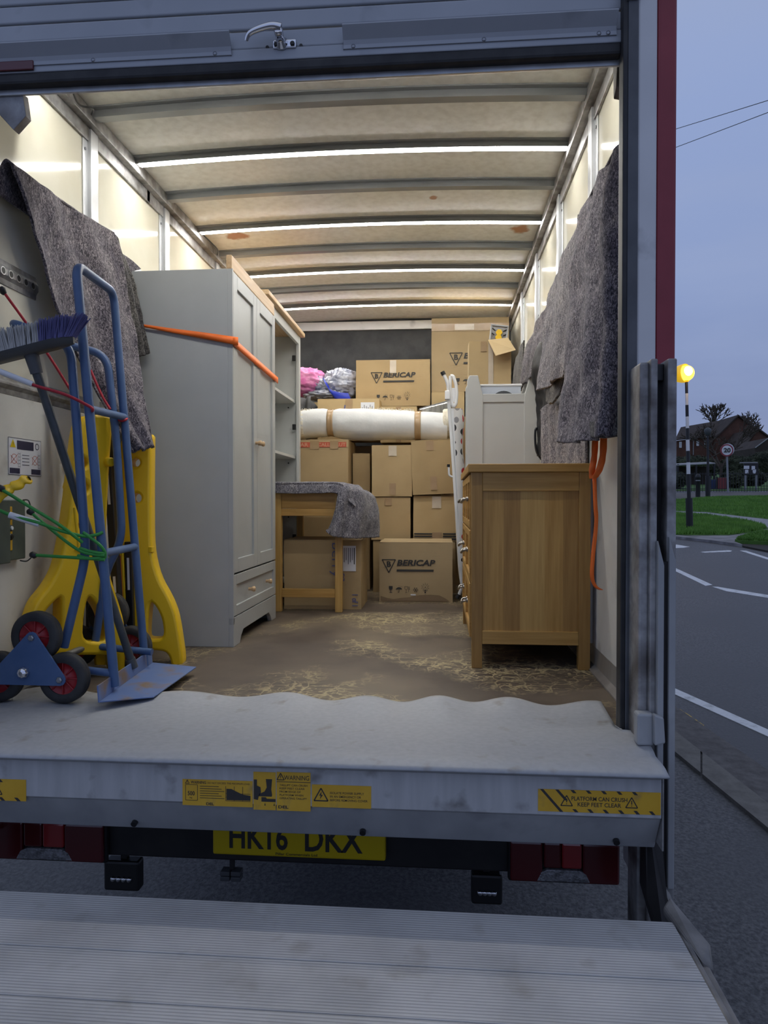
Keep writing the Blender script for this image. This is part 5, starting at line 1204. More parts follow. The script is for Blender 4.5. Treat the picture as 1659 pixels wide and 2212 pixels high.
rows = [[p + Vector((.022, 0, -.10)) for p in r[0]], [p + Vector((.018, 0, -.01)) for p in r[0]], [p + Vector((.009, 0, .012)) for p in r[0]], r[0]]
sheet(rows, nu=50, nv=12, amp=.004, seed=3).build('folded_edge', M['felt'], t, solid=.008)
h0 = pts((1345, 900, 2.16), (1300, 908, 2.20), (1268, 912, 2.30)); h1 = pts((1345, 940, 2.15), (1300, 946, 2.18), (1275, 942, 2.28))
sheet([h0, [(a + b) / 2 for a, b in zip(h0, h1)], h1], nu=24, nv=10, amp=.003, seed=2).build('turned_hem', M['felt_dark'], t, solid=.012)
blanket('grey felt blanket with a turned-up corner, second along the right rail', [
    [(1255, 463, 2.84), (1232, 522, 3.05), (1208, 580, 3.3), (1187, 636, 3.6)],
    [(1246, 600, 2.86), (1223, 640, 3.05), (1201, 665, 3.27), (1182, 690, 3.52)],
    [(1234, 720, 2.88), (1213, 740, 3.05), (1193, 755, 3.25), (1175, 770, 3.48)],
    [(1228, 800, 2.90), (1208, 815, 3.05), (1190, 830, 3.22), (1163, 845, 3.42)]], 'felt_mid', nu=40, nv=60, amp=.009, nsc=8, folds=2, famp=.014, seed=11, edge=.01)
blanket('underside corner of a grey felt blanket hanging behind the second one', [
    [(1222, 780, 3.1), (1205, 790, 3.2), (1190, 800, 3.35)], [(1218, 830, 3.12), (1200, 845, 3.22), (1180, 850, 3.36)], [(1205, 862, 3.14), (1192, 872, 3.22), (1178, 868, 3.36)]], 'felt_dark', nu=20, nv=24, amp=.012, nsc=12, seed=13, edge=.01)
blanket('grey felt blanket third along the right rail above the pale grey unit', [
    [(1189, 634, 3.62), (1168, 684, 3.9), (1148, 730, 4.2), (1130, 770, 4.55)],
    [(1183, 720, 3.62), (1162, 745, 3.9), (1143, 770, 4.2), (1126, 795, 4.55)],
    [(1175, 800, 3.62), (1155, 815, 3.88), (1138, 828, 4.18), (1122, 842, 4.5)]], 'felt', nu=40, nv=50, amp=.009, folds=2.5, famp=.018, seed=17, edge=.01)
blanket('narrow grey felt blanket furthest along the right rail near the tall carton', [
    [(1131, 735, 4.62), (1122, 758, 4.9), (1115, 778, 5.2)], [(1127, 800, 4.62), (1119, 805, 4.9), (1112, 810, 5.2)], [(1126, 845, 4.62), (1118, 845, 4.9), (1111, 845, 5.2)]], 'felt_dark', nu=24, nv=30, amp=.006, folds=2, famp=.012, seed=19)
# folded blankets standing on the oak chest
def folded(label, u0, u1, vt, y0, y1, m, seed):
    rows = []
    for k, f in enumerate((0, .08, .35, .7, 1)):
        rows.append([Vector(at(u0 + (u1 - u0) * i / 4, vt + (1000 - vt) * f + (16 * (abs(i - 2) / 2) ** 2 if k < 2 else 0), y=y0 + (y1 - y0) * i / 4)) for i in range(5)])
    for p in rows[-1]: p.z = oz1 + .004
    t = thing('felt_blanket', label, 'blanket', rows[-1][2], group='grey felt removal blankets')
    sheet(rows, nu=40, nv=30, amp=.006, folds=3, famp=.008, seed=seed).build('cloth', M[m], t, solid=.012)
    back = [[p + Vector((.05, .02, -.004)) for p in r] for r in rows]
    sheet([rows[0], [(a + b) / 2 + Vector((0, 0, .012)) for a, b in zip(rows[0], back[0])], back[0]], nu=40, nv=8, amp=.003, seed=seed).build('top_fold', M[m], t, solid=.010)
    sheet(back, nu=40, nv=20, amp=.004, folds=3, famp=.006, seed=seed + 1).build('back_fold', M[m], t, solid=.010)
folded('folded grey felt blanket standing on the oak chest beside the pale grey unit', 1168, 1218, 872, 3.60, 3.25, 'felt_light', 23)
folded('folded grey felt blanket on the oak chest under the broad hanging blanket', 1216, 1272, 905, 3.22, 2.86, 'felt_light', 27)
# ---- black bag with webbing hanging behind the grey unit
t = thing('black_rucksack', 'black nylon bag with loose straps hanging between the pale grey unit and blankets', 'bag', at(1172, 900, y=3.75))
sheet([pts((1166, 742, 3.72), (1174, 738, 3.68), (1182, 745, 3.64)), pts((1152, 800, 3.74), (1166, 800, 3.68), (1180, 810, 3.62)), pts((1160, 850, 3.80), (1176, 850, 3.72), (1190, 850, 3.64)), pts((1163, 900, 3.84), (1178, 900, 3.76), (1186, 895, 3.70)), pts((1164, 985, 3.86), (1172, 985, 3.82), (1178, 985, 3.78))], nu=20, nv=40, amp=.012, nsc=11, seed=5).build('body', M['bag_black'], t, solid=.02)
MB().tube(spline(pts((1163, 922, 3.84), (1157, 928, 3.84), (1156, 950, 3.84), (1159, 975, 3.84), (1168, 990, 3.84), (1174, 995, 3.84)), 20), .006, 8).build('strap', M['black'], t)
MB().tube(spline(pts((1190, 846, 3.60), (1190, 862, 3.60), (1189, 880, 3.6), (1187, 885, 3.6)), 12), .004, 6).build('white_cord', M['white_plastic'], t)
# ================================================================== ORANGE RATCHET STRAPS
def strap_thing(label, segs):
    t = thing('ratchet_strap', label, 'strap', segs[0][0][0])
    for P, wd, w in segs: ribbon(P, wd, w).build('webbing', M['orange'], t, solid=.002)
    return t
n_ = 14
A_ = [at(292 + (514 - 292) * i / (n_ - 1), 701 + (737 - 701) * i / (n_ - 1) , y=3.080) for i in range(n_)]
wA = [Vector((0, 0, 1)) for _ in A_]
mb = MB().grid([[p + Vector((0, -.001, -.005 - .013 * i / (n_ - 1))), p + Vector((0, -.004 * math.sin(i * .9), .005 + .013 * i / (n_ - 1)))] for i, p in enumerate(A_)])
t = thing('ratchet_strap', 'orange webbing strap stretched around the grey wardrobe', 'strap', A_[0])
mb.build('webbing', M['orange'], t, solid=.002)
c0 = Vector((wx1 + .004, 3.080, A_[-1].z)); e = at(600, 822, x=wx1 + .006)
Bp = [c0.lerp(Vector((wx1 + .006, e.y, e.z)), i / 9) for i in range(10)]
MB().grid([[p + Vector((.001, 0, -.018)), p + Vector((.001, 0, .016))] for p in [A_[-1]] + Bp]).build('webbing', M['orange'], t, solid=.002)
t = thing('ratchet_strap', 'orange webbing strap dangling against the right wall below the blanket', 'strap', at(1295, 950, y=2.45))
def hang(P, w):
    P = [Vector(p) for p in spline(P, 30)]
    return MB().grid([[p + Vector((-w / 2 * math.cos(.4 * math.sin(i * .5)), w / 2 * math.sin(.4 * math.sin(i * .5)) * .8, 0)), p + Vector((w / 2 * math.cos(.4 * math.sin(i * .5)), -w / 2 * math.sin(.4 * math.sin(i * .5)) * .8, 0))] for i, p in enumerate(P)])
hang(pts((1286, 940, 2.52), (1284, 985, 2.52), (1279, 1015, 2.52), (1280, 1034, 2.52)), .022).build('webbing', M['orange'], t, solid=.002)
hang(pts((1304, 940, 2.50), (1302, 985, 2.50), (1293, 1018, 2.51), (1281, 1034, 2.52)), .024).build('webbing', M['orange'], t, solid=.002)
hang(pts((1284, 1034, 2.53), (1286, 1090, 2.53), (1288, 1130, 2.53), (1281, 1200, 2.53), (1279, 1245, 2.53), (1286, 1266, 2.54), (1298, 1274, 2.56)), .014).build('tail_end', M['orange'], t, solid=.002)
# ================================================================== YELLOW PLASTIC TRESTLES
def plane_px(u, v, P0, nrm):
    r = ray(u, v); s_ = (Vector(P0) - CAM).dot(nrm) / r.dot(nrm); return CAM + r * s_
def panel(name, outer, holes, P0, d, thick, par, m, bev=.012):
    d = Vector(d).normalized(); nrm = Vector((d.y, -d.x, 0)); P0 = Vector(P0)
    cu = bpy.data.curves.new(name, 'CURVE'); cu.dimensions = '2D'; cu.fill_mode = 'BOTH'; cu.extrude = thick / 2 - bev; cu.bevel_depth = bev; cu.bevel_resolution = 2
    for k, loop in enumerate([outer] + holes):
        L = []
        for u, v in loop:
            p = plane_px(u, v, P0, nrm) - P0; L.append((p.dot(d), p.z))
        sp_ = cu.splines.new('POLY'); sp_.points.add(len(L) - 1); sp_.use_cyclic_u = True
        for q, (a, b) in zip(sp_.points, L): q.co = (a, b, 0, 1)
    cu.offset = -bev * .9
    o = bpy.data.objects.new(name, cu); COL.objects.link(o); bpy.context.view_layer.update()
    me = bpy.data.meshes.new_from_object(o); bpy.data.objects.remove(o); bpy.data.curves.remove(cu)
    mb = MB(); mb.add([P0 + d * v.co.x + Vector((0, 0, v.co.y)) + nrm * v.co.z for v in me.vertices], [list(p.vertices) for p in me.polygons]); bpy.data.meshes.remove(me)
    ob = mb.build(name, M[m], par)
    for p in ob.data.polygons: p.use_smooth = True
    md = ob.modifiers.new('ws', 'EDGE_SPLIT'); md.split_angle = math.radians(50)
    return ob
def circ(u, v, r, n=14): return [(u + r * math.cos(2 * math.pi * k / n), v + r * math.sin(2 * math.pi * k / n)) for k in range(n)]
def sm(loop, n=4):
    # corner cutting for soft moulded outlines
    for _ in range(2):
        out = []
        for i in range(len(loop)):
            a, b = loop[i], loop[(i + 1) % len(loop)]
            out += [(a[0] * .78 + b[0] * .22, a[1] * .78 + b[1] * .22), (a[0] * .22 + b[0] * .78, a[1] * .22 + b[1] * .78)]
        loop = out
    return loop
t1 = thing('plastic_trestle', 'yellow moulded plastic trestle leg panel leaning on the left wall behind the sack truck', 'trestle', (-1.28, 2.6, ZF), group='yellow plastic trestles')
outl = sm([(172, 898), (232, 898), (232, 925), (226, 1000), (220, 1120), (218, 1195), (228, 1245), (246, 1300), (259, 1345), (261, 1430), (257, 1452), (243, 1452), (237, 1430), (236, 1412), (140, 1412), (66, 1412), (54, 1428), (40, 1428), (44, 1390), (54, 1340), (66, 1300), (96, 1265), (118, 1226), (130, 1170), (141, 1100), (152, 1000), (160, 930)])
PA, dA = (-1.175, 2.70, ZF), (.23, .35, 0)
panel('leg_panel', outl, [sm([(180, 1284), (194, 1294), (210, 1318), (221, 1350), (223, 1384), (168, 1384), (170, 1330)]), sm([(124, 1286), (112, 1292), (84, 1322), (72, 1362), (66, 1386), (122, 1386), (123, 1330)]), circ(167, 1000, 13), circ(168, 1052, 15), circ(165, 1135, 7)], PA, dA, .075, t1, 'yellow')
n1 = Vector((.35, -.23, 0)).normalized()
for (u, v) in ((163, 903), (234, 908)): 
    p = plane_px(u, v, PA, n1); MB().tube(spline([p + Vector((0, 0, -.03)), p + n1 * .01, p + Vector((.006 if u > 200 else -.006, 0, .018))], 8), .009, 8).build('hook', M['yellow'], t1)
p = plane_px(221, 999, PA, n1) + n1 * .03; MB().lathe([(.014, 0), (.017, .006), (.017, .028), (.013, .033)], p, n1, 18).build('knob', M['yellow'], t1)
for (u0, v0, u1, v1) in ((150, 1096, 160, 1190), (150, 1185, 172, 1193)):
    a, b = plane_px(u0, v0, PA, n1), plane_px(u1, v1, PA, n1); MB().cyl(a + n1 * .036, b + n1 * .036, .007, 8).build('moulded_rib', M['yellow'], t1)
t2 = thing('plastic_trestle', 'yellow moulded plastic trestle leg panel standing between the sack truck and the wardrobe', 'trestle', (-1.10, 2.78, ZF), group='yellow plastic trestles')
outr = sm([(262, 935), (331, 935), (331, 960), (330, 1080), (331, 1185), (345, 1245), (372, 1292), (386, 1330), (400, 1425), (394, 1438), (376, 1438), (368, 1405), (340, 1400), (250, 1400), (238, 1438), (214, 1438), (208, 1425), (212, 1340), (228, 1292), (252, 1245), (264, 1185), (263, 1080)])
PB, dB = (-1.03, 2.79, ZF), (1, .12, 0)
panel('leg_panel', outr, [sm([(328, 1294), (342, 1306), (356, 1335), (360, 1376), (326, 1378), (322, 1368)]), sm([(272, 1294), (258, 1306), (244, 1335), (240, 1376), (276, 1378)]), circ(298, 1000, 10), circ(300, 1076, 11)], PB, dB, .075, t2, 'yellow')
n2 = Vector((.12, -1, 0)).normalized()
p = plane_px(331, 1186, PB, n2); B(p.x - .004, p.x + .012, p.y - .04, p.y - .015, p.z - .012, p.z + .012).build('clip', M['yellow'], t2, bevel=.003)
# dark folding rails with white strips held between the panels
def rail_bar(label, a, b, w, d, stripes, m='black', sm_='paper'):
    a, b = Vector(a), Vector(b); ax = (b - a).normalized(); s_ = Vector((0, 1, 0)).cross(ax).normalized(); q = ax.cross(s_)
    t = thing('trestle_rail', label, 'rail', a if a.z < b.z else b, group='dark trestle rails')
    MB().ext([a - s_ * w / 2 - q * d / 2, a + s_ * w / 2 - q * d / 2, a + s_ * w / 2 + q * d / 2, a - s_ * w / 2 + q * d / 2], b - a).build('bar', M[m], t, bevel=.003)
    for (t0, t1_, mm) in stripes:
        p0, p1 = a.lerp(b, t0), a.lerp(b, t1_); sgn = -1 if q.y > 0 else 1
        MB().ext([p0 - s_ * w * .16 + q * sgn * (d / 2 + .0002), p0 + s_ * w * .16 + q * sgn * (d / 2 + .0002), p0 + s_ * w * .16 + q * sgn * (d / 2 + .0015), p0 - s_ * w * .16 + q * sgn * (d / 2 + .0015)], p1 - p0).build('strip', M[mm], t)
rail_bar('black trestle rail with long white strip beside the yellow knob', at(228, 905, y=2.66), at(262, 1420, y=2.64), .030, .03, ((.14, .36, 'paper'), (.66, .84, 'paper')))
rail_bar('black trestle rail with white strip seen through the yellow leg opening', at(186, 1180, y=2.80), at(187, 1385, y=2.80), .030, .025, ((.55, .92, 'paper'),))
rail_bar('second black trestle rail seen through the yellow leg opening', at(205, 1180, y=2.84), at(206, 1385, y=2.84), .030, .025, ((.6, .92, 'paper'),))
rail_bar('yellow trestle rail with a red strip leaning behind the blue upright', at(250, 985, y=2.69), at(268, 1330, y=2.70), .026, .02, ((.02, .3, 'ink_red'), (.62, .95, 'ink_red')), 'yellow')
rail_bar('black trestle rail close beside the far blue upright', at(278, 1170, y=2.70), at(284, 1400, y=2.70), .028, .02, ((.15, .45, 'paper'),))
# ================================================================== BLUE STAIR-CLIMBING SACK TRUCK
tr = thing('sack_truck', 'blue tubular sack truck with three-wheel stair clusters standing at the left wall', 'sack truck', (-1.15, 2.37, ZF))
R = .0150
nb, nt_ = Vector((-1.050, 2.20, .905)), Vector((-1.168, 2.20, 2.232)); fb, ft = Vector((-1.100, 2.55, .890)), Vector((-1.210, 2.55, 2.262))
loop = smooth_corner([nb, nt_ + Vector((-.003, 0, .028)), ft + Vector((-.003, 0, .012)), fb], .055, 7)
MB().tube(loop, R, 14).build('frame_loop', M['blue_tube'], tr)
def on(v0, v1, u0, u1, v, y): return at(u0 + (u1 - u0) * (v - v0) / (v1 - v0), v, y=y)
nr = [at(138, 1398, y=2.2), at(186, 1200, y=2.2), at(169, 960, y=2.2), at(152, 742, y=2.2), Vector((-1.402, 2.2, 2.082)), Vector((-1.407, 2.5, 2.082)), at(231, 778, y=2.52), at(252, 960, y=2.52), at(264, 1165, y=2.52), at(228, 1235, y=2.52), at(205, 1395, y=2.52)]
nr[6] = Vector((nr[6].x, 2.52, nr[6].z + .02))
MB().tube(smooth_corner(nr, .06, 7), R * .95, 14).build('skid_loop', M['blue_tube'], tr)
def bar(v, n='crossbar', r=.0135):
    a, b = nb.lerp(nt_, v), fb.lerp(ft, v); MB().cyl(a, b, r, 12).build(n, M['blue_tube'], tr)
bar(.672); bar(.322)
# axle and wheel clusters
hub = at(65, 1447, y=2.14)
ax0, ax1 = Vector((hub.x, 2.10, hub.z)), Vector((hub.x, 2.66, hub.z))
MB().cyl(ax0, ax1, .012, 12).build('axle', M['bolt'], tr)
for y in (2.2, 2.52): MB().cyl(Vector((hub.x, y, hub.z)), Vector((-1.06, y, hub.z - .02)), .013, 10).build('axle_stay', M['blue_tube'], tr)
wc = [at(80, 1374, y=2.14) - hub, at(140, 1474, y=2.14) - hub, at(0, 1482, y=2.14) - hub]
RW = .079
def cluster(yc, side):
    P = []
    for k, o in enumerate(wc):
        c = Vector((hub.x + o.x, yc, hub.z + o.z)); c.z = max(c.z, ZF + .016 + RW)
        w_ = MB().lathe([(.050, -.018), (.060, -.021), (RW - .006, -.020), (RW, -.012), (RW, -.003), (RW - .0025, 0), (RW, .003), (RW, .012), (RW - .006, .020), (.060, .021), (.050, .018), (.050, -.018)], c, (0, 1, 0), 40, caps=False).build('tyre', M['tyre'], tr)
        h_ = MB().lathe([(.012, -.020), (.015, -.019), (.016, -.010), (.046, -.008), (.052, -.016), (.056, -.016), (.056, .016), (.016, .012), (.012, .020)], c, (0, 1, 0), 32).build('wheel_hub', M['red_hub'], tr)
        for j in range(8):
            a = 2 * math.pi * j / 8; d_ = Vector((math.cos(a), 0, math.sin(a)))
            MB().cyl(c + d_ * .012 + Vector((0, -.012, 0)), c + d_ * .052 + Vector((0, -.012, 0)), .0025, 6).build('spoke', M['red_hub'], h_)
        P.append(c)
    yp = yc + side * .026
    cen = sum(P, Vector()) / 3
    cor = []
    for k in range(3):
        dirv = (P[k] - cen).normalized(); tn = Vector((-dirv.z, 0, dirv.x))
        for a in (-60, -30, 0, 30, 60): cor.append(P[k] + (dirv * math.cos(math.radians(a)) + tn * math.sin(math.radians(a)) * (1 if True else -1)) * .019)
    ang = sorted(cor, key=lambda p: math.atan2(p.z - cen.z, p.x - cen.x))
    pl_ = MB().ext([Vector((p.x, yp, p.z)) for p in ang], (0, side * .005, 0)).build('tri_plate', M['blue_tube'], tr, bevel=.001)
    for c in P: MB().lathe([(.010, 0), (.010, .005), (.007, .008)], (c.x, yp + side * .005, c.z), (0, side, 0), 6, False).build('nut', M['bolt'], pl_)
    MB().lathe([(.018, 0), (.018, .010), (.014, .018), (.006, .021)], (hub.x, yp + side * .005, hub.z), (0, side, 0), 8, False).build('hub_cap', M['chrome'], pl_, bevel=.002)
cluster(2.14, -1); cluster(2.62, 1)
# toe plate with upstand
c = [at(215, 1518, z=.885), at(332, 1502, z=.885), at(424, 1438, z=.885), at(330, 1433, z=.885)]
n0, n1_, f1, f0 = [Vector(p) for p in c]
up_ = Vector((0, 0, .004))
MB().hexa([n0, n1_ - Vector((0, 0, .008)), f1 - Vector((0, 0, .008)), f0], [n0 + up_, n1_ + up_ - Vector((0, 0, .008)), f1 + up_ - Vector((0, 0, .008)), f0 + up_]).build('toe_plate', M['blue_plate'], tr, bevel=.001)
MB().hexa([n0, f0, f0 + Vector((-.005, 0, 0)), n0 + Vector((-.005, 0, 0))], [n0 + Vector((-.004, 0, .052)), f0 + Vector((-.004, 0, .052)), f0 + Vector((-.009, 0, .052)), n0 + Vector((-.009, 0, .052))]).build('upstand', M['blue_plate'], tr, bevel=.001)
# ================================================================== BROOM
bh0, bh1 = at(-8, 778, y=2.10), at(160, 735, y=2.10)
t = thing('broom', 'broom stored head-up with grey and purple-blue bristles', 'broom', at(288, 1442, y=2.40))
ax_ = (bh1 - bh0)
hp_ = []
for i in range(9):
    f = i / 8; p = bh0.lerp(bh1, f); w_ = .034 * (1 - (max(0, f - .75) / .25) ** 2 * .75)
    hp_.append((p, w_))
rows = [[p + Vector((0, -w_, .012)), p + Vector((0, -w_ * .6, -.010)), p + Vector((0, w_ * .6, -.010)), p + Vector((0, w_, .012)), p + Vector((0, -w_, .012))] for p, w_ in hp_]
mb = MB().grid(rows); mb.add(rows[-1][:4], [(0, 1, 2, 3)]); mb.add(rows[0][:4], [(0, 1, 2, 3)])
mb.build('head', M['dark_grey'], t)
ha, hz = at(68, 772, y=2.11), at(288, 1442, y=2.40)
MB().cyl(ha + Vector((-.002, 0, .015)), ha + (hz - ha).normalized() * .05, .022, 14, r1=.018).build('socket', M['dark_grey'], t)
MB().cyl(ha + (hz - ha).normalized() * .03, hz, .0135, 14).build('handle', M['handle_grey'], t)
MB().cyl(hz - (hz - ha).normalized() * .035, hz, .0165, 14).build('end_cap', M['dark_grey'], t)
rnd = random.Random(11)
for (f0_, f1_, m_) in ((.0, .13, 'bristle_blue'), (.13, .60, 'bristle_grey'), (.60, 1.0, 'bristle_blue')):
    mb = MB()
    for k in range(int(1800 * (f1_ - f0_))):
        f = rnd.uniform(f0_, f1_); p = bh0.lerp(bh1, f); w_ = .030 * (1 - (max(0, f - .8) / .2) ** 2 * .6)
        p = p + Vector((0, rnd.uniform(-w_, w_), .010)); lean = (f - .55) * .03 + (.025 if f > .92 else 0)
        q = p + Vector((lean + rnd.uniform(-.006, .006), rnd.uniform(-.012, .012), rnd.uniform(.055, .072)))
        mb.tube([p, q], .0022, 4, r1=.0014, cap=False)
    mb.build('bristles', M[m_], t, kind='stuff')
# ================================================================== BUNGEE CORDS
def cord(name, label, m, strands, labels=(), r=.0048):
    t = thing(name, label, 'cord', strands[0][0])
    for s_ in strands: MB().tube(spline(s_, max(14, len(s_) * 5)), r, 8).build('strand', M[m], t)
    for (a, b, rr2) in labels:
        a, b = Vector(a), Vector(b); MB().tube([a, a.lerp(b, .5), b], rr2, 10).build('paper_sleeve', M['paper'], t, bevel=.001)
    return t
rk = at(6, 628, x=XL + .02)
t = cord('bungee_cord', 'red bungee cord tied from the wall track to the sack truck frame', 'red_cord', [
    [rk, at(90, 745, y=2.34), at(158, 852, y=2.42)],
    pts((-10, 800, 2.05), (70, 831, 2.09), (140, 852, 2.13), (190, 876, 2.172), (200, 884, 2.176), (199, 889, 2.2)),
    pts((196, 800, 2.50), (218, 850, 2.50), (238, 884, 2.5)),
    pts((250, 904, 2.53), (262, 909, 2.522), (272, 906, 2.53), (274, 903, 2.56))], [(at(-14, 797, y=2.05), at(70, 830, y=2.09), .009)], r=.0048)
MB().lathe([(.004, -.014), (.010, -.008), (.010, .008), (.004, .014)], rk, (0, .6, -1), 10).build('knot', M['black'], t)
lp = lambda u, v, y: at(u, v, y=y)
strs = [pts((-8, 1050, 2.05), (60, 1092, 2.09), (130, 1135, 2.12), (178, 1172, 2.16)),
        pts((66, 1106, 2.16), (100, 1135, 2.16), (150, 1175, 2.16), (178, 1192, 2.165), (205, 1198, 2.17), (226, 1200, 2.18)),
        pts((-2, 1102, 2.06), (30, 1115, 2.07), (85, 1130, 2.09), (130, 1146, 2.12), (180, 1158, 2.165), (205, 1156, 2.172), (222, 1150, 2.185)),
        pts((72, 1199, 2.16), (120, 1202, 2.16), (170, 1205, 2.165), (226, 1209, 2.18)),
        pts((180, 1150, 2.168), (196, 1162, 2.168), (214, 1176, 2.172), (226, 1192, 2.185), (226, 1206, 2.19)),
        pts((172, 1184, 2.166), (190, 1190, 2.168), (210, 1194, 2.17), (227, 1196, 2.185)),
        pts((168, 1200, 2.17), (190, 1206, 2.168), (210, 1206, 2.172), (226, 1203, 2.19))]
t = cord('bungee_cord', 'green bungee cord wrapped round the sack truck and hooked to the wall', 'green_cord', strs, [(lp(20, 1112, 2.07), lp(85, 1132, 2.095), .010)], r=.0052)
for (u, v) in ((2, 1055), (66, 1106), (72, 1199)): MB().lathe([(.004, -.012), (.010, -.007), (.010, .007), (.004, .012)], at(u, v, y=2.06 if u < 10 else 2.16), (1, 0, -.4), 10).build('knot', M['black'], t)
for (a, b, c_) in (((50, 1080), (62, 1082), (68, 1104)), ((44, 1211), (58, 1212), (70, 1202))): MB().tube(spline(pts((*a, 2.2), (*b, 2.18), (*c_, 2.16)), 12), .0022, 6).build('wire_hook', M['black'], t)
# ================================================================== LEFT WALL FITTINGS
t = thing('control_box', 'dark green-grey metal lift control box with yellow button strip on the left wall', 'control box', (XL + .03, 2.26, 1.29))
a, b = at(0, 1214, x=XL + .04), at(55, 1080, x=XL + .04)
B(XL + .0085, XL + .04, 2.12, b.y, a.z, b.z).build('housing', M['box_green'], t, bevel=.004)
B(XL + .04, XL + .065, 2.12, at(14, 1150, x=XL + .05).y, a.z - .005, b.z - .0).build('cover_flap', M['box_green'], t, bevel=.004)
yb = at(20, 1140, x=XL + .042).y
s_ = B(XL + .04, XL + .045, yb - .012, yb + .014, at(20, 1190, x=XL + .042).z, at(20, 1094, x=XL + .042).z).build('button_strip', M['yellow_sticker'], t, bevel=.003)
for v, m_ in ((1115, 'white_plastic'), (1141, 'white_plastic'), (1160, 'black')):
    z = at(20, v, x=XL + .045).z; MB().lathe([(.011, 0), (.011, .004), (.008, .005)], (XL + .045, yb + .001, z), (1, 0, 0), 16).build('button', M['black'], s_); MB().lathe([(.007, 0), (.006, .003)], (XL + .050, yb + .001, z), (1, 0, 0), 14).build('button_cap', M[m_], s_)
t = thing('warning_notice', 'white safety notice with a yellow triangle and crossed-out drawings on the left wall', 'sign', (XL + .01, 2.36, 1.60))
sx = XL + .0082
y0_, y1_, z0_, z1_ = 2.29, 2.485, 1.592, 1.718
B(sx, sx + .0012, y0_, y1_, z0_, z1_).build('sheet', M['paper'], t)
o = Vector((sx + .0014, y0_, z0_)); EY = Vector((0, 1, 0)); w, h = y1_ - y0_, z1_ - z0_
mb = MB()
for a_, b_ in (((0, 0), (1, 0)), ((1, 0), (1, 1)), ((1, 1), (0, 1)), ((0, 1), (0, 0))): line2(mb, o, EY, EZ, (a_[0] * w, a_[1] * h), (b_[0] * w, b_[1] * h), .0015)
for P_ in (((.25, .70), (.76, .70), (.76, .94), (.25, .94)), ((.03, .03), (.33, .03), (.33, .18), (.03, .18)), ((.68, .03), (.98, .03), (.98, .18), (.68, .18))): flat(mb, o, EY, EZ, [(x * w, y * h) for x, y in P_])
for cx_ in (.22, .84):
    for k in range(5): line2(mb, o, EY, EZ, ((cx_ + .06) * w, (.22 + .09 * k) * h), ((cx_ + .13) * w, (.22 + .09 * k) * h), .001)
    line2(mb, o, EY, EZ, ((cx_ + .06) * w, .2 * h), ((cx_ + .06) * w, .62 * h), .001); line2(mb, o, EY, EZ, ((cx_ + .12) * w, .2 * h), ((cx_ + .12) * w, .62 * h), .001)
for k in range(4): line2(mb, o, EY, EZ, (.40 * w, (.55 - k * .09) * h), (.62 * w, (.55 - k * .09) * h), .002)
mb.build('dark_print', mat('notice_navy', (.03, .03, .07), .5), t)
mb = MB()
for cx_ in (.16, .80):
    ring = [((cx_ + .085 * math.cos(a * .5236)) * w, (.43 + .13 * math.sin(a * .5236)) * h) for a in range(13)]
    for p_, q_ in zip(ring[:-1], ring[1:]): line2(mb, o, EY, EZ, p_, q_, .0016, .0008)
    line2(mb, o, EY, EZ, ((cx_ - .1) * w, .3 * h), ((cx_ + .1) * w, .56 * h), .0018, .0008); line2(mb, o, EY, EZ, ((cx_ - .1) * w, .52 * h), ((cx_ + .1) * w, .3 * h), .0018, .0008)
mb.build('red_crosses', M['ink_red'], t)
mb = MB(); flat(mb, o, EY, EZ, [(.05 * w, .74 * h), (.21 * w, .74 * h), (.13 * w, .96 * h)], .0008); mb.build('warning_triangle', M['plate_yellow'], t)
mb = MB(); line2(mb, o, EY, EZ, (.13 * w, .88 * h), (.13 * w, .80 * h), .002, .001); line2(mb, o, EY, EZ, (.13 * w, .78 * h), (.13 * w, .765 * h), .002, .001)
ring = [((.87 + .055 * math.cos(a * .5236)) * w, (.83 + .085 * math.sin(a * .5236)) * h) for a in range(13)]
for p_, q_ in zip(ring[:-1], ring[1:]): line2(mb, o, EY, EZ, p_, q_, .003, .0008)
mb.build('symbol_print', mat('notice_navy', (.03, .03, .07), .5), t)
# wavy yellow lever poking in at the left
P = [at(-25, 1088, y=2.06), at(0, 1072, y=2.08), at(18, 1056, y=2.10), at(33, 1050, y=2.12), at(48, 1040, y=2.14), at(62, 1034, y=2.16)]
Q = spline(P, 24)
t = thing('grip_handle', 'yellow wavy plastic grip handle beside the wall control box', 'handle', P[2])
mb = MB()
for i, p in enumerate(Q): pass
rows = []
for i, p in enumerate(Q):
    d_ = (Q[min(i + 1, 23)] - Q[max(i - 1, 0)]).normalized(); u_ = d_.cross(Vector((0, 1, 0))).normalized(); r_ = .0165 + .0035 * math.sin(i * .95)
    if i > 21: r_ *= .85
    rows.append([p + (u_ * math.cos(2 * math.pi * j / 14) + Vector((0, 1, 0)) * math.sin(2 * math.pi * j / 14)) * r_ for j in range(15)])
mb = MB().grid(rows); mb.add(rows[-1][:14], [tuple(range(14))]); mb.build('grip', M['yellow'], t)
MB().lathe([(.008, 0), (.008, .002)], Q[-1], (Q[-1] - Q[-2]), 12).build('end_hole', M['black'], t)
MB().cyl(P[1], Vector((XL + .05, 2.16, P[1].z - .01)), .006, 8).build('stem', M['bolt'], t)
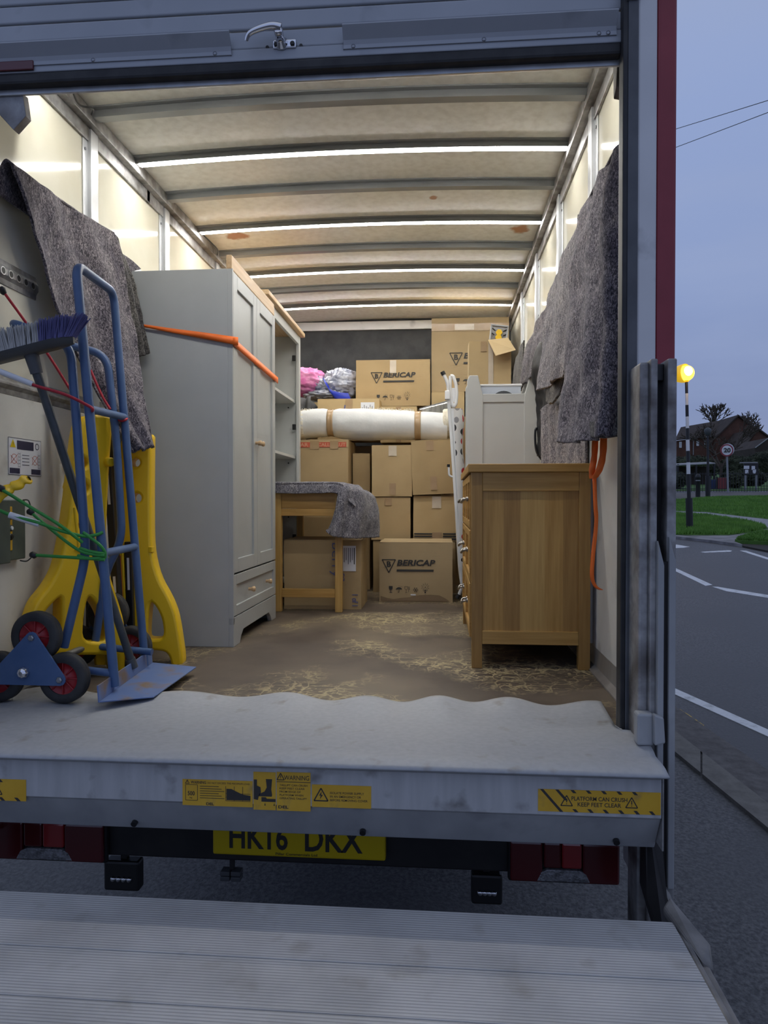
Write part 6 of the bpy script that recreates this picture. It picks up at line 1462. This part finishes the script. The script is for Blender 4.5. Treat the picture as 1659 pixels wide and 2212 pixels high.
# ================================================================== OUTSIDE: ROAD, VERGE, STREET FURNITURE
def ground_mesh(poly, lift, thick=0, step=None):
    bmm = bmesh.new(); vs = [bmm.verts.new((x, y, 0)) for x, y in poly]; bmm.faces.new(vs)
    ys = [p[1] for p in poly]; y0, y1 = min(ys), max(ys)
    cuts = [2, 15] + [y0 + (y1 - y0) * i / 12 for i in range(1, 12)]
    for c in cuts:
        if y0 < c < y1: bmesh.ops.bisect_plane(bmm, geom=bmm.verts[:] + bmm.edges[:] + bmm.faces[:], plane_co=(0, c, 0), plane_no=(0, 1, 0))
    bmesh.ops.triangulate(bmm, faces=bmm.faces[:])
    if thick:
        r = bmesh.ops.extrude_face_region(bmm, geom=bmm.faces[:]); 
        top = [v for v in r['geom'] if isinstance(v, bmesh.types.BMVert)]
        tset = set(top)
        for v in bmm.verts: v.co.z = terrain(v.co.y) + (lift if v in tset else lift - thick)
    else:
        for v in bmm.verts: v.co.z = terrain(v.co.y) + lift
    bmm.verts.index_update(); mb = MB(); mb.add([v.co.copy() for v in bmm.verts], [[v.index for v in f.verts] for f in bmm.faces]); bmm.free(); return mb
def g2(u, v): p = ground(u, v); return (p.x, p.y)
def gp(*l): return [g2(u, v) for u, v in l]
struct('road', ground_mesh([(-60, -12), (120, -12), (120, 160), (-60, 160)], 0), M['asphalt'])
# footway/parking kerb, gutter and worn lines beside the van (extended under and behind the column)
def ext_px(a, b, k): return (a[0] + (b[0] - a[0]) * k, a[1] + (b[1] - a[1]) * k)
def band(l0, l1, r0, r1, k0=-2.4, k1=1.6):
    A0, A1, B0, B1 = [Vector(g2(*p)) for p in (l0, l1, r0, r1)]
    return [tuple(A0 + (A1 - A0) * k0), tuple(A0 + (A1 - A0) * k1), tuple(B0 + (B1 - B0) * k1), tuple(B0 + (B1 - B0) * k0)]
struct('gutter_strip', ground_mesh(band((1467, 1535), (1659, 1668), (1467, 1590), (1659, 1741)), .012, .05), M['gutter'])
kb = band((1467, 1592), (1659, 1743), (1467, 1638), (1659, 1797))
A0, A1, B1, B0 = [Vector(p) for p in kb]
k0 = struct('kerb', ground_mesh([tuple(A0), tuple(A0.lerp(A1, .02)), tuple(B0.lerp(B1, .02)), tuple(B0)], .02, .06), M['kerb'])
L = (A1 - A0).length; nk = max(2, int(L / .915))
for i in range(nk):
    f0, f1 = .02 + .98 * i / nk + .003, .02 + .98 * (i + 1) / nk - .003
    ground_mesh([tuple(A0.lerp(A1, f0)), tuple(A0.lerp(A1, f1)), tuple(B0.lerp(B1, f1)), tuple(B0.lerp(B1, f0))], .02, .06).build('kerb_stone', M['kerb'], k0)
def marking(poly, lab, m='white_line', nm='road_marking'): struct(nm, ground_mesh(poly, .004, .006), M[m])
marking(band((1465, 1491), (1659, 1577), (1465, 1504), (1659, 1592), -1.6, 1.5), '')
marking(gp((1468, 1532), (1490, 1546), (1521, 1567), (1518, 1574), (1486, 1554), (1467, 1540)), '', 'yellow_line')
Z = lambda *l: gp(*[(1330 + x / 4.097, 760 + y / 4.097) for x, y in l])
marking(Z((480, 1700), (540, 1708), (655, 1727), (600, 1735), (480, 1740)), '')
marking(Z((750, 1772), (1000, 1757), (1030, 1762), (1015, 1770), (790, 1778)), '')
marking(Z((1098, 1760), (1155, 1762), (1420, 1846), (1420, 1864)), '')
marking(Z((440, 1872), (535, 1918), (855, 2064), (795, 2072), (540, 1948), (440, 1900)), '')
marking(Z((852, 2080), (905, 2082), (1430, 2168), (1430, 2192), (980, 2120)), '')
# verge, path, paving
struct('verge', ground_mesh(Z((-500, 1432), (300, 1450), (540, 1455), (800, 1470), (1180, 1530), (1348, 1580), (1250, 1612), (1100, 1632), (1000, 1645), (640, 1645), (300, 1632), (-500, 1600)), .06, .12), M['grass_ground'])
struct('path', ground_mesh(Z((-500, 1398), (300, 1418), (540, 1425), (800, 1435), (1348, 1500), (1700, 1545), (1700, 1640), (1348, 1580), (1180, 1530), (800, 1470), (540, 1455), (300, 1450), (-500, 1432)), .05, .12), M['path'])
struct('paving', ground_mesh(Z((-500, 1602), (300, 1634), (640, 1647), (1000, 1647), (1100, 1634), (1250, 1614), (1348, 1584), (1700, 1560), (1700, 1620), (1348, 1622), (1200, 1645), (1050, 1700), (1120, 1728), (860, 1692), (540, 1655), (300, 1641), (-500, 1612)), .05, .12), mat('block_paving', (.15, .145, .15), .8, col2=(.30, .29, .30), scale=3.2, detail=1, stretch=(1, 2, 1)))
struct('verge', ground_mesh(Z((1055, 1702), (1200, 1647), (1348, 1625), (1700, 1615), (1700, 1760), (1348, 1722), (1120, 1712)), .09, .16), M['grass_ground'])
struct('kerb', ground_mesh(Z((1050, 1702), (1120, 1714), (1348, 1724), (1700, 1762), (1700, 1815), (1348, 1776), (1130, 1732)), .03, .08), mat('dark_kerb', (.035, .03, .025), .9))
struct('lawn', ground_mesh(Z((-700, 1320), (540, 1320), (900, 1292), (1348, 1285), (1700, 1284), (1700, 1545), (1348, 1498), (800, 1433), (540, 1423), (300, 1416), (-500, 1396)), .05, .12), M['grass_ground'])
struct('footway', ground_mesh(Z((-900, 1262), (540, 1262), (1348, 1250), (1700, 1248), (1700, 1283), (1348, 1284), (900, 1290), (540, 1318), (-900, 1318)), .06, .12), mat('brown_footway', (.10, .09, .085), .9, col2=(.14, .13, .12), scale=1))
struct('lawn', ground_mesh([(-70, 36.5), (120, 36.5), (120, 158), (-70, 158)], .035, .1), M['grass_ground'])
# grass blades: uncountable
def inside(p, poly):
    x, y = p; c = False; n = len(poly)
    for i in range(n):
        x1, y1 = poly[i]; x2, y2 = poly[(i + 1) % n]
        if (y1 > y) != (y2 > y) and x < (x2 - x1) * (y - y1) / (y2 - y1) + x1: c = not c
    return c
def blades(poly, n, lift, hmin, hmax, label, seed):
    rnd = random.Random(seed); xs = [p[0] for p in poly]; ys = [p[1] for p in poly]; V = []; Fc = []
    k = 0
    while k < n:
        x, y = rnd.uniform(min(xs), max(xs)), rnd.uniform(min(ys), max(ys))
        if not inside((x, y), poly): continue
        z = terrain(y) + lift; h = rnd.uniform(hmin, hmax); a = rnd.uniform(0, 6.28); w = .012
        o = len(V); V += [Vector((x - w * math.cos(a), y - w * math.sin(a), z)), Vector((x + w * math.cos(a), y + w * math.sin(a), z)), Vector((x + rnd.uniform(-.03, .03), y + rnd.uniform(-.03, .03), z + h))]; Fc.append([o, o + 1, o + 2]); k += 1
    mb = MB(); mb.v = V; mb.f = Fc; mb.sm = [False] * len(Fc)
    o = mb.build('grass', M['grass'], None); o['kind'] = 'stuff'; o['label'] = label; o['category'] = 'grass'
V1 = Z((440, 1454), (540, 1456), (800, 1472), (1180, 1532), (1340, 1580), (1250, 1610), (1100, 1630), (1000, 1643), (640, 1643), (440, 1638))
blades(V1, 26000, .058, .03, .11, 'green grass of the verge around the striped beacon post', 1)
blades(Z((1060, 1702), (1200, 1649), (1348, 1627), (1500, 1622), (1500, 1738), (1348, 1720), (1120, 1711)), 6000, .088, .02, .07, 'short grass on the raised corner by the dark kerb', 2)
blades(Z((480, 1322), (540, 1322), (900, 1294), (1348, 1287), (1500, 1286), (1500, 1512), (1348, 1496), (800, 1431), (540, 1421), (480, 1420)), 22000, .048, .03, .09, 'green lawn beyond the pale path', 3)
# ---- belisha beacon
bp = ground(1490, 1150)
by = bp.y; sc_ = by / F_PX
t = thing('belisha_beacon', 'black and white striped crossing post with lit amber globe', 'beacon', (bp.x, by, bp.z + .05))
lean = lambda z: Vector((bp.x - (z - bp.z) * .028, by, z))
zb = lambda v: at(1485, v, y=by).z
MB().cyl(lean(bp.z + .03), lean(zb(1076)), .070, 20).build('base_sleeve', M['black'], t)
bands = [1076, 1024, 999, 974, 950, 925, 900, 875, 850, 824]
for i in range(9):
    a, b = zb(bands[i]), zb(bands[i + 1])
    MB().cyl(lean(a), lean(b), .040 - .0012 * i, 16).build('pole_band', M['black'] if i % 2 == 0 else M['white_plastic'], t)
gz = zb(806); gc = lean(gz)
MB().lathe([(.045, -.19), (.05, -.15), (.09, -.135), (.02, -.13)], gc, (0, 0, 1), 20).build('collar', M['amber_shade'], t)
blob(gc, .165, .165, .165, 0, n=28, m=18).build('globe', M['amber'], t)
MB().lathe([(.195, -.02), (.20, .02), (.19, .10), (.17, .17), (.165, .17), (.18, .10), (.188, .02), (.183, -.02), (.195, -.02)], gc + Vector((-.02, .0, 0)), (-.62, .78, 0), 30, caps=False).build('shroud', M['amber_shade'], t)
blob(gc + Vector((-.0, -.06, .01)), .115, .12, .125, 0, n=24, m=16).build('lamp', M['amber_bulb'], t)
pl_ = bpy.data.lights.new('beacon_glow', 'POINT'); pl_.energy = 6; pl_.color = (1, .6, .1); pl_.shadow_soft_size = .2
lo_b = bpy.data.objects.new('beacon_glow', pl_); COL.objects.link(lo_b); lo_b.location = (gc - Vector((bp.x, by, bp.z + .05))) + Vector((0, -.35, -.05)); lo_b.parent = t
# ---- 20 sign
sp = ground(1573, 1067); sy = sp.y
t = thing('speed_sign', 'round white speed limit sign reading 20 with red border on a grey pole', 'sign', (sp.x, sy, sp.z))
c = at(1568.5, 973, y=sy); k = sy / F_PX
MB().cyl((sp.x, sy, sp.z - .05), (c.x + .03, sy, c.z), .045 * sy / 33, 12).build('pole', M['grey_post'], t)
R0 = 12.8 * k
MB().lathe([(R0, 0), (R0, .03)], (c.x + .05, sy - .02, c.z + .03), (-.1, -1, 0), 32).build('back_plate', M['alu'], t)
MB().lathe([(R0, 0), (R0, .03)], (c.x, sy - .06, c.z), (-.1, -1, 0), 32).build('red_border', M['red_paint'], t)
MB().lathe([(R0 * .78, 0), (R0 * .78, .012)], (c.x, sy - .085, c.z), (-.1, -1, 0), 32).build('white_face', M['white_plastic'], t)
mb = MB(); lettering(mb, '20', (c.x - R0 * .55, sy - .135, c.z - R0 * .36), EX, EZ, R0 * 1.08, R0 * .74, .0, bold=.03); mb.build('number', M['ink'], t)
# ---- notice board
np_ = ground(1618, 1060); ny_ = np_.y; k = ny_ / F_PX
t = thing('notice_board', 'black village notice board with white papers on two grey posts', 'notice board', (np_.x, ny_, np_.z))
a, b = at(1606, 1026, y=ny_), at(1637, 1001, y=ny_)
B(a.x, b.x, ny_ - .08, ny_, a.z, b.z).build('cabinet', M['black'], t, bevel=.01)
B(a.x - .18, b.x - .05, ny_ - .12, ny_ + .04, b.z, b.z + .06).build('cap', M['path'], t, bevel=.01)
for u in (1609.5, 1633): p = at(u, 1060, y=ny_); B(p.x - .045, p.x + .045, ny_ - .05, ny_ + .02, np_.z - .1, a.z).build('post', M['grey_post'], t)
for (u0, v0, u1, v1) in ((1606.8, 1006, 1618.5, 1013), (1609.5, 1014.5, 1616.5, 1023), (1623.5, 1006.5, 1631, 1015), (1626, 1014, 1633, 1023)):
    p, q = at(u0, v1, y=ny_ - .09), at(u1, v0, y=ny_ - .09); B(p.x, q.x, ny_ - .095, ny_ - .081, p.z, q.z).build('paper', M['paper'], t)
# ---- bollard and lamp column
p = ground(1507.5, 1077); k = p.y / F_PX
t = thing('bollard', 'short dark bollard on the footway beside the lamp column', 'bollard', p)
MB().lathe([(.09, -.05), (.09, .80), (.10, .82), (.10, .88), (.08, .95), (.03, .99)], p, (0, 0, 1), 16).build('post', M['black'], t)
MB().lathe([(.093, .70), (.093, .74)], p, (0, 0, 1), 16).build('band', M['grey_post'], t)
p = ground(1529, 1076); zt2 = at(1526, 940, y=p.y).z
t = thing('lamp_column', 'dark slender street lamp column with a small lantern', 'street lamp', p)
MB().cyl(p - Vector((0, 0, .05)), p + Vector((0, 0, .9)), .095, 12).build('base', M['black'], t)
MB().cyl(p + Vector((0, 0, .9)), Vector((p.x - .02, p.y, zt2)), .05, 12, r1=.035).build('column', M['black'], t)
MB().lathe([(.05, 0), (.11, .06), (.14, .22), (.12, .27), (.04, .33)], (p.x - .02, p.y, zt2 - .02), (0, 0, 1), 14).build('lantern', M['dark_grey'], t)
# ---- railing fence
q0, q1 = ground(1440, 1066), ground(1700, 1062)
fy = 35.5
t = thing('railing_fence', 'low dark railing fence along the back of the footway', 'fence', (20, fy, terrain(fy)))
x0_, x1_ = at(1440, 1060, y=fy).x, at(1700, 1060, y=fy).x
for z in (.12, .85): B(x0_, x1_, fy - .015, fy + .015, terrain(fy) + z, terrain(fy) + z + .03).build('rail', M['black'], t)
bm_ = None; x = x0_; kk = 0
while x < x1_:
    if kk == 0:
        bm_ = MB().cyl((x, fy, terrain(fy) - .05), (x, fy, terrain(fy) + .93), .012, 6).build('bar', M['black'], t)
    else:
        c_ = bm_.copy(); COL.objects.link(c_); c_.location.x = bm_.location.x + .13 * kk
    x += .13; kk += 1
    if kk > 60: break
# ---- hedges, trees
def leaf_mass(name, label, cat, center, rx, ry, rz, n, m, size, seed):
    rnd = random.Random(seed); V = []; Fc = []
    for k in range(n):
        d = Vector((rnd.gauss(0, 1), rnd.gauss(0, 1), rnd.gauss(0, 1))).normalized() * (rnd.random() ** .35)
        p = Vector(center) + Vector((d.x * rx, d.y * ry, d.z * rz)) * (1 + .25 * noise.noise(d * 2.5 + Vector((seed, 0, 0))))
        if p.z < terrain(p.y) - .05: p.z = terrain(p.y) + rnd.random() * .3
        u = Vector((rnd.gauss(0, 1), rnd.gauss(0, 1), rnd.gauss(0, 1))).normalized() * size; w = u.orthogonal().normalized() * size * .6
        o = len(V); V += [p - u, p + w, p + u, p - w]; Fc.append([o, o + 1, o + 2, o + 3])
    mb = MB(); mb.v = V; mb.f = Fc; mb.sm = [False] * n
    t = thing(name, label, cat, (center[0], center[1], terrain(center[1])))
    mb.build('foliage', M[m], t, kind='stuff')
    blob(center, rx * .8, ry * .8, rz * .85, .25, 2, seed).build('inner_mass', M[m], t)
    MB().cyl((center[0], center[1], terrain(center[1]) - .2), (center[0], center[1], center[2]), .12, 8).build('trunk', M['bark'], t)
def hedge_px(label, u0, u1, vt, y, seed, n=1500):
    a, b = at(u0, vt, y=y), at(u1, vt, y=y); zt3 = a.z; zg = terrain(y)
    leaf_mass('hedge', label, 'hedge', ((a.x + b.x) / 2, y + .8, (zt3 + zg) / 2), (b.x - a.x) / 2 * 1.1, 1.0, (zt3 - zg) / 2 * 1.12, n, 'hedge', .11, seed)
hedge_px('dark clipped hedge behind the striped beacon post', 1420, 1494, 1018, 38, 41)
hedge_px('dark hedge beside the red playground panel', 1570, 1612, 1020, 39, 42)
hedge_px('dark hedge behind the notice board', 1600, 1664, 1012, 42, 43, 2000)
hedge_px('tall dark evergreen mass behind the speed sign', 1565, 1640, 985, 55, 44, 3500)
hedge_px('bushy dark shrub row below the brick house windows', 1450, 1560, 985, 57, 45, 3500)
hedge_px('dark leafy tree mass at the second gable', 1620, 1720, 975, 62, 46, 3500)
# low shelter with pale roof edge and red / blue play panels
p = ground(1520, 1058); sy2 = 44
t = thing('play_shelter', 'low dark shelter with a pale roof edge beyond the railings', 'shelter', (at(1505, 1050, y=sy2).x, sy2, terrain(sy2)))
a, b = at(1462, 1006, y=sy2), at(1548, 1002, y=sy2)
MB().hexa([Vector((a.x, sy2, a.z)), Vector((b.x, sy2, b.z)), Vector((b.x, sy2 + 1.5, b.z)), Vector((a.x, sy2 + 1.5, a.z))], [Vector((a.x, sy2, a.z + .06)), Vector((b.x, sy2, b.z + .06)), Vector((b.x, sy2 + 1.5, b.z + .2)), Vector((a.x, sy2 + 1.5, a.z + .2))]).build('roof_edge', M['path'], t)
B(a.x, b.x, sy2 + 1.3, sy2 + 1.4, terrain(sy2), a.z).build('back_wall', M['roof'], t)
for x in (a.x + .1, (a.x + b.x) / 2, b.x - .1): B(x - .05, x + .05, sy2 + .05, sy2 + .15, terrain(sy2) - .1, b.z).build('post', M['black'], t)
a, b = at(1549, 1058, y=37.5), at(1570.5, 1032, y=37.5)
t = thing('playground_board', 'red playground panel beside a blue one behind the railings', 'panel', ((a.x + b.x) / 2, 37.5, terrain(37.5)))
B(a.x, b.x, 37.5, 37.58, terrain(37.5) + .02, b.z).build('board', mat('faded_red', (.22, .045, .05), .7), t, bevel=.02)
for x in (a.x, b.x): B(x - .04, x + .04, 37.5, 37.6, terrain(37.5) - .1, b.z + .05).build('post', M['black'], t)
a, b = at(1534, 1056, y=38), at(1548.5, 1036, y=38)
t = thing('playground_board', 'blue playground panel beside a red one behind the railings', 'panel', ((a.x + b.x) / 2, 38, terrain(38)))
B(a.x, b.x, 38, 38.08, terrain(38) + .02, b.z).build('board', mat('faded_blue', (.03, .05, .13), .7), t, bevel=.02)
for x in (a.x, b.x): B(x - .04, x + .04, 38, 38.1, terrain(38) - .1, b.z + .05).build('post', M['black'], t)
def bare_tree(label, u, vb, vt, y, spread, seed, leaf=False):
    rnd = random.Random(seed); base = at(u, vb, y=y); base.z = terrain(y); H = at(u, vt, y=y).z - base.z
    t = thing('bare_tree', label, 'tree', base)
    trunk = MB(); tw = MB()
    def grow(p, d, L, r, lv):
        q = p + d * L
        (trunk if lv < 2 else tw).tube([p, (p + q) / 2 + Vector((rnd.gauss(0, .03), rnd.gauss(0, .03), 0)) * L, q], r, 5, r1=r * .62, cap=False)
        if lv >= 6: return
        for _ in range(3 if lv < 4 else 2):
            nd = (d + Vector((rnd.gauss(0, spread), rnd.gauss(0, spread), rnd.gauss(.12, .22)))).normalized()
            grow(p.lerp(q, rnd.uniform(.75, 1)), nd, L * rnd.uniform(.58, .82), max(r * .6, y * .0005), lv + 1)
    grow(base - Vector((0, 0, .1)), Vector((0, 0, 1)), H * .30, H * .022, 0)
    trunk.build('trunk', M['bark'], t); tw.build('twigs', M['bark'], t, kind='stuff')
bare_tree('bare spreading tree in front of the brick house', 1558, 1055, 862, 40, .55, 3)
bare_tree('bare tree rising behind the house roof ridge', 1535, 1000, 850, 128, .42, 5)
bare_tree('bare upright tree behind the peak of the house', 1607, 1000, 862, 132, .38, 8)
# ---- brick house up the hill
hy = 105.0
H8 = lambda x, y, d=hy: at(1450 + x / 6.507, 860 + y / 6.507, y=d)
t = thing('brick_house', 'brick house with dark tiled roof and white windows up the hill', 'house', (H8(500, 800).x, hy + 5, terrain(hy)))
g_ = terrain(hy) - 1
eL, eR = H8(70, 600), H8(640, 530)
front = [Vector((eL.x, hy, g_)), Vector((eR.x, hy, g_)), Vector((eR.x, hy, eR.z)), Vector((eL.x, hy, eL.z))]
MB().ext(front, (0, 9, 0)).build('wall', M['brick'], t)
gp0, gpk, gp1 = H8(590, 560), H8(885, 278), H8(1170, 480)
MB().ext([Vector((gp0.x, hy - 1.2, g_)), Vector((gp1.x, hy - 1.2, g_)), Vector((gp1.x, hy - 1.2, gp1.z)), Vector((gpk.x, hy - 1.2, gpk.z)), Vector((gp0.x, hy - 1.2, gp0.z))], (0, 8, 0)).build('gable_wall', M['brick'], t)
rl_, rk_ = H8(300, 372), H8(885, 270)
MB().hexa([H8(70, 600) + Vector((-.3, -.4, 0)), H8(650, 535) + Vector((0, -.4, 0)), Vector((rk_.x, hy + 5, rk_.z)), Vector((rl_.x, hy + 5, rl_.z))], [H8(70, 600) + Vector((-.3, -.4, .15)), H8(650, 535) + Vector((0, -.4, .15)), Vector((rk_.x, hy + 5, rk_.z + .15)), Vector((rl_.x, hy + 5, rl_.z + .15))]).build('roof', M['roof'], t)
def slab(a, b, nm='roof_slope', back=8):
    a, b = Vector(a), Vector(b); MB().hexa([a, b, b + Vector((0, back, 0)), a + Vector((0, back, 0))], [a + Vector((0, 0, .22)), b + Vector((0, 0, .22)), b + Vector((0, back, .22)), a + Vector((0, back, .22))]).build(nm, M['roof'], t)
k_ = Vector((0, -1.5, 0))
slab(H8(580, 572) + k_, H8(885, 272) + k_); slab(H8(885, 272) + k_, H8(1185, 492) + k_)
for (x, y, w_, h_) in ((130, 655, 34, 84), (240, 645, 26, 80), (372, 635, 34, 72), (478, 632, 20, 66)):
    a, b = H8(x - w_ / 2, y + h_ / 2, hy - .1), H8(x + w_ / 2, y - h_ / 2, hy - .1)
    f_ = B(a.x, b.x, hy - .12, hy - .01, a.z, b.z).build('window', M['paper'], t)
    B(a.x + .1, (a.x + b.x) / 2 - .05, hy - .14, hy - .125, a.z + .1, b.z - .1).build('pane', M['window_dark'], f_)
    B((a.x + b.x) / 2 + .05, b.x - .1, hy - .14, hy - .125, a.z + .1, b.z - .1).build('pane', M['window_dark'], f_)
a, b = H8(304, 800, hy - .1), H8(314, 570, hy - .1); B(a.x, b.x, hy - .2, hy - .02, a.z, b.z).build('downpipe', M['path'], t)
a, b = H8(420, 560, hy), H8(560, 536, hy); MB().cyl(a + Vector((0, -.5, 0)), b + Vector((0, -.5, 0)), .07, 8).build('gutter', M['path'], t)
hy2 = 96
t = thing('brick_house', 'second brick gabled house with dark roof beside the hill house', 'house', (H8(1220, 700, hy2).x, hy2 + 4, terrain(hy2)))
P_ = [H8(1075, 650, hy2), H8(1225, 445, hy2), H8(1420, 585, hy2)]
MB().ext([Vector((P_[0].x, hy2, g_)), Vector((P_[2].x, hy2, g_)), P_[2], P_[1], P_[0]], (0, 8, 0)).build('gable_wall', M['brick'], t)
slab(H8(1060, 660, hy2 - .3), H8(1225, 440, hy2 - .3)); slab(H8(1225, 440, hy2 - .3), H8(1430, 590, hy2 - .3))
hy3 = 80
t = thing('garage_building', 'dark roofed low building at the edge of the hill houses', 'building', (H8(1330, 700, hy3).x, hy3 + 4, terrain(hy3)))
P_ = [H8(1175, 700, hy3), H8(1370, 556, hy3), H8(1560, 690, hy3)]
MB().ext([Vector((P_[0].x, hy3, g_ - 2)), Vector((P_[2].x, hy3, g_ - 2)), P_[2], P_[1], P_[0]], (0, 7, 0)).build('wall', M['roof'], t)
MB().cyl(P_[0] + Vector((0, -.1, 0)), P_[1] + Vector((0, -.1, 0)), .06, 6).build('barge_board', M['grey_post'], t)
# ---- overhead wires
for k, (a, b) in enumerate((((1440, 285), (1659, 217)), ((1440, 326), (1659, 243)))):
    p, q = at(*a, y=30), at(*b, y=24); d_ = (q - p)
    P_ = [p - d_ * 3.5 + d_ * 6.1 * i / 20 + Vector((0, 0, .35 * ((i / 20 - .68) ** 2))) for i in range(21)]
    o = MB().tube(P_, .012, 5).build('overhead_wire', M['black']); tag(o, ('upper thin black overhead wire crossing the sky', 'lower thin black overhead wire crossing the sky')[k], 'wire')
